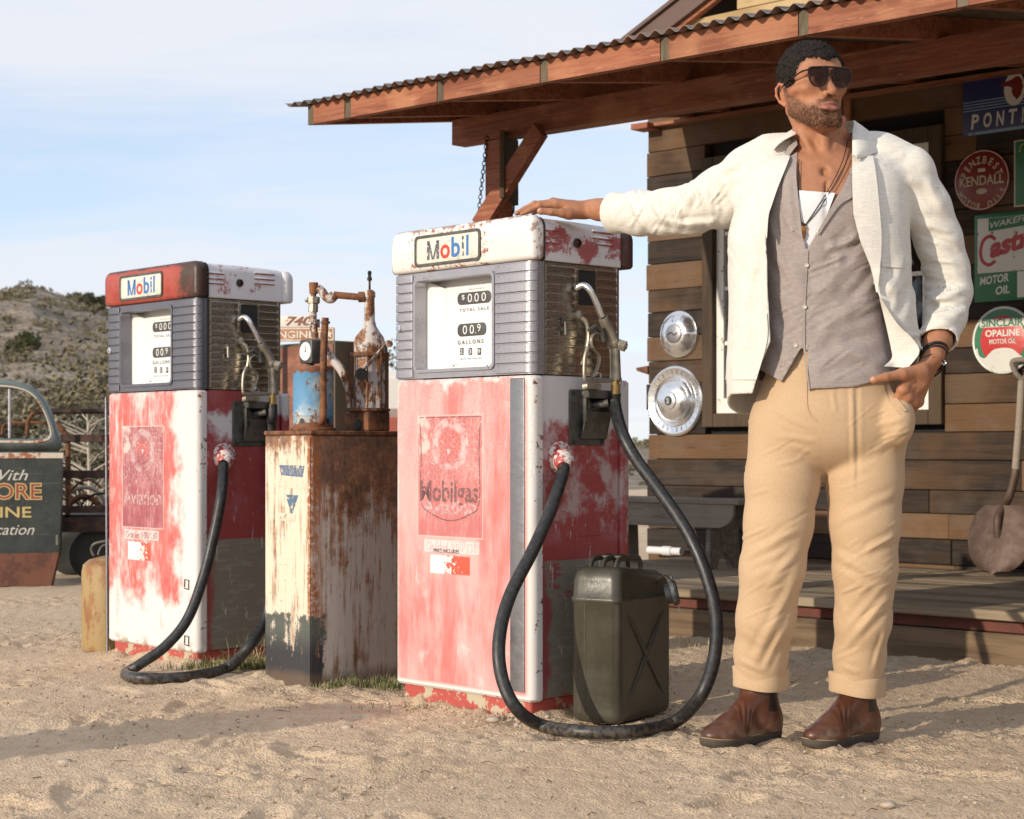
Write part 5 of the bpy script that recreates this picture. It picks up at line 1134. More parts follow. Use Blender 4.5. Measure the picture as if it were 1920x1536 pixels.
# lettering painted on the door
M_tw = worn_ink('door_lettering_cream', (.52, .50, .45), .62, 40); M_tr = worn_ink('door_lettering_red', (.26, .045, .035), .66, 40); M_ty = worn_ink('door_lettering_yellow', (.50, .38, .15), .62, 40)
def trow(s_, px0, px1, py0, py1, m, dy=-.0212, sh=0.0, bold=.0):
    a, b_ = tp(px0, py1), tp(px1, py0); lettering([(s_, a.x, b_.x, a.z, b_.z, bold, sh)], m, tr, lambda u, w_: (u, dy, w_))
trow('Trade With', -118, 54, 881, 901, M_tw, sh=.35); trow('GILMORE', -115, 80, 905, 938, M_ty, dy=-.0208, bold=.045); trow('GILMORE', -113, 78, 907, 936, M_tr, dy=-.0214, bold=.0)
trow('GASOLINE', -128, 60, 950, 971, M_ty, bold=.012); trow('Friction Eliminating Lubrication', -175, 66, 984, 1003, M_tw, sh=.35) if False else trow('Lubrication', -70, 66, 983, 1003, M_tw, sh=.35)
# stake bed behind the cab, its rails run off to the right
M_rail = mat('bed_rail_iron', lambda g: dict(color=g.mix(g.ss(g.noise(14, 5, .7), .45, .62), (.030, .016, .012), (.085, .040, .025)), rough=.7))
def rail(y0p, y1p, px0, px1, yl, nm='bed_rail', th=.035):
    a, b_ = tp(px0, y1p, yl), tp(px1, y0p, yl); MB().rbox(a.x, b_.x, yl, yl+th, a.z, b_.z, .004, .003, 1).obj(nm, M_rail, tr)
t = MB(); a, b_ = tp(72, 765, .25), tp(330, 771, .25); t.tube([(a.x, .25, a.z-.02), (b_.x, .25, b_.z)], .017, 12); t.obj('bed_rail', M_rail, tr)
rail(815, 829, 112, 330, .25); rail(882, 897, 112, 330, .25); rail(948, 962, 105, 330, .22); rail(970, 998, 105, 330, .24, 'bed_sill', .05)
for px in (122, 300): a, b_ = tp(px, 998, .30), tp(px+8, 815, .30); MB().rbox(a.x, b_.x, .30, .33, a.z, b_.z, .003, .003, 1).obj('stake', M_rail, tr)
a, b_ = tp(110, 975, .3), tp(330, 968, .3); MB().box(a.x, b_.x, .30, 1.2, a.z, a.z+.03).obj('bed_floor', M_rail, tr)
lp = lambda pts, r, nm, m, yl=.3: (lambda t: (t.tube(catmull([tuple(tp(x_, y_, yl)) for x_, y_ in pts], 6), r, 10), t.obj(nm, m, tr)))(MB())
lp(((52, 818), (52, 795), (60, 778), (76, 768), (84, 770)), .013, 'roll_hoop', M_rust, .28); lp(((104, 793), (118, 806), (127, 825), (128, 870), (127, 965)), .016, 'roll_hoop', M_rust, .28); lp(((4, 815), (8, 797), (30, 793), (70, 793), (100, 797), (118, 812)), .010, 'roll_hoop', M_rust, .7)
lp(((125, 930), (140, 918), (160, 914), (180, 920), (194, 935), (197, 960)), .014, 'scrap_tube', mat('cream_tube', lambda g: dict(color=(.40, .35, .27), rough=.6)), .55); lp(((128, 925), (150, 905), (170, 900), (190, 915)), .008, 'scrap_tube', M_rust, .45); lp(((130, 945), (150, 932), (172, 935), (188, 950)), .02, 'scrap_tube', M_rust, .5)
lp(((150, 960), (158, 938), (176, 928), (196, 925)), .007, 'scrap_tube', M_iron, .4)
for px, yl, rr2 in ((178, .35, .165), (132, .9, .15)):
    q = tp(px, 1015, yl); t = MB(); t.lathe([(.05, 0), (.09, -.01), (rr2-.035, -.01), (rr2-.008, .0), (rr2, .03), (rr2, .10), (rr2-.02, .13), (.05, .13)], (q.x, yl, rr2-.005), 'y', 30); t.obj('wheel', M_gask, tr)
# added out of view at the left: a drum to throw the shadow across the sand
dr = empty('shadow_drum', (-2.74, 3.62, 0), label='rusty oil drum standing beyond the left edge, its shadow crossing the sand', cat='oil drum')
t = MB(); t.lathe([(.20, 0), (.205, .01), (.20, .02), (.20, .30), (.208, .31), (.20, .32), (.20, .60), (.208, .61), (.20, .62), (.20, .80), (.205, .82), (.19, .81)], n=36); t.obj('drum_body', M_rust, dr)

# ================================================================ jerry can
JC = gnd(1160, 1362); JZ = math.radians(-32); W_, D_, H_ = .165, .345, .455
JO = JC-Vector((math.cos(JZ), math.sin(JZ), 0))*W_
jc = empty('jerry_can', JO, JZ, label='dark olive steel fuel can with three handles on the sand before the near pump', cat='fuel can')
def _jc(g):
    g.co(); n = g.noise(9, 6, .65); f = g.noise(60, 5, .7); c = g.mix(g.ss(n, .4, .65), (.048, .043, .030), (.066, .060, .044)); c = g.mix(g.ss(f, .66, .70)*.6, c, (.12, .07, .04)); c = g.mix(g.ss(g.noise(1, 4, .7, v=g.sc(50, 50, 7)), .66, .72)*.4, c, (.14, .13, .11))
    return dict(color=c, rough=g.ss(n, .3, .7, .28, .46), bump=(n*3+f*.3, .0009))
M_jc = mat('olive_can_paint', _jc)
def can_ring(z, ins, bulge=0):
    o = rr(ins, W_-ins, ins, D_-ins, .030, 7); return [(p[0], p[1], z) for p in o]
t = MB(); zs = [(0, .020), (.004, .008), (.014, .002), (.03, 0), (.352, 0), (.356, -.0035), (.362, -.0045), (.368, -.0035), (.372, 0), (.418, .0015), (.440, .006), (.452, .016), (.458, .030)]
rings = []
for z, ins in zs: rings.append(can_ring(z, ins))
t.loft(rings)
# the spout end of the top slopes down
t.v = [(x, y, z-max(0, (y-.245)/.10)*.055*max(0, (z-.36)/.10)) for x, y, z in t.v]; t.obj('can_body', M_jc, jc, angle=50)
for fx, sgn in ((W_, 1), (0.0, -1)):                             # pressed X and rim on both broad sides
    t = MB(); c_ = (D_/2, .19)
    for s_ in (-1, 1):
        t.tube([(fx-sgn*.0015, c_[0]-.115, c_[1]+s_*.125), (fx+sgn*.0012, c_[0]-.09, c_[1]+s_*.10), (fx+sgn*.0022, c_[0], c_[1]), (fx+sgn*.0012, c_[0]+.09, c_[1]-s_*.10), (fx-sgn*.0015, c_[0]+.115, c_[1]-s_*.125)], [.004, .009, .011, .009, .004], 10, flat=1)
    t.v = [(fx+(x-fx)*.60, y, z) for x, y, z in t.v]; t.obj('pressed_cross', M_jc, jc, angle=60)
t = MB(); t.rbox(.050, .0535, -.0012, .002, .02, .352, .001, .0008, 1); t.obj('seam_strip', M_jc, jc)
for k, xh in enumerate((.040, .0825, .125)):
    t = MB(); t.tube(catmull([(xh, .055, .445), (xh, .060, .466), (xh, .078, .478), (xh, .13, .481), (xh, .185, .480), (xh, .205, .470), (xh, .212, .445)], 5), .0085, 12, flat=.75); t.obj('handle', M_jc, jc)
t = MB(); t.tube([(.034, .12, .482), (.131, .12, .482)], [.006, .006], 10); t.obj('handle_bar', M_jc, jc)
q = Matrix.Rotation(-JZ, 3, 'Z') @ (at(1262, 1112, 5.30)-JO); dcap = Vector((.86, .38, .22)).normalized()
M_capg = mat('grey_cap_metal', lambda g: dict(color=g.mix(g.ss(g.noise(30, 5), .4, .65), (.075, .080, .082), (.15, .15, .145)), rough=.45, metal=.5))
t = MB(); t.tube([q-dcap*.022, q+dcap*.004], [.030, .031], 24); t.obj('spout_neck', M_capg, jc)
t = MB(); R0 = dcap.to_track_quat('X', 'Z').to_matrix(); t.lathe([(.024, .002), (.025, .012), (.034, .014), (.0385, .008), (.0385, -.004), (.031, -.006)], n=28, ax='x'); t.v = [tuple(q+R0 @ Vector(v)) for v in t.v]; t.obj('cap_ring', M_capg, jc)
t = MB(); t.lathe([(.0235, .0), (.0235, .004), (.008, .005), (.006, .009), (0, .010)], n=24, ax='x'); t.v = [tuple(q+R0 @ Vector(v)) for v in t.v]; t.obj('cap', M_gask, jc)
for a_ in (80, 200, 320):
    u = R0 @ Vector((0, math.cos(math.radians(a_)), math.sin(math.radians(a_)))); t = MB(); t.tube([q+u*.034+dcap*.004, q+u*.050+dcap*.004], [.0075, .0065], 8); t.obj('cap_lug', M_capg, jc)
t = MB(); t.tube(catmull([q+Vector((.01, -.02, .034)), q+Vector((.0, -.045, .055)), q+Vector((-.02, -.06, .045)), (q.x-.03, q.y-.055, q.z+.03)], 5), .0018, 6); t.obj('cap_chain', M_iron, jc)
u = q+R0 @ Vector((.004, .012, -.054)); t = MB(); t.tube(catmull([u+Vector((0, .007, 0)), u+Vector((0, 0, .007)), u+Vector((0, -.007, 0)), u+Vector((0, 0, -.007))], 5, True)+[u+Vector((0, .007, 0))], .0018, 6); t.obj('cap_eye', M_bright, jc)

# ================================================================ on and against the building
def bworld(p): return BLD+Matrix.Rotation(BRZ, 3, 'Z') @ Vector(p)
# bench
bn = empty('wooden_bench', bworld((.28, -.90, ZD)), BRZ, label='weathered grey wooden bench on the porch behind the fuel can', cat='bench')
MB().rbox(0, 1.02, 0, .29, .325, .350, .012, .004, 2).obj('seat', M_bench, bn)
for x in (.14, .80):
    t = MB(); o = [(.02, 0), (.035, .324), (.255, .324), (.27, 0), (.205, 0), (.19, .045), (.165, .072), (.145, .08), (.125, .072), (.10, .045), (.085, 0)]
    t.poly([(x, p[0], p[1]) for p in o], (.028, 0, 0)); t.obj('leg', M_bench, bn, smooth=False)
for y in (.020, .25):
    t = MB(); o = [(.03, .324), (.99, .324), (.985, .27), (.96, .235), (.92, .215), (.88, .21), (.12, .21), (.08, .22), (.05, .25)]
    t.poly([(p[0], y-.02, p[1]) for p in o], (0, .018, 0)); t.obj('apron', M_bench, bn, smooth=False)
t = MB(); a_ = bworld((.0, -.10, ZD+.055)); xp0, xp1 = bw(1216, 1032, -.10).x, bw(1278, 1032, -.10).x; t.tube([(xp0, 0, 0), (xp1, 0, 0)], .022, 14); t.tube([(xp0+(xp1-xp0)*.45, 0, 0), (xp0+(xp1-xp0)*.72, 0, 0)], .027, 14); o = t.obj('white_pipe', mat('white_plastic', lambda g: dict(color=(.66, .67, .70), rough=.4)), None, label='white plastic pipe lying along the wall under the bench', cat='pipe'); o.location = a_-Vector((0, 0, .028)); o.rotation_euler = (0, 0, BRZ)
# hub caps
def hub(px, py, r, kind, label):
    p = bw(px, py, -.03); e = empty('hubcap', bworld((p.x, -.027, p.z)), BRZ, label=label, cat='hubcap', group='hubcaps nailed to the wall')
    t = MB()
    if kind == 0: pr_ = [(r, .012), (r, -.004), (r*.97, -.014), (r*.86, -.020), (r*.80, -.030), (r*.62, -.048), (r*.46, -.056), (r*.40, -.056)]
    else: pr_ = [(r, .010), (r, -.004), (r*.985, -.014), (r*.93, -.020), (r*.90, -.018), (r*.74, -.012), (r*.72, -.018), (r*.69, -.014), (r*.67, -.020), (r*.64, -.016), (r*.60, -.024), (r*.56, -.022), (r*.53, -.040), (r*.40, -.056), (r*.26, -.062)]
    t.lathe(pr_, ax='y', n=64)
    if kind == 0: t.v = [(x, y-(.004*max(0, math.cos(5*math.atan2(z, x)))**8 if .5*r < math.hypot(x, z) < .92*r else 0), z) for x, y, z in t.v]
    t.obj('disc', M_bright, e)
    rc_, y0 = pr_[-1]; t = MB(); t.lathe([(rc_*1.0, y0+.002), (rc_*.99, y0-.006), (rc_*.86, y0-.009), (0, y0-.010)] if kind == 0 else [(rc_*1.0, y0+.002), (rc_*.9, y0-.006), (0, y0-.012)], ax='y', n=40); t.obj('hub', M_trimm if kind == 0 else M_bright, e)
    if kind == 0:
        t = MB(); t.tube(catmull([(-rc_*.6, y0-.012, -.004), (-rc_*.25, y0-.012, .009), (rc_*.2, y0-.012, -.007), (rc_*.6, y0-.012, .006)], 6), .0028, 8); t.obj('emblem', M_gask, e)
        for k in range(5):
            a_ = 2*math.pi*k/5+.5; c_, s_ = math.cos(a_), math.sin(a_); t = MB(); t.tube([(c_*r*.50, -.054, s_*r*.50), (c_*r*.78, -.033, s_*r*.78)], [.004, .0025], 8); t.obj('rib', M_bright, e)
    else:
        t = MB(); t.lathe([(.026, 0), (.024, -.003), (0, -.003)], (0, y0-.0105, 0), 'y', 24); t.obj('emblem_disc', M_gask, e)
        lettering([('S', -.009, .009, -.016, .016, .03)], M_bright, e, lambda u, w_: (u, y0-.0142, w_), name='emblem')
        for k in range(30):
            a_ = 2*math.pi*k/30; c_, s_ = math.cos(a_), math.sin(a_); t = MB(); t.tube([(c_*r*.76, -.0135, s_*r*.76), (c_*r*.88, -.0185, s_*r*.88)], [.0025, .0025], 6); t.obj('rib', M_bright, e)
hub(1274, 627, .135, 0, 'smaller chrome hubcap with a dark ribbed centre, upper of the two on the wall'); hub(1267, 752, .200, 1, 'large chrome hubcap with concentric rings, lower of the two on the wall')
# small bracket sticking out past the corner
t = MB(); p = bw(1217, 702, -.03); t.poly([(0, 0, 0), (-.08, 0, .022), (-.085, 0, .040), (0, 0, .050)], (0, .10, 0)); o = t.obj('wall_bracket', M_rust, None, smooth=False, label='small red brown bracket sticking out past the left corner of the building', cat='bracket'); o.location = bworld((p.x-.012, -.03, p.z)); o.rotation_euler = (0, 0, BRZ)
# enamel signs
def enamel(name, base, amt=.625):
    def b(g):
        g.co(); f = g.noise(26, 6, .72); n = g.noise(4, 4, .6)
        c = g.mix(g.ss(n, .3, .7)*.25, base, tuple(q*.6 for q in base)); c = g.mix(g.ss(f, amt, amt+.03), c, (.10, .055, .035)); return dict(color=c, rough=.32, bump=(n*4+f*.2, .0015))
    return mat(name, b)
E_navy, E_white, E_red, E_green, E_lblue, E_dred, E_gold = enamel('enamel_navy', (.022, .030, .12)), enamel('enamel_white', (.66, .65, .60)), enamel('enamel_red', (.42, .030, .030)), enamel('enamel_green', (.025, .16, .075)), enamel('enamel_light_blue', (.24, .36, .50)), enamel('enamel_dark_red', (.20, .022, .020)), enamel('enamel_gold', (.50, .38, .16))
def board(nm, label, pxs, w=None):
    """flat sign hung on the wall: origin at the photo pixel of its centre or corner"""
    p = bw(*pxs, -.028); return empty(nm, bworld((p.x, -.030, p.z)), BRZ, label=label, cat='sign'), p
def panel(e, x0, x1, z0, z1, y, m, nm, r=.004, th=.003):
    t = MB(); yprism(t, rr(x0, x1, z0, z1, r, 4), y-th, y, min(.001, th*.3)); return t.obj(nm, m, e)
# car sign with a head in profile
e, p = board('car_sign', 'dark blue rectangular sign reading PONTIAC at the top right', (1806, 258)); hS = bw(1806, 145).z-p.z; wS_ = .56
panel(e, 0, wS_, 0, hS, 0, E_navy, 'panel'); panel(e, .004, wS_-.004, hS-.018, hS-.006, -.0032, E_lblue, 'top_strip', .001, .001); panel(e, .03, wS_-.03, .004, .018, -.0032, E_lblue, 'bottom_strip', .001, .001)
for k in range(4): panel(e, .004, wS_-.004, hS*.40+k*.014, hS*.40+k*.014+.005, -.0032, E_lblue, 'stripe', .0005, .0008)
cxE, czE = wS_*.50, hS*.66; t = MB(); t.poly([(cxE+.055*math.cos(a), -.0040, czE+.082*math.sin(a)) for a in np.linspace(0, 2*math.pi, 40)[:-1]], (0, -.0016, 0)); t.obj('oval', E_white, e, smooth=False)
prof = [(-.085, .036), (-.05, .042), (-.018, .050), (.004, .062), (.022, .060), (.036, .040), (.040, .012), (.036, -.010), (.030, -.030), (.016, -.044), (.006, -.052), (.0, -.038), (-.010, -.030), (-.014, -.018), (-.020, -.010), (-.016, .002), (-.020, .014), (-.040, .020), (-.075, .024)]
t = MB(); t.poly([(cxE+x+.004, -.0058, czE+z-.004) for x, z in prof], (0, -.0012, 0)); t.obj('profile_emblem', E_dred, e, smooth=False)
lettering([(ch, .045+i*.068, .045+i*.068+(.045 if ch != 'I' else .012), .032, .105, .03, .12) for i, ch in enumerate('PONTIAC')], E_white, e, lambda u, w_: (u, -.0036, w_))
# round dark red sign
e, p = board('round_sign', 'round dark red sign reading KENDALL below the blue sign', (1842, 338)); r_ = .150
t = MB(); t.lathe([(r_, 0), (r_, -.003), (r_*.96, -.006), (0, -.0062)], ax='y', n=64); t.obj('disc', E_dred, e)
t = MB(); t.lathe([(r_*.965, -.0060), (r_*.965, -.0068), (r_*.945, -.0068), (r_*.945, -.0060)], ax='y', n=64, caps=False); t.obj('rim_line', M_signc, e)
E_cr = enamel('enamel_cream', (.50, .45, .34))
arc_text('PENZBEST', 0, 0, r_*.66, 162, 18, .036, .040, E_cr, e, -.0068); arc_text('MOTOR OILS', 0, 0, r_*.86, 208, 332, .032, .034, E_cr, e, -.0068, inward=True)
lettering([('KENDALL', -r_*.80, r_*.80, -.026, .022, .02)], E_cr, e, lambda u, w_: (u, -.0068, w_)); panel(e, -.020, .020, .040, .058, -.0062, E_cr, 'small_plate', .001, .001)
t = MB(); t.poly([(.030*math.cos(a), -.0062, -.055+.014*math.sin(a)) for a in np.linspace(0, 2*math.pi, 24)[:-1]], (0, -.0008, 0)); t.obj('small_oval', E_cr, e, smooth=False)
# green sign cut by the frame
e, p = board('green_sign', 'green sign with a cream border beside the round red sign, cut by the right edge', (1902, 389)); hh = bw(1902, 266).z-p.z
panel(e, 0, .34, 0, hh, 0, E_cr, 'panel'); panel(e, .008, .332, .008, hh-.008, -.003, E_green, 'field', .003, .001)
t = MB(); t.tube(catmull([(.03, -.005, hh-.06), (.04, -.005, hh-.03), (.07, -.005, hh-.02), (.09, -.005, hh-.05), (.07, -.005, hh-.08)], 5), .003, 6); t.obj('scroll', E_gold, e)
# motor oil sign
e, p = board('motor_oil_sign', 'green, white and red sign reading Castrol MOTOR OIL at the right edge', (1828, 568)); hh = bw(1828, 406).z-p.z; ww = .46
panel(e, 0, ww, 0, hh, 0, E_green, 'panel', .006, .004); panel(e, .018, ww-.018, hh*.33, hh-.020, -.0042, E_white, 'white_field', .002, .001); panel(e, .23, ww-.018, .012, hh*.32, -.0042, E_white, 'white_field', .002, .001)
t = MB(); t.poly([(.078, -.0053, hh*.80), (ww-.02, -.0053, hh*.86), (ww-.02, -.0053, hh-.022), (.078, -.0053, hh-.022)], (0, -.0008, 0)); t.obj('green_band', E_green, e, smooth=False)
lettering([('WAKEFIELD', .085, .36, hh*.835, hh*.905, .01, .15)], E_white, e, lambda u, w_: (u, -.0068, w_+(u-.1)*.12))
t = MB(); t.tube(catmull([(.115, -.0058, hh*.70), (.085, -.0058, hh*.745), (.050, -.0058, hh*.70), (.035, -.0058, hh*.58), (.045, -.0058, hh*.47), (.080, -.0058, hh*.42), (.115, -.0058, hh*.46)], 6), .0085, 8); t.v = [(x, -.0058+(y+.0058)*.12, z) for x, y, z in t.v]; t.obj('capital', E_red, e)
lettering([('astrol', .085, .40, hh*.49, hh*.73, .05, .12)], E_red, e, lambda u, w_: (u, -.0062, w_+(u-.1)*.22)); lettering([('MOTOR', .03, .185, hh*.19, hh*.285, .03, .12)], E_white, e, lambda u, w_: (u, -.0048, w_+(u-.03)*.08)); lettering([('OIL', .115, .19, hh*.055, hh*.15, .03, .12)], E_white, e, lambda u, w_: (u, -.0048, w_+(u-.03)*.08))
# round white, green and red sign
e, p = board('round_oil_sign', 'round sign with white rim reading OPALINE MOTOR OIL, lowest of the wall signs', (1882, 638)); r_ = .165
t = MB(); t.lathe([(r_, 0), (r_, -.006), (r_*.97, -.010), (r_*.92, -.008)], ax='y', n=64); t.obj('rim', E_white, e)
t = MB(); t.lathe([(r_*.925, -.002), (r_*.925, -.0085), (0, -.0088)], ax='y', n=64); t.obj('green_field', E_green, e)
E_lred = enamel('enamel_bright_red', (.52, .035, .030)); t = MB(); t.lathe([(r_*.72, -.0089), (r_*.70, -.0098), (0, -.0100)], ax='y', n=56); t.obj('red_field', E_lred, e)
panel(e, -.122, .122, .064, .104, -.0105, E_white, 'name_band', .01, .0008); lettering([('SINCLAIR', -.112, .112, .066, .104, .025)], E_green, e, lambda u, w_: (u, -.0120, w_))
lettering([('OPALINE', -.092, .092, .018, .052, .03)], E_white, e, lambda u, w_: (u, -.0110, w_)); lettering([('MOTOR OIL', -.070, .070, -.018, .006, .015)], E_white, e, lambda u, w_: (u, -.0110, w_))
t = MB(); pts = catmull([(-.135, -.035), (-.125, -.07), (-.095, -.085), (-.07, -.062), (-.045, -.045), (.0, -.038), (.05, -.045), (.09, -.075), (.11, -.095), (.06, -.14), (0, -.155), (-.06, -.145), (-.11, -.11), (-.145, -.06)], 5, True); t.poly([(p_[0], -.0102, p_[1]) for p_ in pts], (0, -.0010, 0)); t.obj('white_shape', E_white, e, smooth=False)
# shovel
sv = empty('shovel', bworld((bw(1875, 1093, -.30).x, -.34, ZD)), BRZ, label='old round shovel with a worn handle leaning on the wall at the right edge', cat='shovel'); SO = sv.location
ls = lambda px, py, yl: Matrix.Rotation(-BRZ, 3, 'Z') @ (bworld(bw(px, py, yl))-SO)
M_sh = mat('shovel_steel', lambda g: dict(color=g.mix(g.ss(g.noise(9, 6, .7), .4, .6), (.085, .050, .036), (.13, .085, .065)), rough=.6, metal=.3, bump=(g.noise(60, 4), .001)))
c_ = ls(1880, 1015, -.26); hw = .165; hgt = .24
def bl(u, v):
    a = (u-.5)*2; w = hw*math.sqrt(max(0, 1-max(0, (v-.45)/.55)**2.2))*(.80+.2*min(1, v/.35)) if v < 1 else 0.003
    w *= 1-.25*max(0, .12-v)/.12; return (c_.x+a*w, c_.y-.03-.05*(1-v)*0-(.030*(1-a*a))+(.09*(.5-v)), c_.z+hgt*.5-v*hgt*1.35+.05)
t = MB(); t.grid(bl, 15, 20); k = len(t.v); t.grid(lambda u, v: tuple(Vector(bl(u, v))+Vector((0, .004, 0))), 15, 20); zmin = min(v[2] for v in t.v); t.v = [(x, y, z-min(0, zmin)+.0) for x, y, z in t.v]; t.obj('blade', M_sh, sv)
top = c_+Vector((0, .0, hgt*.5+.0)); hnd = [c_+Vector((0, -.045, .02)), c_+Vector((0, -.04, .12)), ls(1893, 930, -.20), ls(1905, 880, -.17)]
t = MB(); t.tube(catmull(hnd, 6), [.020]*10+[.0195]*9, 12); t.obj('socket', M_sh, sv)
t = MB(); t.tube([ls(1904, 885, -.17), ls(1911, 800, -.12), ls(1916, 715, -.07)], .0185, 12); t.obj('shaft', M_bench, sv)
t = MB(); a_ = ls(1917, 712, -.07); t.tube(catmull([a_, a_+Vector((-.035, 0, .035)), a_+Vector((-.05, 0, .09)), a_+Vector((.05, 0, .09)), a_+Vector((.035, 0, .035)), a_], 5), .013, 10); t.obj('grip', M_bench, sv)
# chain and hanging board by the post
def chain(px0, py0, px1, py1, yl, n, name, label, r=.009, w=.0022):
    a, b_ = bworld(bw(px0, py0, yl)), bworld(bw(px1, py1, yl)); e = empty(name, b_, label=label, cat='chain'); d = (a-b_); L_ = d.length; u = d/L_; s_ = u.cross(Vector((0, 1, 0))).normalized(); f_ = u.cross(s_)
    for i in range(n):
        c = u*L_*(i+.5)/n; hl = L_/n*.62; q = s_ if i % 2 else f_*.9+s_*.3; q = q.normalized()
        t = MB(); pts = [c+u*hl*.95*math.sin(a_)+q*r*math.cos(a_)*(.8) for a_ in np.linspace(0, 2*math.pi, 13)]; t.tube(pts, w, 5, caps=False); t.obj('link', M_iron, e)
chain(913, 256, 896, 412, YD-.05, 20, 'hanging_chain', 'thin dark chain hanging from the porch beam left of the post', .010, .0024)
hb_ = bw(966, 320, YD+.12); e = empty('hanging_board', bworld((hb_.x, YD+.12, 0)), BRZ+math.radians(30), label='dark board hanging under the porch roof just right of the post', cat='board')
z1, z0 = bw(966, 262, YD+.12).z, bw(966, 385, YD+.12).z; MB().rbox(-.012, .012, -.26, .02, z0, z1, .004, .003, 1).obj('plank', M_casing, e)
for zz, s_ in ((z1, 1), (z0, -1)):
    t = MB(); t.tube(catmull([(0, -.03, zz), (0, -.03, zz+.03*s_), (0, -.05, zz+.045*s_), (0, -.07, zz+.03*s_), (0, -.07, zz)], 5), .005, 8); t.obj('hook', M_iron, e)
chain(960, 398, 958, 470, YD+.10, 9, 'short_chain', 'short chain hanging below the dark board right of the post', .010, .0026)
# grass tufts at the feet of the pumps
M_grass = mat('grass_blades', lambda g: dict(color=g.mix(g.ss(g.noise(30, 2), .4, .6), (.10, .125, .035), (.27, .24, .10)), rough=.7)); M_dry = mat('dry_grass', lambda g: dict(color=(.52, .42, .24), rough=.8))
def tuft(name, spots, m, seed):
    R = random.Random(seed); b = MB()
    for px, py, sx_, n, h in spots:
        c = gnd(px, py)
        for _ in range(n):
            x, y = c.x+R.gauss(0, sx_), c.y+R.gauss(0, sx_*.35); hh = h*R.uniform(.4, 1.1); a = R.uniform(0, 6.28); l = hh*R.uniform(.2, .8); dx, dy = math.cos(a), math.sin(a); w = .0012+.0006*R.random()
            p0, p1, p2 = Vector((x, y, 0)), Vector((x+dx*l*.35, y+dy*l*.35, hh*.65)), Vector((x+dx*l, y+dy*l, hh)); s_ = Vector((-dy, dx, 0))*w
            b.add([p0-s_, p0+s_, p1+s_*.8, p1-s_*.8, p2], [(0, 1, 2, 3), (3, 2, 4)])
    return b.obj(name, m, None, smooth=False, kind='stuff')
tuft('green_grass', ((400, 1256, .07, 160, .04), (450, 1258, .08, 260, .06), (488, 1256, .06, 240, .065), (360, 1255, .05, 60, .03), (650, 1288, .07, 150, .035), (700, 1286, .07, 190, .04), (735, 1292, .03, 80, .03), (1025, 1337, .02, 60, .035), (930, 1300, .03, 26, .02), (620, 1292, .04, 90, .03), (760, 1330, .12, 40, .015)), M_grass, 2)
tuft('dry_grass', ((480, 1250, .05, 46, .13), (440, 1256, .06, 20, .07), (1280, 1215, .14, 90, .05), (1350, 1212, .2, 90, .04)), M_dry, 3)
# ================================================================ the man
def PXY(P): return 960+P[:, 0]/P[:, 1]*F, YH-(P[:, 2]-HC)/P[:, 1]*F
def M4(px, py, Y=4.70): return np.array(at(px, py, Y))
def sm_chain(s, pts, k): return s.chain([(M4(a, b, Y), r) for a, b, Y, r in pts], k)
def creases(P, L, front=None):
    """folds: each (x0, y0, x1, y1, half width, height in mm) in the plane facing the camera"""
    px, py = PXY(P); o = np.zeros(len(P)); bx0, bx1, by0, by1 = px.min(), px.max(), py.min(), py.max()
    for x0, y0, x1, y1, w, a in L:
        if min(x0, x1)-3*w > bx1 or max(x0, x1)+3*w < bx0 or min(y0, y1)-3*w > by1 or max(y0, y1)+3*w < by0: continue
        dx, dy = x1-x0, y1-y0; l = math.hypot(dx, dy); u = ((px-x0)*dx+(py-y0)*dy)/l; v = (-(px-x0)*dy+(py-y0)*dx)/l
        v = v+ .10*w*np.sin(u*.11+x0)
        e = np.clip(1-np.maximum(np.abs(u-l/2)-l*.28, 0)/(l*.26), 0, 1); q = v/w
        o += a*.001*e*e*(3-2*e)*(np.exp(-np.abs(q*1.15)**1.35)-.55*np.exp(-(np.abs(q)-1.5)**2*2.2))
    if front is not None: o = o*np.clip((front-P[:, 1])/.04, 0, 1)
    return o
class Rows:
    """stacked superellipses: rows (py, cx px, half width m, centre depth, half depth m)"""
    def __init__(s, rows, n=2.4, yaw=0.0):
        rows = [tuple(r) for r in catmull(rows, 5)]
        s.z = np.array([at(960, r[0], r[3]).z for r in rows])[::-1]; s.r = [np.array([f(r) for r in rows])[::-1] for f in ((lambda r: at(r[1], 0, r[3]).x), (lambda r: r[2]), (lambda r: r[3]), (lambda r: r[4]))]; s.n = n; s.yaw = yaw
    def __call__(s, P):
        cx, a, cy, b = (np.interp(P[:, 2], s.z, q) for q in s.r); dx, dy = P[:, 0]-cx, P[:, 1]-cy
        if s.yaw: c_, n_ = math.cos(s.yaw), math.sin(s.yaw); dx, dy = dx*c_+dy*n_, -dx*n_+dy*c_
        q = ((np.abs(dx)/a)**s.n+(np.abs(dy)/b)**s.n)**(1/s.n)+1e-6; l = np.sqrt(dx*dx+dy*dy)+1e-6
        d = l*(1-1/q); d = np.maximum(d, P[:, 2]-s.z[-1]); return np.maximum(d, s.z[0]-P[:, 2])
def trace(s, px, py, y0=4.2, y1=5.6):
    px = np.asarray(px, float).ravel(); py = np.asarray(py, float).ravel(); D = np.stack([(px-960)/F, np.ones_like(px), (YH-py)/F], 1); O = np.array([0, 0, HC]); t = np.full(len(px), y0)
    for _ in range(90):
        d = s.ev(O+D*t[:, None]); t = np.minimum(t+np.clip(d*.6, -.01, .03), y1)
    return O+D*t[:, None], t
class Shifted(MB):
    def obj(s, *a, **k): s.v = [(v[0]-man.location.x, v[1]-man.location.y, v[2]) for v in s.v]; return MB.obj(s, *a, **k)
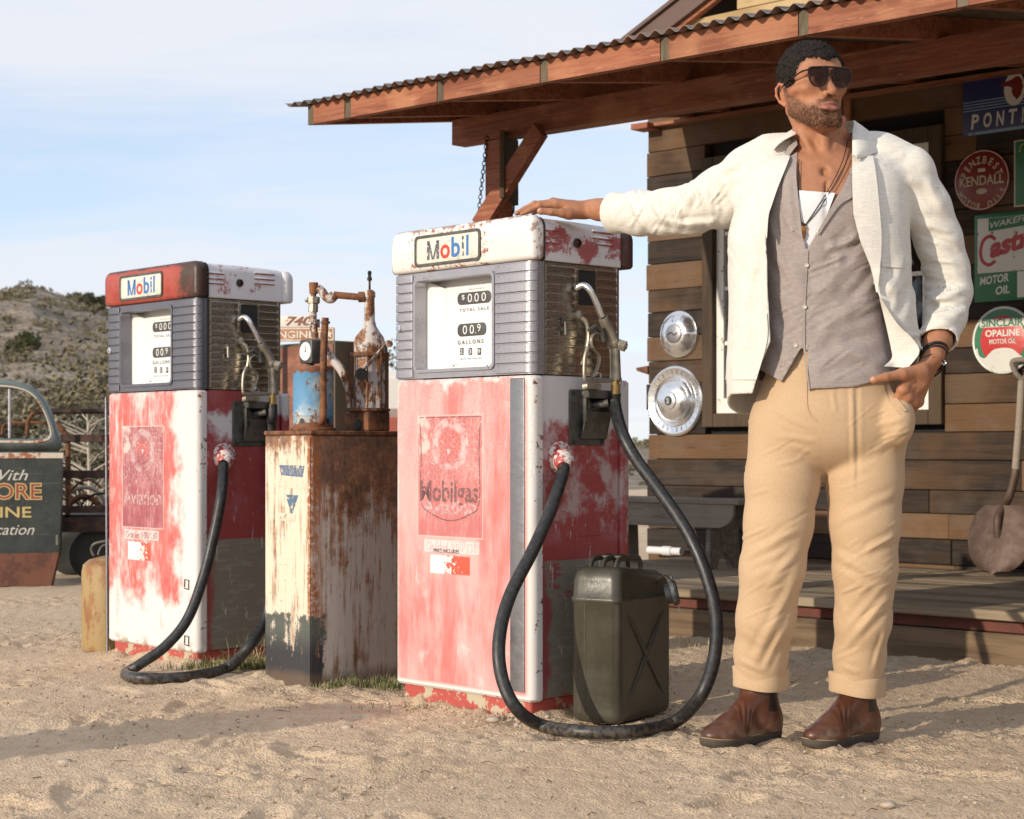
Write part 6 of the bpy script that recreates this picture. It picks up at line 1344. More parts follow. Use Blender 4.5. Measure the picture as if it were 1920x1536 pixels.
def drape(s, left, right, nu, nv, off, th, name, m, parent, curl=0.0, sm=3, ymax=None):
    """a sheet laid on a modelled surface between two outlines of photo pixels"""
    L = np.array(catmull([(p[0], p[1], 0) for p in left], 8))[:, :2]; Rr_ = np.array(catmull([(p[0], p[1], 0) for p in right], 8))[:, :2]
    def res(A, n): d = np.r_[0, np.cumsum(np.linalg.norm(np.diff(A, axis=0), axis=1))]; q = np.linspace(0, d[-1], n); return np.stack([np.interp(q, d, A[:, 0]), np.interp(q, d, A[:, 1])], 1)
    L, Rr_ = res(L, nv), res(Rr_, nv); u = np.linspace(0, 1, nu)[None, :, None]; Q = L[:, None]*(1-u)+Rr_[:, None]*u
    P, t = trace(s, Q[..., 0], Q[..., 1]); t = t.reshape(nv, nu)
    if ymax: t = np.minimum(t, ymax)
    for _ in range(sm):
        tp = np.pad(t, 1, 'edge'); t2 = (tp[:-2, 1:-1]+tp[2:, 1:-1]+tp[1:-1, :-2]+tp[1:-1, 2:]+4*t)/8; t = np.minimum(t, t2) if _ % 2 else t2
    uu = np.linspace(0, 1, nu)[None, :]; o = off+curl*uu
    def pts(tt): return np.stack([(Q[..., 0]-960)/F*tt, tt, HC+(YH-Q[..., 1])/F*tt], -1).reshape(-1, 3)
    A, B_ = pts(t-o-th), pts(t-o+th*.5); n = nu*nv; i = np.arange((nu-1)*(nv-1)); r, c = i//(nu-1), i % (nu-1); a = r*nu+c; q = np.stack([a, a+1, a+nu+1, a+nu], 1)
    bd = np.r_[np.arange(nu-1), (nv-1)*nu+np.arange(nu-1)]; e1 = np.stack([bd, bd+1, bd+1+n, bd+n], 1); be = np.r_[np.arange(nv-1)*nu, np.arange(nv-1)*nu+nu-1]; e2 = np.stack([be, be+nu, be+nu+n, be+n], 1)
    b = Shifted(); b.add([tuple(p) for p in np.concatenate([A, B_])], [tuple(x) for x in np.concatenate([q, q[:, ::-1]+n, e1, e2])]); return b.obj(name, m, parent, angle=60)
man = empty('person', (float(M4(1555, 0, 4.74)[0]), 4.74, 0), label='man in cream blazer, tan trousers and sunglasses resting a hand on the near pump', cat='person')
def shift(V): return V-np.array(man.location)
def mesh_of(s, lo, hi, h, name, m, parent=None, B=14, colf=None, **k):

    V, Q = s.mesh(lo, hi, h, B); c = colf(V) if colf else None
    return npmesh(name, V if parent is None else V-np.array(man.location), Q, m, parent, col=c, **k)
# ---- head frame
HO = M4(1523, 173, 4.70); yaw, pit, rol = math.radians(17.5), math.radians(1.5), math.radians(-1.5)
HR = np.array((Matrix.Rotation(yaw, 3, 'Z') @ Matrix.Rotation(-pit, 3, 'X') @ Matrix.Rotation(rol, 3, 'Y')))
hw_ = lambda x, y, z: HO+HR @ np.array([x, y, z])
def hl(P): return (P-HO) @ HR
body = SDF()
class HeadPart:
    def __init__(s, sd): s.s = sd
    def ell(s, c, r, k=.012, op='u', rot=None):
        r = np.array(r if hasattr(r, '__len__') else (r,)*3, float); Rm = HR if rot is None else HR @ np.array(Euler([math.radians(a) for a in rot]).to_matrix()); c_ = hw_(*c)
        def fn(P):
            q = (P-c_) @ Rm; k0 = np.sqrt(((q/r)**2).sum(1)); k1 = np.sqrt(((q/(r*r))**2).sum(1))+1e-9; return np.where(k0 < 1e-6, -r.min(), k0*(k0-1)/k1)
        s.s._a(fn, c_, r.max(), k, op)
    def cap(s, a, b, ra, rb=None, k=.012, op='u'): s.s.cap(hw_(*a), hw_(*b), ra, rb, k, op)
h = HeadPart(body)
h.ell((0, .018, .050), (.0765, .099, .083)); h.ell((0, -.028, .045), (.066, .062, .058), k=.02); h.ell((0, -.036, -.022), (.059, .055, .070), k=.02); h.ell((0, -.047, -.066), (.050, .046, .040), k=.02)
for s_ in (-1, 1):
    h.cap((s_*.054, .004, -.048), (s_*.026, -.074, -.096), .016, .017, k=.022); h.cap((s_*.060, .0, -.01), (s_*.054, .004, -.050), .018, .018, k=.02)
    h.ell((s_*.043, -.066, -.004), (.021, .017, .016), k=.018); h.cap((s_*.012, -.088, .036), (s_*.046, -.072, .038), .0105, .009, k=.014)
    h.cap((s_*.058, -.055, -.002), (s_*.070, -.010, .0), .009, .008, k=.016)
h.cap((-.011, -.084, -.097), (.011, -.084, -.097), .0180, .0180, k=.018)
for s_ in (-1, 1): h.ell((s_*.031, -.098, .016), (.0175, .016, .0125), k=.012, op='s')
for s_ in (-1, 1): h.ell((s_*.031, -.080, .014), (.0135, .013, .0115), k=.004)
h.cap((0, -.086, .026), (0, -.104, -.010), .0078, .0085, k=.010); h.cap((0, -.104, -.010), (0, -.1125, -.0215), .0085, .0118, k=.008)
for s_ in (-1, 1):
    h.ell((s_*.0150, -.0985, -.0265), (.0078, .0120, .0092), k=.004); h.ell((s_*.0068, -.1090, -.0345), (.0040, .0050, .0050), k=.0025, op='s')
h.ell((0, -.088, -.056), (.030, .0125, .024), k=.012)
h.cap((-.005, -.0995, -.0500), (-.0300, -.0850, -.0555), .0050, .0020, k=.004); h.cap((.005, -.0995, -.0500), (.0300, -.0850, -.0555), .0050, .0020, k=.004); h.cap((-.005, -.0995, -.0500), (.005, -.0995, -.0500), .0050, k=.003)
h.cap((-.014, -.0955, -.0628), (.014, -.0955, -.0628), .0066, .0066, k=.004); h.cap((-.0285, -.0860, -.0575), (-.010, -.0970, -.0622), .003, .006, k=.004); h.cap((.0285, -.0860, -.0575), (.010, -.0970, -.0622), .003, .006, k=.004)
h.cap((-.0315, -.0885, -.0562), (0, -.1065, -.0563), .0012, .0017, k=.002, op='s'); h.cap((.0315, -.0885, -.0562), (0, -.1065, -.0563), .0012, .0017, k=.002, op='s')
h.ell((0, -.100, -.0765), (.018, .006, .0045), k=.008, op='s')
for s_ in (-1, 1):                                              # ears: rim, lobe, hollow
    ec = (s_*.0775, .016, -.012); pts = [(s_*.0745, .000, .006), (s_*.0815, .004, .018), (s_*.0875, .018, .022), (s_*.0900, .031, .012), (s_*.0890, .034, -.006), (s_*.0850, .024, -.024), (s_*.0780, .010, -.036), (s_*.0730, .003, -.034)]
    h.ell((s_*.0785, .014, -.008), (.006, .017, .025), k=.006, rot=(0, s_*8, 0)); 
    for a_, b_ in zip(pts, pts[1:]): h.cap(a_, b_, .0037, .0037, k=.003)
    h.ell((s_*.0875, .014, -.006), (.0055, .008, .012), k=.003, op='s'); h.cap((s_*.080, .006, -.010), (s_*.078, .004, -.018), .004, .003, k=.003)
# ---- neck, shoulders, chest
sm_chain(body, [(1524, 205, 4.735, .060), (1538, 262, 4.765, .065), (1545, 300, 4.78, .072)], .03)
sm_chain(body, [(1541, 300, 4.80, .05), (1440, 318, 4.82, .050)], .05); sm_chain(body, [(1550, 300, 4.79, .05), (1676, 322, 4.76, .042)], .05)
body.fnp(Rows([(272, 1548, .055, 4.775, .045), (288, 1550, .10, 4.765, .066), (302, 1552, .145, 4.757, .090), (330, 1552, .178, 4.75, .112), (380, 1550, .180, 4.745, .128), (450, 1547, .172, 4.745, .124), (560, 1545, .155, 4.745, .112), (640, 1545, .150, 4.745, .108)], 2.2), M4(1550, 450, 4.745), .46, .055)
body.ell(M4(1502, 392, 4.660), (.080, .034, .055), .03); body.ell(M4(1602, 392, 4.650), (.080, .034, .055), .03)
body.cap(M4(1486, 214, 4.745), M4(1538, 318, 4.668), .013, .008, .014); body.cap(M4(1578, 226, 4.765), M4(1553, 318, 4.664), .013, .008, .014)
body.cap(M4(1537, 325, 4.662), M4(1455, 300, 4.715), .009, .010, .016); body.cap(M4(1556, 325, 4.658), M4(1650, 300, 4.69), .009, .010, .016)
body.cap(M4(1546, 262, 4.690), M4(1547, 300, 4.685), .014, .012, .015); body.ell(M4(1546, 322, 4.640), (.009, .012, .011), .014, 's')
body.cap(M4(1549, 345, 4.628), M4(1550, 430, 4.612), .003, .004, .012, 's')
# ---- arms
sm_chain(body, [(1412, 330, 4.84, .052), (1340, 372, 4.93, .044), (1270, 396, 5.04, .038), (1200, 398, 5.16, .039), (1147, 398, 5.27, .0345), (1122, 394, 5.325, .0285), (1108, 392, 5.350, .0265)], .02)
body.cap(M4(1108, 386, 5.350), M4(1160, 386, 5.25), .017, .026, .012)
sm_chain(body, [(1698, 332, 4.76, .040), (1738, 410, 4.77, .040), (1772, 530, 4.80, .034), (1768, 590, 4.765, .036), (1758, 640, 4.70, .034), (1750, 668, 4.655, .0285)], .02)
# ---- hand on the pump: palm, four fingers, thumb
Wp = (1106, 392, 5.352)
KN = [((1043, 384, 5.330), (1011, 386, 5.322), (993, 394.5, 5.318), (979, 401, 5.316), .0135), ((1037, 380.5, 5.350), (1002, 383, 5.347), (984, 392, 5.345), (969, 400, 5.343), .0135), ((1040, 382.5, 5.371), (1008, 385, 5.373), (991, 393, 5.375), (977, 400.5, 5.377), .0125), ((1049, 387, 5.390), (1024, 389, 5.396), (1010, 395.5, 5.40), (999, 401, 5.403), .0112)]
for i, (k1, k2, k3, k4, r) in enumerate(KN):
    body.cap(M4(*Wp)+np.array([0, (i-1.2)*.008, 0]), M4(*k1), .0175, r*1.08, .014)
    body.cap(M4(*k1), M4(*k2), r*.86, r*.74, .004); body.cap(M4(*k2), M4(*k3), r*.74, r*.66, .003); body.cap(M4(*k3), M4(*k4), r*.66, r*.54, .003)
    body.ell(M4(*k1)+np.array([0, 0, .0035]), r*.86, .008); body.ell(M4(*k2), r*.80, .004)
body.ell(M4(1074, 393, 5.352), (.034, .030, .015), .014); body.cap(M4(1096, 400, 5.338), M4(1066, 401, 5.312), .0185, .0165, .014); body.cap(M4(1066, 401, 5.312), M4(1054, 399.5, 5.302), .0155, .0135, .010)
body.cap(M4(1054, 399.5, 5.302), M4(1033, 397.5, 5.292), .0125, .0112, .006); body.cap(M4(1033, 397.5, 5.292), M4(1015, 396, 5.288), .0112, .0098, .004); body.ell(M4(1014, 396, 5.288), (.0115, .0095, .0100), .004)
for i in (0, 1, 2): body.cap(M4(*Wp)+np.array([-.01, (i-1.)*.009, .018]), M4(*KN[i][0])+np.array([0, 0, .0095]), .0022, .0026, .006)
# ---- hand in the pocket
W2 = (1751, 668, 4.655)
for i, (a, b_, c) in enumerate((((1692, 730, 4.592), (1672, 768, 4.628), .0148), ((1700, 744, 4.604), (1680, 778, 4.64), .0150), ((1710, 753, 4.624), (1690, 785, 4.66), .0142), ((1721, 754, 4.645), (1700, 784, 4.68), .0128))):
    body.cap(M4(*W2)+np.array([-.004+.003*i, -.012+.009*i, 0]), M4(*a), .0180, c, .014); body.cap(M4(*a), M4(*b_), c*.95, c*.8, .005)
    body.ell(M4(*a)+np.array([.002, -.004, 0]), c*1.02, .008)
body.ell(M4(1722, 710, 4.614), (.027, .020, .032), .016)
body.cap(M4(1728, 697, 4.612), M4(1692, 702, 4.575), .0205, .0165, .014); body.cap(M4(1692, 702, 4.575), M4(1661, 707, 4.556), .0140, .0118, .006); body.cap(M4(1661, 707, 4.556), M4(1641, 712, 4.552), .0118, .0102, .004); body.ell(M4(1639, 712.5, 4.552), (.0115, .0095, .0098), .004)
for i in (0, 1, 2): body.cap(M4(*W2)+np.array([-.010+.006*i, -.030+.004*i, 0]), M4(1694+i*9, 732+i*9, 4.578+.010*i), .0018, .0024, .006)
def bodycol(V):
    q = hl(V); x, y, z = q[:, 0], q[:, 1], q[:, 2]; ax = np.abs(x)
    sk = np.tile(np.array([.385, .172, .092]), (len(V), 1)); n = fbm(V*55, 3)[:, None]; n2 = fbm(V*18+4, 3)[:, None]
    sk = sk*(1+.09*n+.09*n2+.05*fbm(V*160, 2)[:, None])
    px, py = PXY(V)
    head = (z > -.16) & (ax < .12) & (np.abs(y) < .15)
    # warmer cheeks, nose and ears
    warm = np.exp(-((ax-.045)**2+(z+.01)**2)/.0006)*.4+np.exp(-(x**2+(z+.025)**2)/.0002)*.35+(ax > .074)*.5
    sk = sk*(1-warm[:, None]*head[:, None]*np.array([-.10, .10, .12]))
    chk = np.interp(y, [-.105, -.09, -.07, -.045, -.02, .0, .02], [-.040, -.046, -.046, -.033, -.012, .018, .02]); beard = np.clip((chk+.004-z)/.015, 0, 1)*np.clip((.006-y)/.008, 0, 1)
    low = np.interp(y, [-.10, -.06, -.03, .01], [-.124, -.116, -.097, -.072]); beard *= np.clip((z-low+.004)/.016, 0, 1)*(ax < .085)
    must = np.clip((-.0365-z)/.003, 0, 1)*np.clip((z+.056)/.003, 0, 1)*np.clip((.036-ax)/.006, 0, 1)*(y < -.07); beard = np.maximum(beard, must)
    zt = -.0455-.0045*(ax/.027)**1.5+.0012*np.exp(-(ax/.004)**2)*-1; zb_ = -.0700+.0065*(ax/.025)**2; lip = np.clip((zt-z)/.0016, 0, 1)*np.clip((z-zb_)/.0016, 0, 1)*np.clip((.0310-ax)/.002, 0, 1)*(y < -.083)
    beard *= 1-lip
    phl = np.exp(-(x/.004)**2)*np.clip((z+.050)/.004, 0, 1)*np.clip((-.034-z)/.004, 0, 1); beard *= 1-.6*phl
    hs = np.random.RandomState(2).rand(len(V)); sp_ = np.clip(.88+.34*fbm(V*330, 2)+(hs-.5)*.26, .3, 1)
    beard *= np.interp(z, [-.075, -.03, .02], [.95, .74, .70]); B_ = (beard*sp_)[:, None]; sk = sk*(1-B_*.93)+np.array([.021, .0135, .010])*B_*.93
    lp = lip[:, None]; sk = sk*(1-lp*.75)+np.array([.33, .125, .10])*lp*.75*(1+.10*np.sign(-.057-z)[:, None])
    brow = np.clip(1-np.abs(z-(.0405+.004*np.sin(np.clip((ax-.012)/.04, 0, 1)*2.4)))/.0048, 0, 1)*np.clip((ax-.010)/.006, 0, 1)*np.clip((.052-ax)/.008, 0, 1)*(y < -.05)*head; sk = sk*(1-brow[:, None]*.85)+np.array([.02, .014, .012])*brow[:, None]*.85
    hl_ = hairline(q); fade = np.clip((hl_+.014)/.016, 0, 1)*head*(z > -.085)*(y > -.088)*(ax < .086); fade *= np.clip(.6+.6*fbm(V*300, 2)+(hs-.5)*.4, 0, 1); sk = sk*(1-fade[:, None]*.8)+np.array([.030, .021, .018])*fade[:, None]*.8
    eye = np.exp(-(((ax-.031)/.013)**2+((z-.013)/.006)**2)*1.5)*(y < -.07)*head; sk = sk*(1-.75*eye[:, None])
    nail = np.zeros(len(V))
    for c, r in (((1010, 393, 5.281), .0075), ((1634, 709, 4.545), .0078)): nail += np.clip(1-(np.linalg.norm(V-M4(*c), axis=1)-r*.6)/(r*.5), 0, 1)
    nail = np.clip(nail, 0, 1)[:, None]; sk = sk*(1-nail*.6)+np.array([.62, .36, .27])*nail*.6
    return np.clip(sk, 0, 1)
def hairline(q):
    """positive inside the haired part of the head"""
    x, y, z = q[:, 0], q[:, 1], q[:, 2]; ax = np.abs(x)
    zl = np.interp(y, [-.10, -.080, -.068, -.052, -.035, -.022, -.006, .012, .032, .050, .075, .12], [.070, .074, .076, .058, .026, .004, -.002, .016, .002, -.030, -.052, -.056])
    zl = zl+.0035*vnoise(q*170)+.0025*vnoise(q*60)-.006*np.clip(1-ax/.03, 0, 1)*(y < -.05); return (z-zl)
def _skin(g):
    n = g.noise(160, 4, .6); n2 = g.noise(700, 2); c = g.attr('Col')
    c = g.mix(g.ss(n, .35, .7)*.10, c, g.hsv(c, v=.75)); lum = g.attr('Col', 2); return dict(color=c, rough=g.ss(n, .3, .7, .44, .58)+g.ss(lum, .12, .04)*.3, sss=.04, bump=(n*.6+n2*.5, .0014), spec=g.ss(lum, .03, .15, .04, .38))
body.warp = lambda P: .0006*vnoise(P*60)
mesh_of(body, (.0, 4.48, .90), (1.28, 5.46, 1.96), .0025, 'body', mat('skin', _skin), man, colf=bodycol)
# hair: the skull grown outward, kept above the hairline, with tight curls
hair = SDF(); H2 = HeadPart(hair); H2.ell((0, .018, .054), (.0805, .1030, .0872)); H2.ell((0, -.028, .053), (.068, .0655, .0605), k=.02)
H2.cap((-.064, -.008, .02), (-.062, -.004, .04), .0165, .02, k=.01); H2.cap((.064, -.008, .02), (.062, -.004, .04), .0165, .02, k=.01)
hair.fnp(lambda P: -hairline(hl(P))*.8, HO, .3, .006, 'i')
def curls(P):
    a = np.abs(vnoise(P*150)); b_ = vnoise(P*330+3); return .0062*(a-.4)+.0022*b_+.003*fbm(P*30, 2)
hair.warp = curls
M_hair = mat('short_black_hair', lambda g: dict(color=g.mix(g.ss(g.noise(420, 3, .7), .4, .65), (.007, .0055, .005), (.034, .026, .023)), rough=.75, spec=.2, bump=(g.noise(620, 3), .0015)))
ho = mesh_of(hair, HO-.15, HO+.17, .0017, 'hair', M_hair, man)
hv = np.array([v.co[:] for v in ho.data.vertices])+np.array(man.location); Rh = np.random.RandomState(5); hv = hv[Rh.choice(len(hv), 9000)]; cen = HO+HR @ np.array([0, .018, .05])
nn = hv-cen; nn /= np.linalg.norm(nn, axis=1)[:, None]; uu_ = Rh.normal(size=hv.shape); uu_ = uu_/np.linalg.norm(uu_, axis=1)[:, None]*.9+nn*.7; uu_ /= np.linalg.norm(uu_, axis=1)[:, None]; ww_ = np.cross(uu_, nn); ww_ /= np.linalg.norm(ww_, axis=1)[:, None]+1e-9
ln = Rh.uniform(.0022, .0046, (len(hv), 1)); wd_ = .00055; b0_ = hv-nn*.001; m0_ = b0_+uu_*ln*.6+nn*.0006; e0_ = b0_+uu_*ln*.8-nn*.0004+ww_*ln*.5
Vc = np.stack([b0_-ww_*wd_, b0_+ww_*wd_, m0_+ww_*wd_, m0_-ww_*wd_, m0_-ww_*wd_, m0_+ww_*wd_, e0_+ww_*wd_*.4, e0_-ww_*wd_*.4], 1).reshape(-1, 3)-np.array(man.location)
npmesh('hair_curls', Vc, np.arange(len(hv)*8).reshape(-1, 4), M_hair, man, smooth=False, kind='stuff')
# ---- cloth
def cloth(name, c0, c1, fine=900, slub=None, bump=.0006, rough=.85, big=.10):
    def b(g):
        g.co(); w = g.noise(fine, 2, .6); n = g.noise(12, 4, .6)
        s_ = g.noise(1, 4, .65, v=g.sc(*slub)) if slub else g.noise(60, 4)
        s2 = g.noise(1, 3, .6, v=g.sc(slub[2]*.7, slub[1], slub[0])) if slub else w
        c = g.mix(g.ss(s_*.7+s2*.3, .38, .64), c0, c1); c = g.mix(g.ss(n, .3, .7)*big, c, tuple(q*.8 for q in c0))
        return dict(color=c, rough=rough, sheen=.15, bump=(w*.5+s_*.6+s2*.3+n*1.5, bump), spec=.25)
    return mat(name, b)
M_jacket = cloth('cream_linen', (.63, .60, .54), (.75, .72, .66), 700, (40, 40, 420), .0009)
M_shirt = cloth('taupe_cloth', (.305, .258, .240), (.365, .312, .292), 600, (60, 60, 200), .0012)
M_trous = cloth('tan_cotton', (.49, .338, .203), (.55, .388, .24), 800, (300, 300, 300), .0006)
M_tank = cloth('white_jersey', (.70, .70, .72), (.76, .76, .78), 900, (500, 500, 30), .0006)
# trousers
tr_ = SDF(); tr_.fnp(Rows([(655, 1552, .148, 4.73, .108), (690, 1552, .160, 4.73, .118), (735, 1555, .188, 4.73, .132), (780, 1556, .204, 4.73, .142), (830, 1556, .200, 4.735, .135), (862, 1556, .165, 4.74, .105), (884, 1555, .11, 4.745, .06), (896, 1555, .05, 4.745, .02)], 2.2), M4(1555, 760, 4.73), .36, .045)
sm_chain(tr_, [(1476, 800, 4.735, .103), (1467, 900, 4.73, .097), (1460, 980, 4.725, .090), (1448, 1065, 4.725, .085), (1436, 1160, 4.75, .077), (1427, 1225, 4.785, .070), (1426, 1285, 4.80, .0645)], .02)
sm_chain(tr_, [(1630, 800, 4.73, .101), (1621, 900, 4.725, .101), (1622, 980, 4.72, .093), (1622, 1065, 4.725, .084), (1618, 1160, 4.75, .074), (1611, 1230, 4.785, .068), (1608, 1295, 4.80, .062)], .02)
tr_.ell(M4(1682, 788, 4.632), (.046, .064, .068), .020)
TC = [(1445, 765, 1530, 808, 7, 3), (1455, 816, 1535, 828, 6, 2.6), (1488, 836, 1540, 860, 6, 2.6), (1470, 880, 1535, 905, 7, 2.2),
      (1386, 1052, 1500, 990, 9, 5.5), (1400, 1074, 1490, 1040, 8, -3), (1440, 1100, 1506, 1020, 9, 3.5), (1408, 1252, 1502, 1070, 10, 5), (1385, 1236, 1436, 1262, 6, 4), (1430, 1258, 1470, 1180, 7, 4), (1392, 1180, 1430, 1215, 7, 2),
      (1597, 700, 1601, 930, 5, 3.0), (1607, 700, 1609, 900, 5, -2), (1560, 730, 1568, 775, 5, 2), (1556, 985, 1688, 920, 9, 3.5), (1560, 900, 1640, 870, 8, 2), (1640, 850, 1696, 800, 8, 3), (1640, 800, 1700, 782, 6, 2.5),
      (1560, 1036, 1664, 1086, 9, 6), (1620, 1036, 1684, 1002, 8, 5), (1580, 1060, 1640, 1100, 7, -3), (1602, 1192, 1676, 1112, 9, 5), (1580, 1170, 1650, 1090, 8, -2.5), (1575, 1225, 1650, 1140, 8, 3), (1638, 1258, 1662, 1180, 6, 4), (1580, 1250, 1612, 1262, 6, 3), (1570, 1120, 1600, 1180, 7, 2)]
for i in range(44):
    q_ = random.Random(i+300); k_ = i % 4; x_ = q_.choice([q_.uniform(1400, 1530), q_.uniform(1560, 1690)]); y_ = (q_.uniform(770, 900), q_.uniform(980, 1110), q_.uniform(1090, 1245), q_.uniform(700, 1240))[k_]; l_ = q_.uniform(12, 36); s_ = -1 if x_ < 1540 else 1
    TC.append((x_-l_, y_+l_*q_.uniform(.2, .9), x_+l_, y_-l_*q_.uniform(.1, .9), q_.uniform(2.6, 4.6), q_.choice([1.9, 1.5, -1.7])))
tr_.warp = lambda P: .90*creases(P, TC, 4.79)+.0010*fbm(P*np.array([9, 9, 6]), 3)
tr_.fnp(lambda P: HC+(YH-1288)/F*4.79-P[:, 2], M4(1520, 700, 4.75), .9, .004, 'i')
mesh_of(tr_, (.45, 4.42, .12), (1.20, 5.0, 1.12), .0036, 'trousers', M_trous, man)
# turned-up cuffs
for (x0, x1, y0, y1, dy0, Yc_) in ((1378, 1475, 1252, 1290, 3, 4.80), (1559, 1657, 1264, 1301, 6, 4.80)):
    t = Shifted(); cx = (x0+x1)/2; R0_ = (x1-x0)/2/F*Yc_; rings = []; c0_ = M4(cx, y0, Yc_); c1_ = M4(cx, y1, Yc_)
    for u, dr_ in ((0, -.008), (.0, .004), (.05, .0065), (.3, .006), (.7, .006), (.95, .0065), (1.0, .005), (1.0, -.004)):
        c = c0_*(1-u)+c1_*u; q = []
        for k in range(56):
            a = 2*math.pi*k/56; rr_2 = R0_+dr_+.0022*math.sin(3*a+cx)+.0016*math.sin(5*a+1+u*2); q.append((c[0]+math.cos(a)*rr_2, c[1]+math.sin(a)*rr_2*.92, c[2]-math.cos(a)*dy0*.0009+.003*math.sin(2*a+1)))
        rings.append(q)
    t.loft(rings, caps=False); t.obj('trouser_cuff', M_trous, man, angle=50)
    t = Shifted(); q = M4(x1-6, y1-2, Yc_-.035); q2 = M4(x1-6, y0+4, Yc_-.035); t.tube([q, (q+q2)/2, q2], .0022, 6); t.obj('cuff_seam', M_trous, man)
# shirt
SR = Rows([(292, 1550, .120, 4.765, .075), (315, 1550, .175, 4.755, .100), (340, 1550, .198, 4.75, .126), (390, 1549, .198, 4.745, .146), (450, 1547, .190, 4.745, .143), (550, 1546, .176, 4.742, .135), (640, 1548, .176, 4.74, .135), (700, 1550, .186, 4.738, .145), (745, 1552, .196, 4.738, .150)], 2.3)
sh_ = SDF(); sh_.fnp(SR, M4(1550, 510, 4.745), .50, .02); sm_chain(sh_, [(1538, 292, 4.79, .070), (1470, 312, 4.81, .058)], .03); sm_chain(sh_, [(1552, 292, 4.78, .070), (1640, 312, 4.75, .058)], .03)
SCR = [(1460, 470, 1515, 560, 14, 4), (1455, 540, 1520, 640, 16, 3), (1520, 560, 1620, 470, 18, 5), (1530, 620, 1640, 560, 16, 5), (1525, 660, 1650, 620, 14, -4), (1560, 500, 1610, 430, 12, 4), (1540, 530, 1600, 600, 16, 3), (1590, 560, 1645, 500, 10, -4), (1440, 400, 1470, 520, 10, 4), (1440, 600, 1490, 690, 13, 4), (1560, 640, 1660, 690, 14, 5),
       (1530, 700, 1650, 680, 12, -3), (1545, 470, 1612, 445, 8, 5), (1550, 440, 1580, 500, 10, 3), (1475, 330, 1488, 440, 7, 3)]
for i in range(26):
    q_ = random.Random(i+50); x_ = q_.uniform(1455, 1640); y_ = q_.uniform(420, 700); l_ = q_.uniform(14, 42); SCR.append((x_-l_, y_+l_*q_.uniform(.2, 1.0), x_+l_, y_-l_*q_.uniform(.1, .7), q_.uniform(2.8, 5.0), q_.choice([1.7, 1.3, -1.5])))
def shirt_cut(P):
    px, py = PXY(P); k = P[:, 1]/F
    l = np.interp(py, [240, 262, 300, 360, 420, 468, 469], [1494, 1494, 1492, 1496, 1501, 1512, 1512]); r = np.interp(py, [240, 262, 330, 380, 420, 468, 469], [1600, 1600, 1592, 1563, 1541, 1513, 1512])
    v = np.minimum(px-l, r-px)*k; v = np.where(py < 469, v, -(py-468)*k)
    l2 = np.interp(py, [652, 690, 717, 760], [1503, 1481, 1465, 1450]); g_ = np.minimum(np.minimum(px-l2, 1514.5-px), py-654)*k
    hem = (py-np.interp(px, [1380, 1420, 1466, 1467, 1514, 1518, 1600, 1668, 1700], [676, 690, 717, 735, 735, 730, 726, 709, 700]))*k
    fr = P[:, 1] < 4.76; bk_ = np.where(P[:, 2] < 1.52, P[:, 1]-4.83, -.1); return np.where(fr, np.maximum(np.maximum(v, g_), hem), np.maximum(bk_, np.where(P[:, 2] < .99, .99-P[:, 2], -.1)))
sh_.warp = lambda P: 1.3*creases(P, SCR, 4.74)+.0022*fbm(P*np.array([11, 11, 7]), 3)
class Shell(SDF):
    def __init__(s, base, th, cut): SDF.__init__(s); s.b = base; s.th = th; s.cut = cut
    def ev(s, P, c=None, r=0): d = s.b.ev(P, c, r); return np.maximum(np.maximum(d, -(d+s.th)), s.cut(P))
sho = Shell(sh_, .0065, shirt_cut)
mesh_of(sho, (.55, 4.50, .92), (1.16, 4.96, 1.62), .0031, 'shirt', M_shirt, man)
# jacket
JR = Rows([(300, 1552, .17, 4.77, .105), (330, 1550, .212, 4.765, .140), (390, 1541, .232, 4.76, .163), (450, 1534, .243, 4.755, .168), (550, 1538, .248, 4.75, .168), (640, 1543, .256, 4.75, .170), (700, 1546, .262, 4.75, .172), (790, 1552, .268, 4.755, .176)], 2.5)
ja = SDF(); ja.fnp(JR, M4(1545, 540, 4.75), .55, .03)
sm_chain(ja, [(1515, 284, 4.81, .064), (1452, 300, 4.835, .066), (1408, 326, 4.85, .072)], .04); sm_chain(ja, [(1575, 284, 4.80, .064), (1650, 298, 4.775, .064), (1702, 322, 4.755, .071)], .04)
sm_chain(ja, [(1408, 335, 4.85, .080), (1352, 371, 4.93, .080), (1300, 392, 5.01, .0665), (1250, 398, 5.08, .062), (1200, 400, 5.17, .0600), (1147, 400, 5.26, .0555), (1120, 400, 5.31, .0545)], .035)
sm_chain(ja, [(1706, 335, 4.755, .070), (1736, 390, 4.765, .067), (1760, 450, 4.785, .064), (1774, 505, 4.80, .062), (1779, 548, 4.80, .062), (1772, 595, 4.76, .057), (1760, 635, 4.705, .050), (1752, 670, 4.66, .046)], .014)
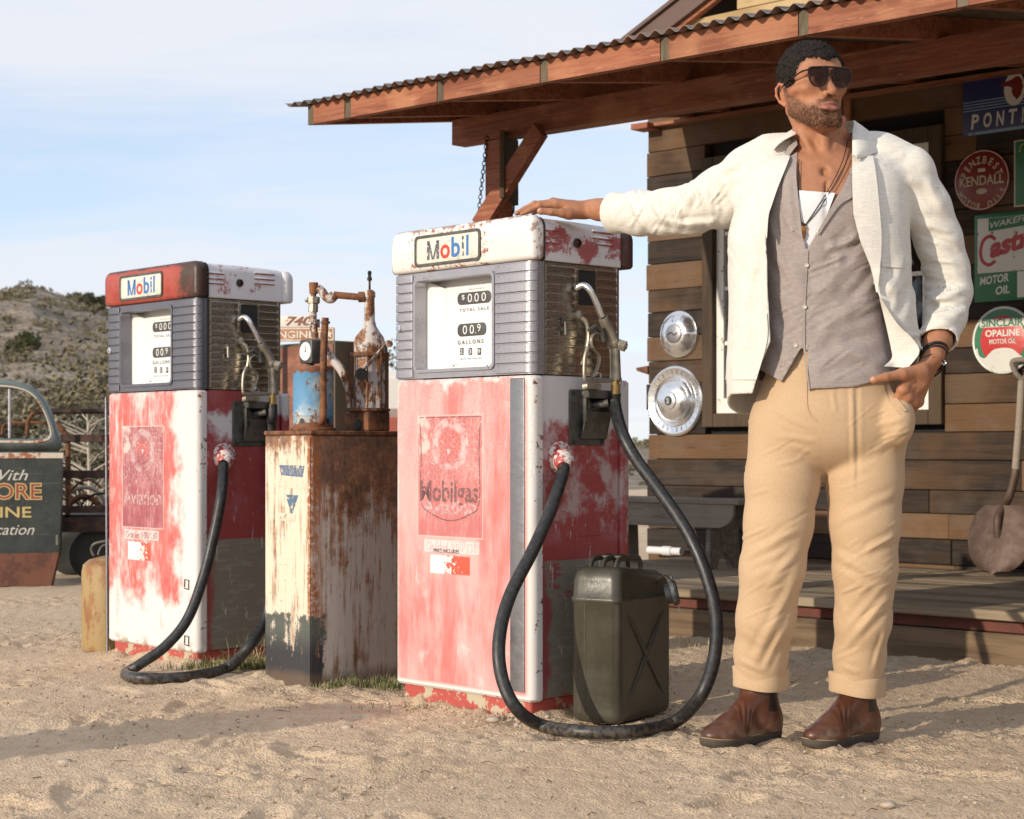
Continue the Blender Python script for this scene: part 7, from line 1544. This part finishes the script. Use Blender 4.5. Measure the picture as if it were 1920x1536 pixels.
JCR = [(1190, 372, 1205, 436, 9, 4.5), (1225, 362, 1250, 436, 9, 5), (1275, 352, 1285, 420, 8, -5), (1300, 345, 1265, 430, 10, 5), (1315, 352, 1340, 425, 9, 4.5), (1330, 330, 1365, 400, 12, -5), (1260, 425, 1350, 415, 8, 4), (1160, 380, 1165, 425, 8, 2.5), (1225, 420, 1290, 432, 7, -3.5), (1345, 325, 1390, 300, 9, 4), (1360, 400, 1400, 350, 12, 4),
       (1735, 560, 1812, 545, 9, 8), (1738, 575, 1815, 572, 8, -6), (1742, 600, 1808, 590, 12, 4), (1722, 470, 1800, 500, 12, 4), (1712, 420, 1790, 430, 12, 3.5), (1715, 520, 1800, 530, 10, -4), (1745, 440, 1795, 470, 8, -3), (1700, 330, 1760, 360, 12, 3), (1735, 330, 1770, 400, 10, 3),
       (1385, 460, 1400, 700, 18, 3), (1420, 420, 1408, 560, 10, 2), (1370, 440, 1425, 520, 16, 3), (1665, 560, 1700, 480, 14, 4), (1680, 600, 1715, 520, 10, -3), (1640, 500, 1690, 560, 12, 3), (1400, 560, 1425, 690, 12, -2.5), (1655, 300, 1700, 290, 9, 2)]
Rj = random.Random(9)
for i in range(16): x_ = Rj.uniform(1165, 1375); y_ = Rj.uniform(350, 420); JCR.append((x_, y_-Rj.uniform(10, 34), x_+Rj.uniform(-28, 28), y_+Rj.uniform(8, 26), Rj.uniform(3.0, 5.0), Rj.choice([2.4, 1.8, -2.2])))
for i in range(12): x_ = Rj.uniform(1718, 1795); y_ = Rj.uniform(430, 630); JCR.append((x_-Rj.uniform(14, 34), y_+Rj.uniform(-14, 14), x_+Rj.uniform(14, 34), y_+Rj.uniform(-10, 10), Rj.uniform(3.0, 5.0), Rj.choice([2.2, 1.6, -2.0])))
for i in range(10): x_ = Rj.uniform(1375, 1430); y_ = Rj.uniform(430, 690); JCR.append((x_-Rj.uniform(4, 24), y_-Rj.uniform(14, 50), x_+Rj.uniform(4, 24), y_+Rj.uniform(14, 50), Rj.uniform(3.5, 6.0), Rj.choice([1.6, 1.2, -1.5])))
ja.warp = lambda P: 1.35*creases(P, JCR, 4.9+(P[:, 0] < .7)*.25*np.clip((.75-P[:, 0])/.3, 0, 1.6))+.0020*fbm(P*np.array([8, 8, 8]), 3)
ca, cb = M4(1152, 400, 5.25), M4(1250, 398, 5.08); cn = (ca-cb)/np.linalg.norm(ca-cb); da, db = M4(1757, 640, 4.70), M4(1774, 590, 4.765); dn = (da-db)/np.linalg.norm(da-db); dn = dn+np.array([.28, 0, 0]); dn /= np.linalg.norm(dn)
def jacket_cut(P):
    px, py = PXY(P); k = P[:, 1]/F
    l = np.interp(py, [230, 262, 300, 350, 400, 450, 550, 640, 690, 735], [1494, 1490, 1479, 1459, 1441, 1437, 1440, 1445, 1424, 1412]); r = np.interp(py, [230, 290, 400, 450, 500, 540, 560, 577, 609, 636, 655, 665, 800], [1597, 1597, 1600, 1612, 1632, 1642, 1650, 1659, 1683, 1709, 1724, 1760, 1790])
    op = np.minimum(px-l, r-px)*k; tor = P[:, 0] < np.array(M4(1732, 0, 4.7))[0]
    fr = (P[:, 1] < 4.735); slv = (P[:, 0] > M4(1727, 0, 4.72)[0]) & (P[:, 2] > M4(0, 690, 4.7)[2]); o = np.where(fr & ~slv, op, -.1)
    hem = (.950-.050*np.clip((P[:, 1]-4.72)/.15, 0, 1))-P[:, 2]; o = np.maximum(o, np.where(slv, -.1, hem))
    cu = np.where(P[:, 0] < .55, (P-ca) @ cn, -.1); cu2 = np.where((P[:, 0] > M4(1722, 0, 4.7)[0]) & (P[:, 1] < 4.80) & (P[:, 2] < M4(0, 600, 4.7)[2]) & (P[:, 2] > M4(0, 720, 4.7)[2]), (P-da) @ dn, -.1)
    neck = np.linalg.norm((P-M4(1543, 250, 4.775))*np.array([1, 1, .55]), axis=1); neck = np.where(P[:, 2] > M4(0, 300, 4.7)[2], .082-neck, -.1)
    return np.maximum(np.maximum(np.maximum(o, cu), cu2), neck)
jo = Shell(ja, .0075, jacket_cut)
mesh_of(jo, (.24, 4.48, .86), (1.30, 5.42, 1.66), .0036, 'jacket', M_jacket, man)
# lapels, collar, pocket, turned-back front corner
drape(ja, [(1598, 291), (1598, 340), (1601, 400), (1613, 450), (1632, 500), (1643, 548)], [(1637, 292), (1643, 330), (1650, 400), (1653, 450), (1650, 505), (1645, 548)], 16, 60, .009, .003, 'lapel', M_jacket, man, curl=.006)
drape(ja, [(1456, 267), (1451, 292), (1430, 312), (1421, 350), (1426, 395), (1437, 446)], [(1491, 262), (1479, 300), (1459, 350), (1447, 385), (1441, 405), (1438, 446)], 16, 50, .005, .003, 'lapel', M_jacket, man)
def strip(lo_, up_, name, m, th=.004, nv=6):
    A = np.array(catmull([tuple(M4(*p)) for p in lo_], 8)); B_ = np.array(catmull([tuple(M4(*p)) for p in up_], 8)); n = min(len(A), len(B_)); t = Shifted(); c = (A.mean(0)+B_.mean(0))/2
    def pt(u, v, o): i = u*(n-1); a = A[int(round(i))]*(1-v)+B_[int(round(i))]*v; d = a-c; d[2] = 0; d /= np.linalg.norm(d)+1e-9; return tuple(a+d*(o+.010*math.sin(math.pi*v)))
    t.grid(lambda u, v: pt(u, v, th), n, nv); k = len(t.v); t.grid(lambda u, v: pt(u, v, 0), n, nv)
    for i in range(n-1): t.f += [(i, i+1, k+i+1, k+i), ((nv-1)*n+i, (nv-1)*n+i+1, k+(nv-1)*n+i+1, k+(nv-1)*n+i)]; t.mi += [0, 0]
    for j in range(nv-1): t.f += [(j*n, (j+1)*n, k+(j+1)*n, k+j*n), (j*n+n-1, (j+1)*n+n-1, k+(j+1)*n+n-1, k+j*n+n-1)]; t.mi += [0, 0]
    return t.obj(name, m, man, angle=60)
strip([(1452, 282, 4.735), (1448, 272, 4.80), (1470, 268, 4.89), (1520, 262, 4.91), (1580, 262, 4.90), (1640, 268, 4.86), (1652, 280, 4.76), (1632, 290, 4.665), (1606, 300, 4.622)],
      [(1493, 252, 4.70), (1492, 244, 4.76), (1500, 236, 4.83), (1530, 232, 4.86), (1560, 231, 4.86), (1590, 227, 4.83), (1601, 228, 4.76), (1598, 250, 4.69), (1598, 290, 4.628)], 'jacket_collar', M_jacket)
strip([(1470, 320, 4.69), (1474, 296, 4.74), (1490, 280, 4.82), (1540, 276, 4.855), (1590, 280, 4.82), (1604, 300, 4.73)], [(1496, 272, 4.70), (1495, 258, 4.745), (1505, 250, 4.81), (1545, 248, 4.84), (1585, 250, 4.81), (1597, 270, 4.72)], 'shirt_collar', M_shirt)
drape(ja, [(1649, 420), (1650, 460), (1653, 500)], [(1699, 418), (1700, 460), (1694, 503)], 12, 12, .003, .0022, 'breast_pocket', M_jacket, man)
drape(ja, [(1367, 586), (1364, 650), (1360, 712)], [(1438, 588), (1438, 640), (1418, 712)], 14, 14, .003, .0022, 'patch_pocket', M_jacket, man)
drape(sh_, [(1649, 560), (1660, 605), (1671, 655), (1672, 672), (1657, 687)], [(1650, 556), (1682, 606), (1710, 634), (1724, 660), (1702, 690)], 18, 26, .036, .003, 'turned_front', M_jacket, man, curl=.030, sm=8, ymax=4.66)
# shirt lapels, placket, pocket, buttons
drape(sh_, [(1481, 300), (1462, 330), (1450, 352), (1441, 378), (1437, 398)], [(1494, 280), (1494, 320), (1496, 360), (1490, 400), (1470, 404)], 14, 30, .004, .0022, 'shirt_lapel', M_shirt, man) if False else None
drape(sh_, [(1478, 295), (1470, 330), (1466, 370), (1470, 410), (1496, 440)], [(1495, 285), (1493, 330), (1497, 372), (1501, 412), (1505, 445)], 12, 34, .0045, .0022, 'shirt_lapel', M_shirt, man)
drape(sh_, [(1592, 325), (1576, 360), (1561, 385), (1544, 415), (1532, 438)], [(1600, 330), (1602, 350), (1600, 368), (1572, 388), (1536, 440)], 14, 34, .0045, .0022, 'shirt_lapel', M_shirt, man)
drape(sh_, [(1513, 470), (1507, 560), (1506, 650), (1516, 728)], [(1516, 470), (1511, 560), (1510, 650), (1519, 730)], 4, 60, .0015, .0016, 'placket', M_shirt, man)
M_btn = mat('pearl_button', lambda g: dict(color=(.60, .56, .46), rough=.3))
def button(s, px, py, r=.0058, off=.004):
    P, t_ = trace(s, [px], [py]); p = P[0]; b = Shifted(); b.lathe([(r, 0), (r, -.0015), (r*.85, -.0026), (r*.62, -.0014), (0, -.0014)], (p[0], p[1]-off, p[2]), 'y', 18); b.obj('button', M_btn, man)
for px, py in ((1512, 498), (1508, 576), (1486, 429), (1491, 648)): button(sh_, px, py)
button(ja, 1641, 530, .006, .003)
for px, py in ((1533, 436), (1513, 652)):
    P, _t = trace(sh_, [px], [py]); p = P[0]; t = Shifted(); t.tube([(p[0], p[1]-.002, p[2]-.007), (p[0], p[1]-.002, p[2]+.007)], .0012, 6); t.obj('buttonhole', M_btn, man)
# tank top under the shirt
drape(body, [(1486, 356), (1490, 400), (1496, 440), (1504, 480)], [(1566, 362), (1552, 400), (1540, 440), (1524, 480)], 20, 30, .006, .003, 'tank_top', M_tank, man)
# necklace
cord = catmull([(1596, 280, 0), (1582, 312, 0), (1560, 352, 0), (1535, 392, 0), (1512, 420, 0), (1504, 428, 0)], 8); P, _t = trace(body, [c[0] for c in cord], [c[1] for c in cord]); M_cord = mat('black_cord', lambda g: dict(color=(.012, .010, .010), rough=.6))
t = Shifted(); t.tube([tuple(p-np.array([0, .011, 0])) for p in P], .0013, 6); t.obj('necklace_cord', M_cord, man)
cord = catmull([(1589, 262, 0), (1578, 305, 0), (1556, 350, 0), (1531, 390, 0), (1508, 424, 0)], 8); P, _t = trace(body, [c[0] for c in cord], [c[1] for c in cord]); t = Shifted(); t.tube([tuple(p-np.array([0, .010, 0])) for p in P], .0013, 6); t.obj('necklace_cord', M_cord, man)
cord = catmull([(1497, 300, 0), (1496, 345, 0), (1497, 390, 0), (1503, 428, 0)], 8); P, _t = trace(body, [c[0] for c in cord], [c[1] for c in cord]); t = Shifted(); t.tube([tuple(p-np.array([0, .010, 0])) for p in P], .0012, 6); t.obj('necklace_cord', M_cord, man)
pb = P[-1]-np.array([0, .014, 0]); M_amb = mat('amber_tooth', lambda g: dict(color=g.mix(g.ss(g.noise(120, 3), .45, .6), (.17, .045, .012), (.42, .17, .035)), rough=.2, coat=.5))
t = Shifted(); t.tube([pb+np.array([-.006, 0, .004]), pb+np.array([.002, -.002, -.002]), pb+np.array([.010, -.002, -.001])], [.0065, .0075, .004], 10); t.tube([pb+np.array([.001, 0, -.002]), pb+np.array([.004, 0, -.018]), pb+np.array([.003, 0, -.034])], [.008, .0062, .001], 10); t.obj('pendant', M_amb, man)
t = Shifted(); t.tube([pb+np.array([-.006, -.004, .006]), pb+np.array([.006, -.004, .007])], .004, 8); t.sph(pb+np.array([-.002, -.004, .010]), .0042, 8); t.obj('pendant_knot', M_cord, man)
# sunglasses
GL = lambda x, y, z: tuple(hw_(x, y, z)); M_fr = mat('tortoise_frame', lambda g: dict(color=g.mix(g.ss(g.noise(160, 3), .48, .62), (.010, .006, .005), (.05, .020, .010)), rough=.25, spec=.25))
M_lens = mat('brown_gradient_lens', lambda g: dict(color=(.022, .009, .005), rough=.05, alpha=g.ss((g.co() and g.z), 1.765, 1.802, .52, .985), spec=.16)); gl_ = None
def lens_out(s_, k=1.0, dz=0):
    base = [(-.0255, .020), (-.012, .0235), (.012, .0238), (.0265, .021), (.0285, .010), (.0265, -.008), (.018, -.0215), (.004, -.0265), (-.010, -.0245), (-.0195, -.0130), (-.0255, .004)]
    P_ = catmull([(x*k, z*k, 0) for x, z in base], 5, True); return [(s_*(p[0]+.0325), p[1]+.0175) for p in P_]
yb_ = lambda x: -.1045+.16*x*x*6
for s_ in (-1, 1):
    o = lens_out(s_, 1.06); i_ = lens_out(s_, .93); n = len(o); t = Shifted(); vs = []
    for q, dy in ((o, .002), (o, -.0022), (i_, -.0022), (i_, .002)): vs += [GL(p[0], yb_(p[0])+dy, p[1]) for p in q]
    t.add(vs, [(a*n+k, a*n+(k+1) % n, ((a+1) % 4)*n+(k+1) % n, ((a+1) % 4)*n+k) for a in range(4) for k in range(n)]); fr_ = t.obj('sunglasses_rim', M_fr, man, angle=50)
    t = Shifted(); i2 = lens_out(s_, .95); t.poly([GL(p[0], yb_(p[0])-.0004, p[1]) for p in i2], tuple(HR @ np.array([0, .0015, 0]))); t.obj('lens', M_lens, man, smooth=False)
    t = Shifted(); t.tube(catmull([GL(s_*.060, yb_(.06), .0345), GL(s_*.0715, -.082, .0335), GL(s_*.0790, -.045, .026), GL(s_*.0815, -.005, .019), GL(s_*.0835, .018, .004)], 5), [.0042]*6+[.0032]*15, 8, flat=.55); t.obj('temple_arm', M_fr, man)
t = Shifted(); t.tube(catmull([GL(-.055, yb_(.055)-.0005, .0405), GL(-.02, yb_(.02)-.0005, .0425), GL(.02, yb_(.02)-.0005, .0425), GL(.055, yb_(.055)-.0005, .0405)], 6), .0027, 8); t.tube(catmull([GL(-.0085, -.1035, .020), GL(0, -.105, .0255), GL(.0085, -.1035, .020)], 5), .0022, 8); t.obj('bridge', M_fr, man)
# bracelets
ax_ = (M4(1750, 668, 4.655)-M4(1764, 600, 4.74)); ax_ /= np.linalg.norm(ax_)
def band(px, py, Y, r, w, m, tilt=.35, n=40, bead=0, nm='bracelet'):
    c = M4(px, py, Y); a_ = ax_+np.array([tilt*.9, -tilt*.3, 0]); a_ /= np.linalg.norm(a_); u = np.cross(a_, [0, 1, 0]); u /= np.linalg.norm(u); v = np.cross(a_, u); t = Shifted()
    if bead:
        for k in range(bead): an = 2*math.pi*k/bead; t.sph(c+u*r*math.cos(an)+v*r*math.sin(an), w, 6)
    else: t.tube([c+u*r*math.cos(2*math.pi*k/n)+v*r*math.sin(2*math.pi*k/n) for k in range(n+1)], w, 8, caps=False)
    t.obj(nm, m, man)
M_lea = mat('brown_leather_cord', lambda g: dict(color=(.07, .03, .016), rough=.5)); M_bead = mat('wooden_beads', lambda g: dict(color=g.mix(g.noise(200, 2), (.22, .11, .045), (.10, .05, .02)), rough=.4))
band(1752, 660, 4.668, .0335, .0042, M_cord, .42); band(1750, 667, 4.662, .0340, .0036, M_cord, .45); band(1749, 673, 4.657, .0335, .0024, M_bead, .46, bead=54); band(1747, 680, 4.652, .0345, .0020, M_lea, .50); band(1745, 684, 4.648, .0355, .0022, M_lea, .62); band(1744, 690, 4.646, .0360, .0026, M_cord, .60)
t = Shifted(); q = M4(1770, 680, 4.640); t.tube(catmull([q+np.array([0, 0, .006]), q+np.array([.005, 0, 0]), q+np.array([0, 0, -.006]), q+np.array([-.005, 0, 0])], 4, True), .0014, 6); t.obj('bracelet_clasp', M_bright, man)
# pocket edge and fly seam on the trousers
drape(tr_, [(1662, 703), (1664, 725), (1676, 750), (1696, 772)], [(1668, 702), (1670, 722), (1682, 746), (1702, 769)], 4, 24, .003, .0022, 'pocket_edge', M_trous, man)
drape(tr_, [(1655, 706), (1656, 726), (1668, 754), (1688, 778)], [(1657, 706), (1658, 725), (1670, 753), (1690, 777)], 3, 24, .0015, .001, 'pocket_stitch', M_trous, man)
drape(tr_, [(1512, 700), (1512, 760), (1520, 782), (1530, 790)], [(1514, 700), (1514, 759), (1522, 780), (1532, 788)], 3, 24, .0014, .0009, 'fly_stitch', M_trous, man)
# boots
def boot(toe, heel, label):
    T, H_ = np.array(gnd(*toe)), np.array(gnd(*heel)); T, H_ = np.array([(toe[0]-960)/F*toe[2], toe[2], 0]), np.array([(heel[0]-960)/F*heel[2], heel[2], 0])
    d = T-H_; L_ = np.linalg.norm(d); d /= L_; w = np.array([-d[1], d[0], 0]); k_ = L_/.305
    loc = lambda l, x, z: H_+d*l*k_+w*x+np.array([0, 0, z])
    b = SDF(); Rb = np.stack([d, w, [0, 0, 1]], 1)
    def ell(c, r, k=.02):
        r = np.array(r, float); c_ = loc(*c); b._a(lambda P: (lambda q: (lambda k0, k1: k0*(k0-1)/k1)(np.sqrt(((q/r)**2).sum(1)), np.sqrt(((q/(r*r))**2).sum(1))+1e-9))((P-c_) @ Rb), c_, r.max(), k, 'u')
    ell((.050, 0, .050), (.049, .039, .056)); b.cap(loc(.06, 0, .045), loc(.19, 0, .040), .040, .036, .03); ell((.222, .004, .036), (.079, .0485, .0345), .03); b.cap(loc(.10, 0, .118), loc(.205, 0, .058), .037, .024, .03)
    b.cap(loc(.070, 0, .085), loc(.080, 0, .185), .044, .052, .03)
    b.fnp(lambda P: .024-P[:, 2], loc(.15, 0, .08), .3, .003, 'i')
    def warp(P):
        q = (P-H_) @ Rb; return .0016*np.sin((q[:, 0]*1.0+q[:, 2]*.5)*2*math.pi/.016)*np.exp(-((q[:, 0]-.165)/.022)**2)*np.exp(-((q[:, 2]-.085)/.03)**2)+.0010*fbm(P*30, 2)
    b.warp = warp
    def colf(V):
        q = (V-H_) @ Rb; l, x, z = q[:, 0]/k_, q[:, 1], q[:, 2]; c = np.tile(np.array([.098, .035, .018]), (len(V), 1))*(1+.25*fbm(V*25, 3)[:, None]); toe_ = np.clip((l-.16)/.1, 0, 1)[:, None]; c = c*(1-.25*toe_*np.clip(fbm(V*14+3, 2)+.4, 0, 1)[:, None])
        g_ = (np.abs(l-.073) < .020-(.165-z)*.03) & (z > .085) & (np.abs(x) > .02); c[g_] = (.022, .014, .012)
        e = (np.abs(np.abs(l-.073)-(.022-(.165-z)*.03)) < .0022) & (z > .075) & (np.abs(x) > .018); c[e] = (.09, .028, .012)
        dust = np.clip((.075-z)/.05, 0, 1)[:, None]*np.clip(.45+fbm(V*40, 3)*.9, 0, 1)[:, None]*.45; c = c*(1-dust)+np.array([.36, .27, .18])*dust; wl_ = z < .0275; c[wl_] = (.10, .055, .03); return np.clip(c, 0, 1)
    def lea(g):
        n = g.noise(60, 4); return dict(color=g.attr('Col'), rough=g.ss(n, .3, .7, .30, .50), coat=.08, bump=(g.noise(260, 3)+n, .0006))
    mesh_of(b, np.minimum(T, H_)-.08+np.array([0, 0, .09]), np.maximum(T, H_)+np.array([.08, .08, .21]), .0027, 'boot', mat('brown_boot_leather', lea), man, colf=colf)
    M_sole = mat('boot_sole', lambda g: dict(color=g.mix(g.ss(g.co() and g.z, .012, .022), (.050, .042, .034), (.085, .066, .048)), rough=.8, bump=(g.noise(1, 3, .6, v=g.sc(120, 120, 500)), .0008)))
    half = [(0.004, .0), (.008, .019), (.025, .032), (.06, .036), (.11, .034), (.16, .041), (.21, .0475), (.25, .0475), (.283, .036), (.299, .018), (.304, .0)]
    o = [(l, x) for l, x in half]+[(l, -x*.94) for l, x in half[-2:0:-1]]; o = [(p[0], p[1]) for p in catmull([(a, b2, 0) for a, b2 in o], 5, True)]; t = Shifted(); rings = []
    for z, s2, up in ((.001, .94, 1), (.004, .985, 1), (.012, 1.0, 1), (.0175, 1.0, 1), (.0185, 1.012, 1), (.0235, 1.012, 1), (.025, .99, 1)):
        rings.append([tuple(H_+d*((l-.15)*s2+.15)*k_+w*x*s2+np.array([0, 0, z+.010*max(0, (l-.24)/.07)**2*(1 if z < .03 else 0)*.6])) for l, x in o])
    t.loft(rings); t.obj('boot_sole', M_sole, man, angle=40)
    t = Shifted(); st = [tuple(H_+d*((l-.15)*.995+.15)*k_+w*x*.99+np.array([0, 0, .0255+.006*max(0, (l-.24)/.07)**2])) for l, x in o]; t.tube(st+[st[0]], .0011, 5, caps=False); t.obj('welt_stitch', mat('welt_thread', lambda g: dict(color=(.42, .33, .22), rough=.7)), man)
boot((1319, 0, 4.715), (1459, 0, 4.905), 'l'); boot((1511, 0, 4.705), (1641, 0, 4.895), 'r')
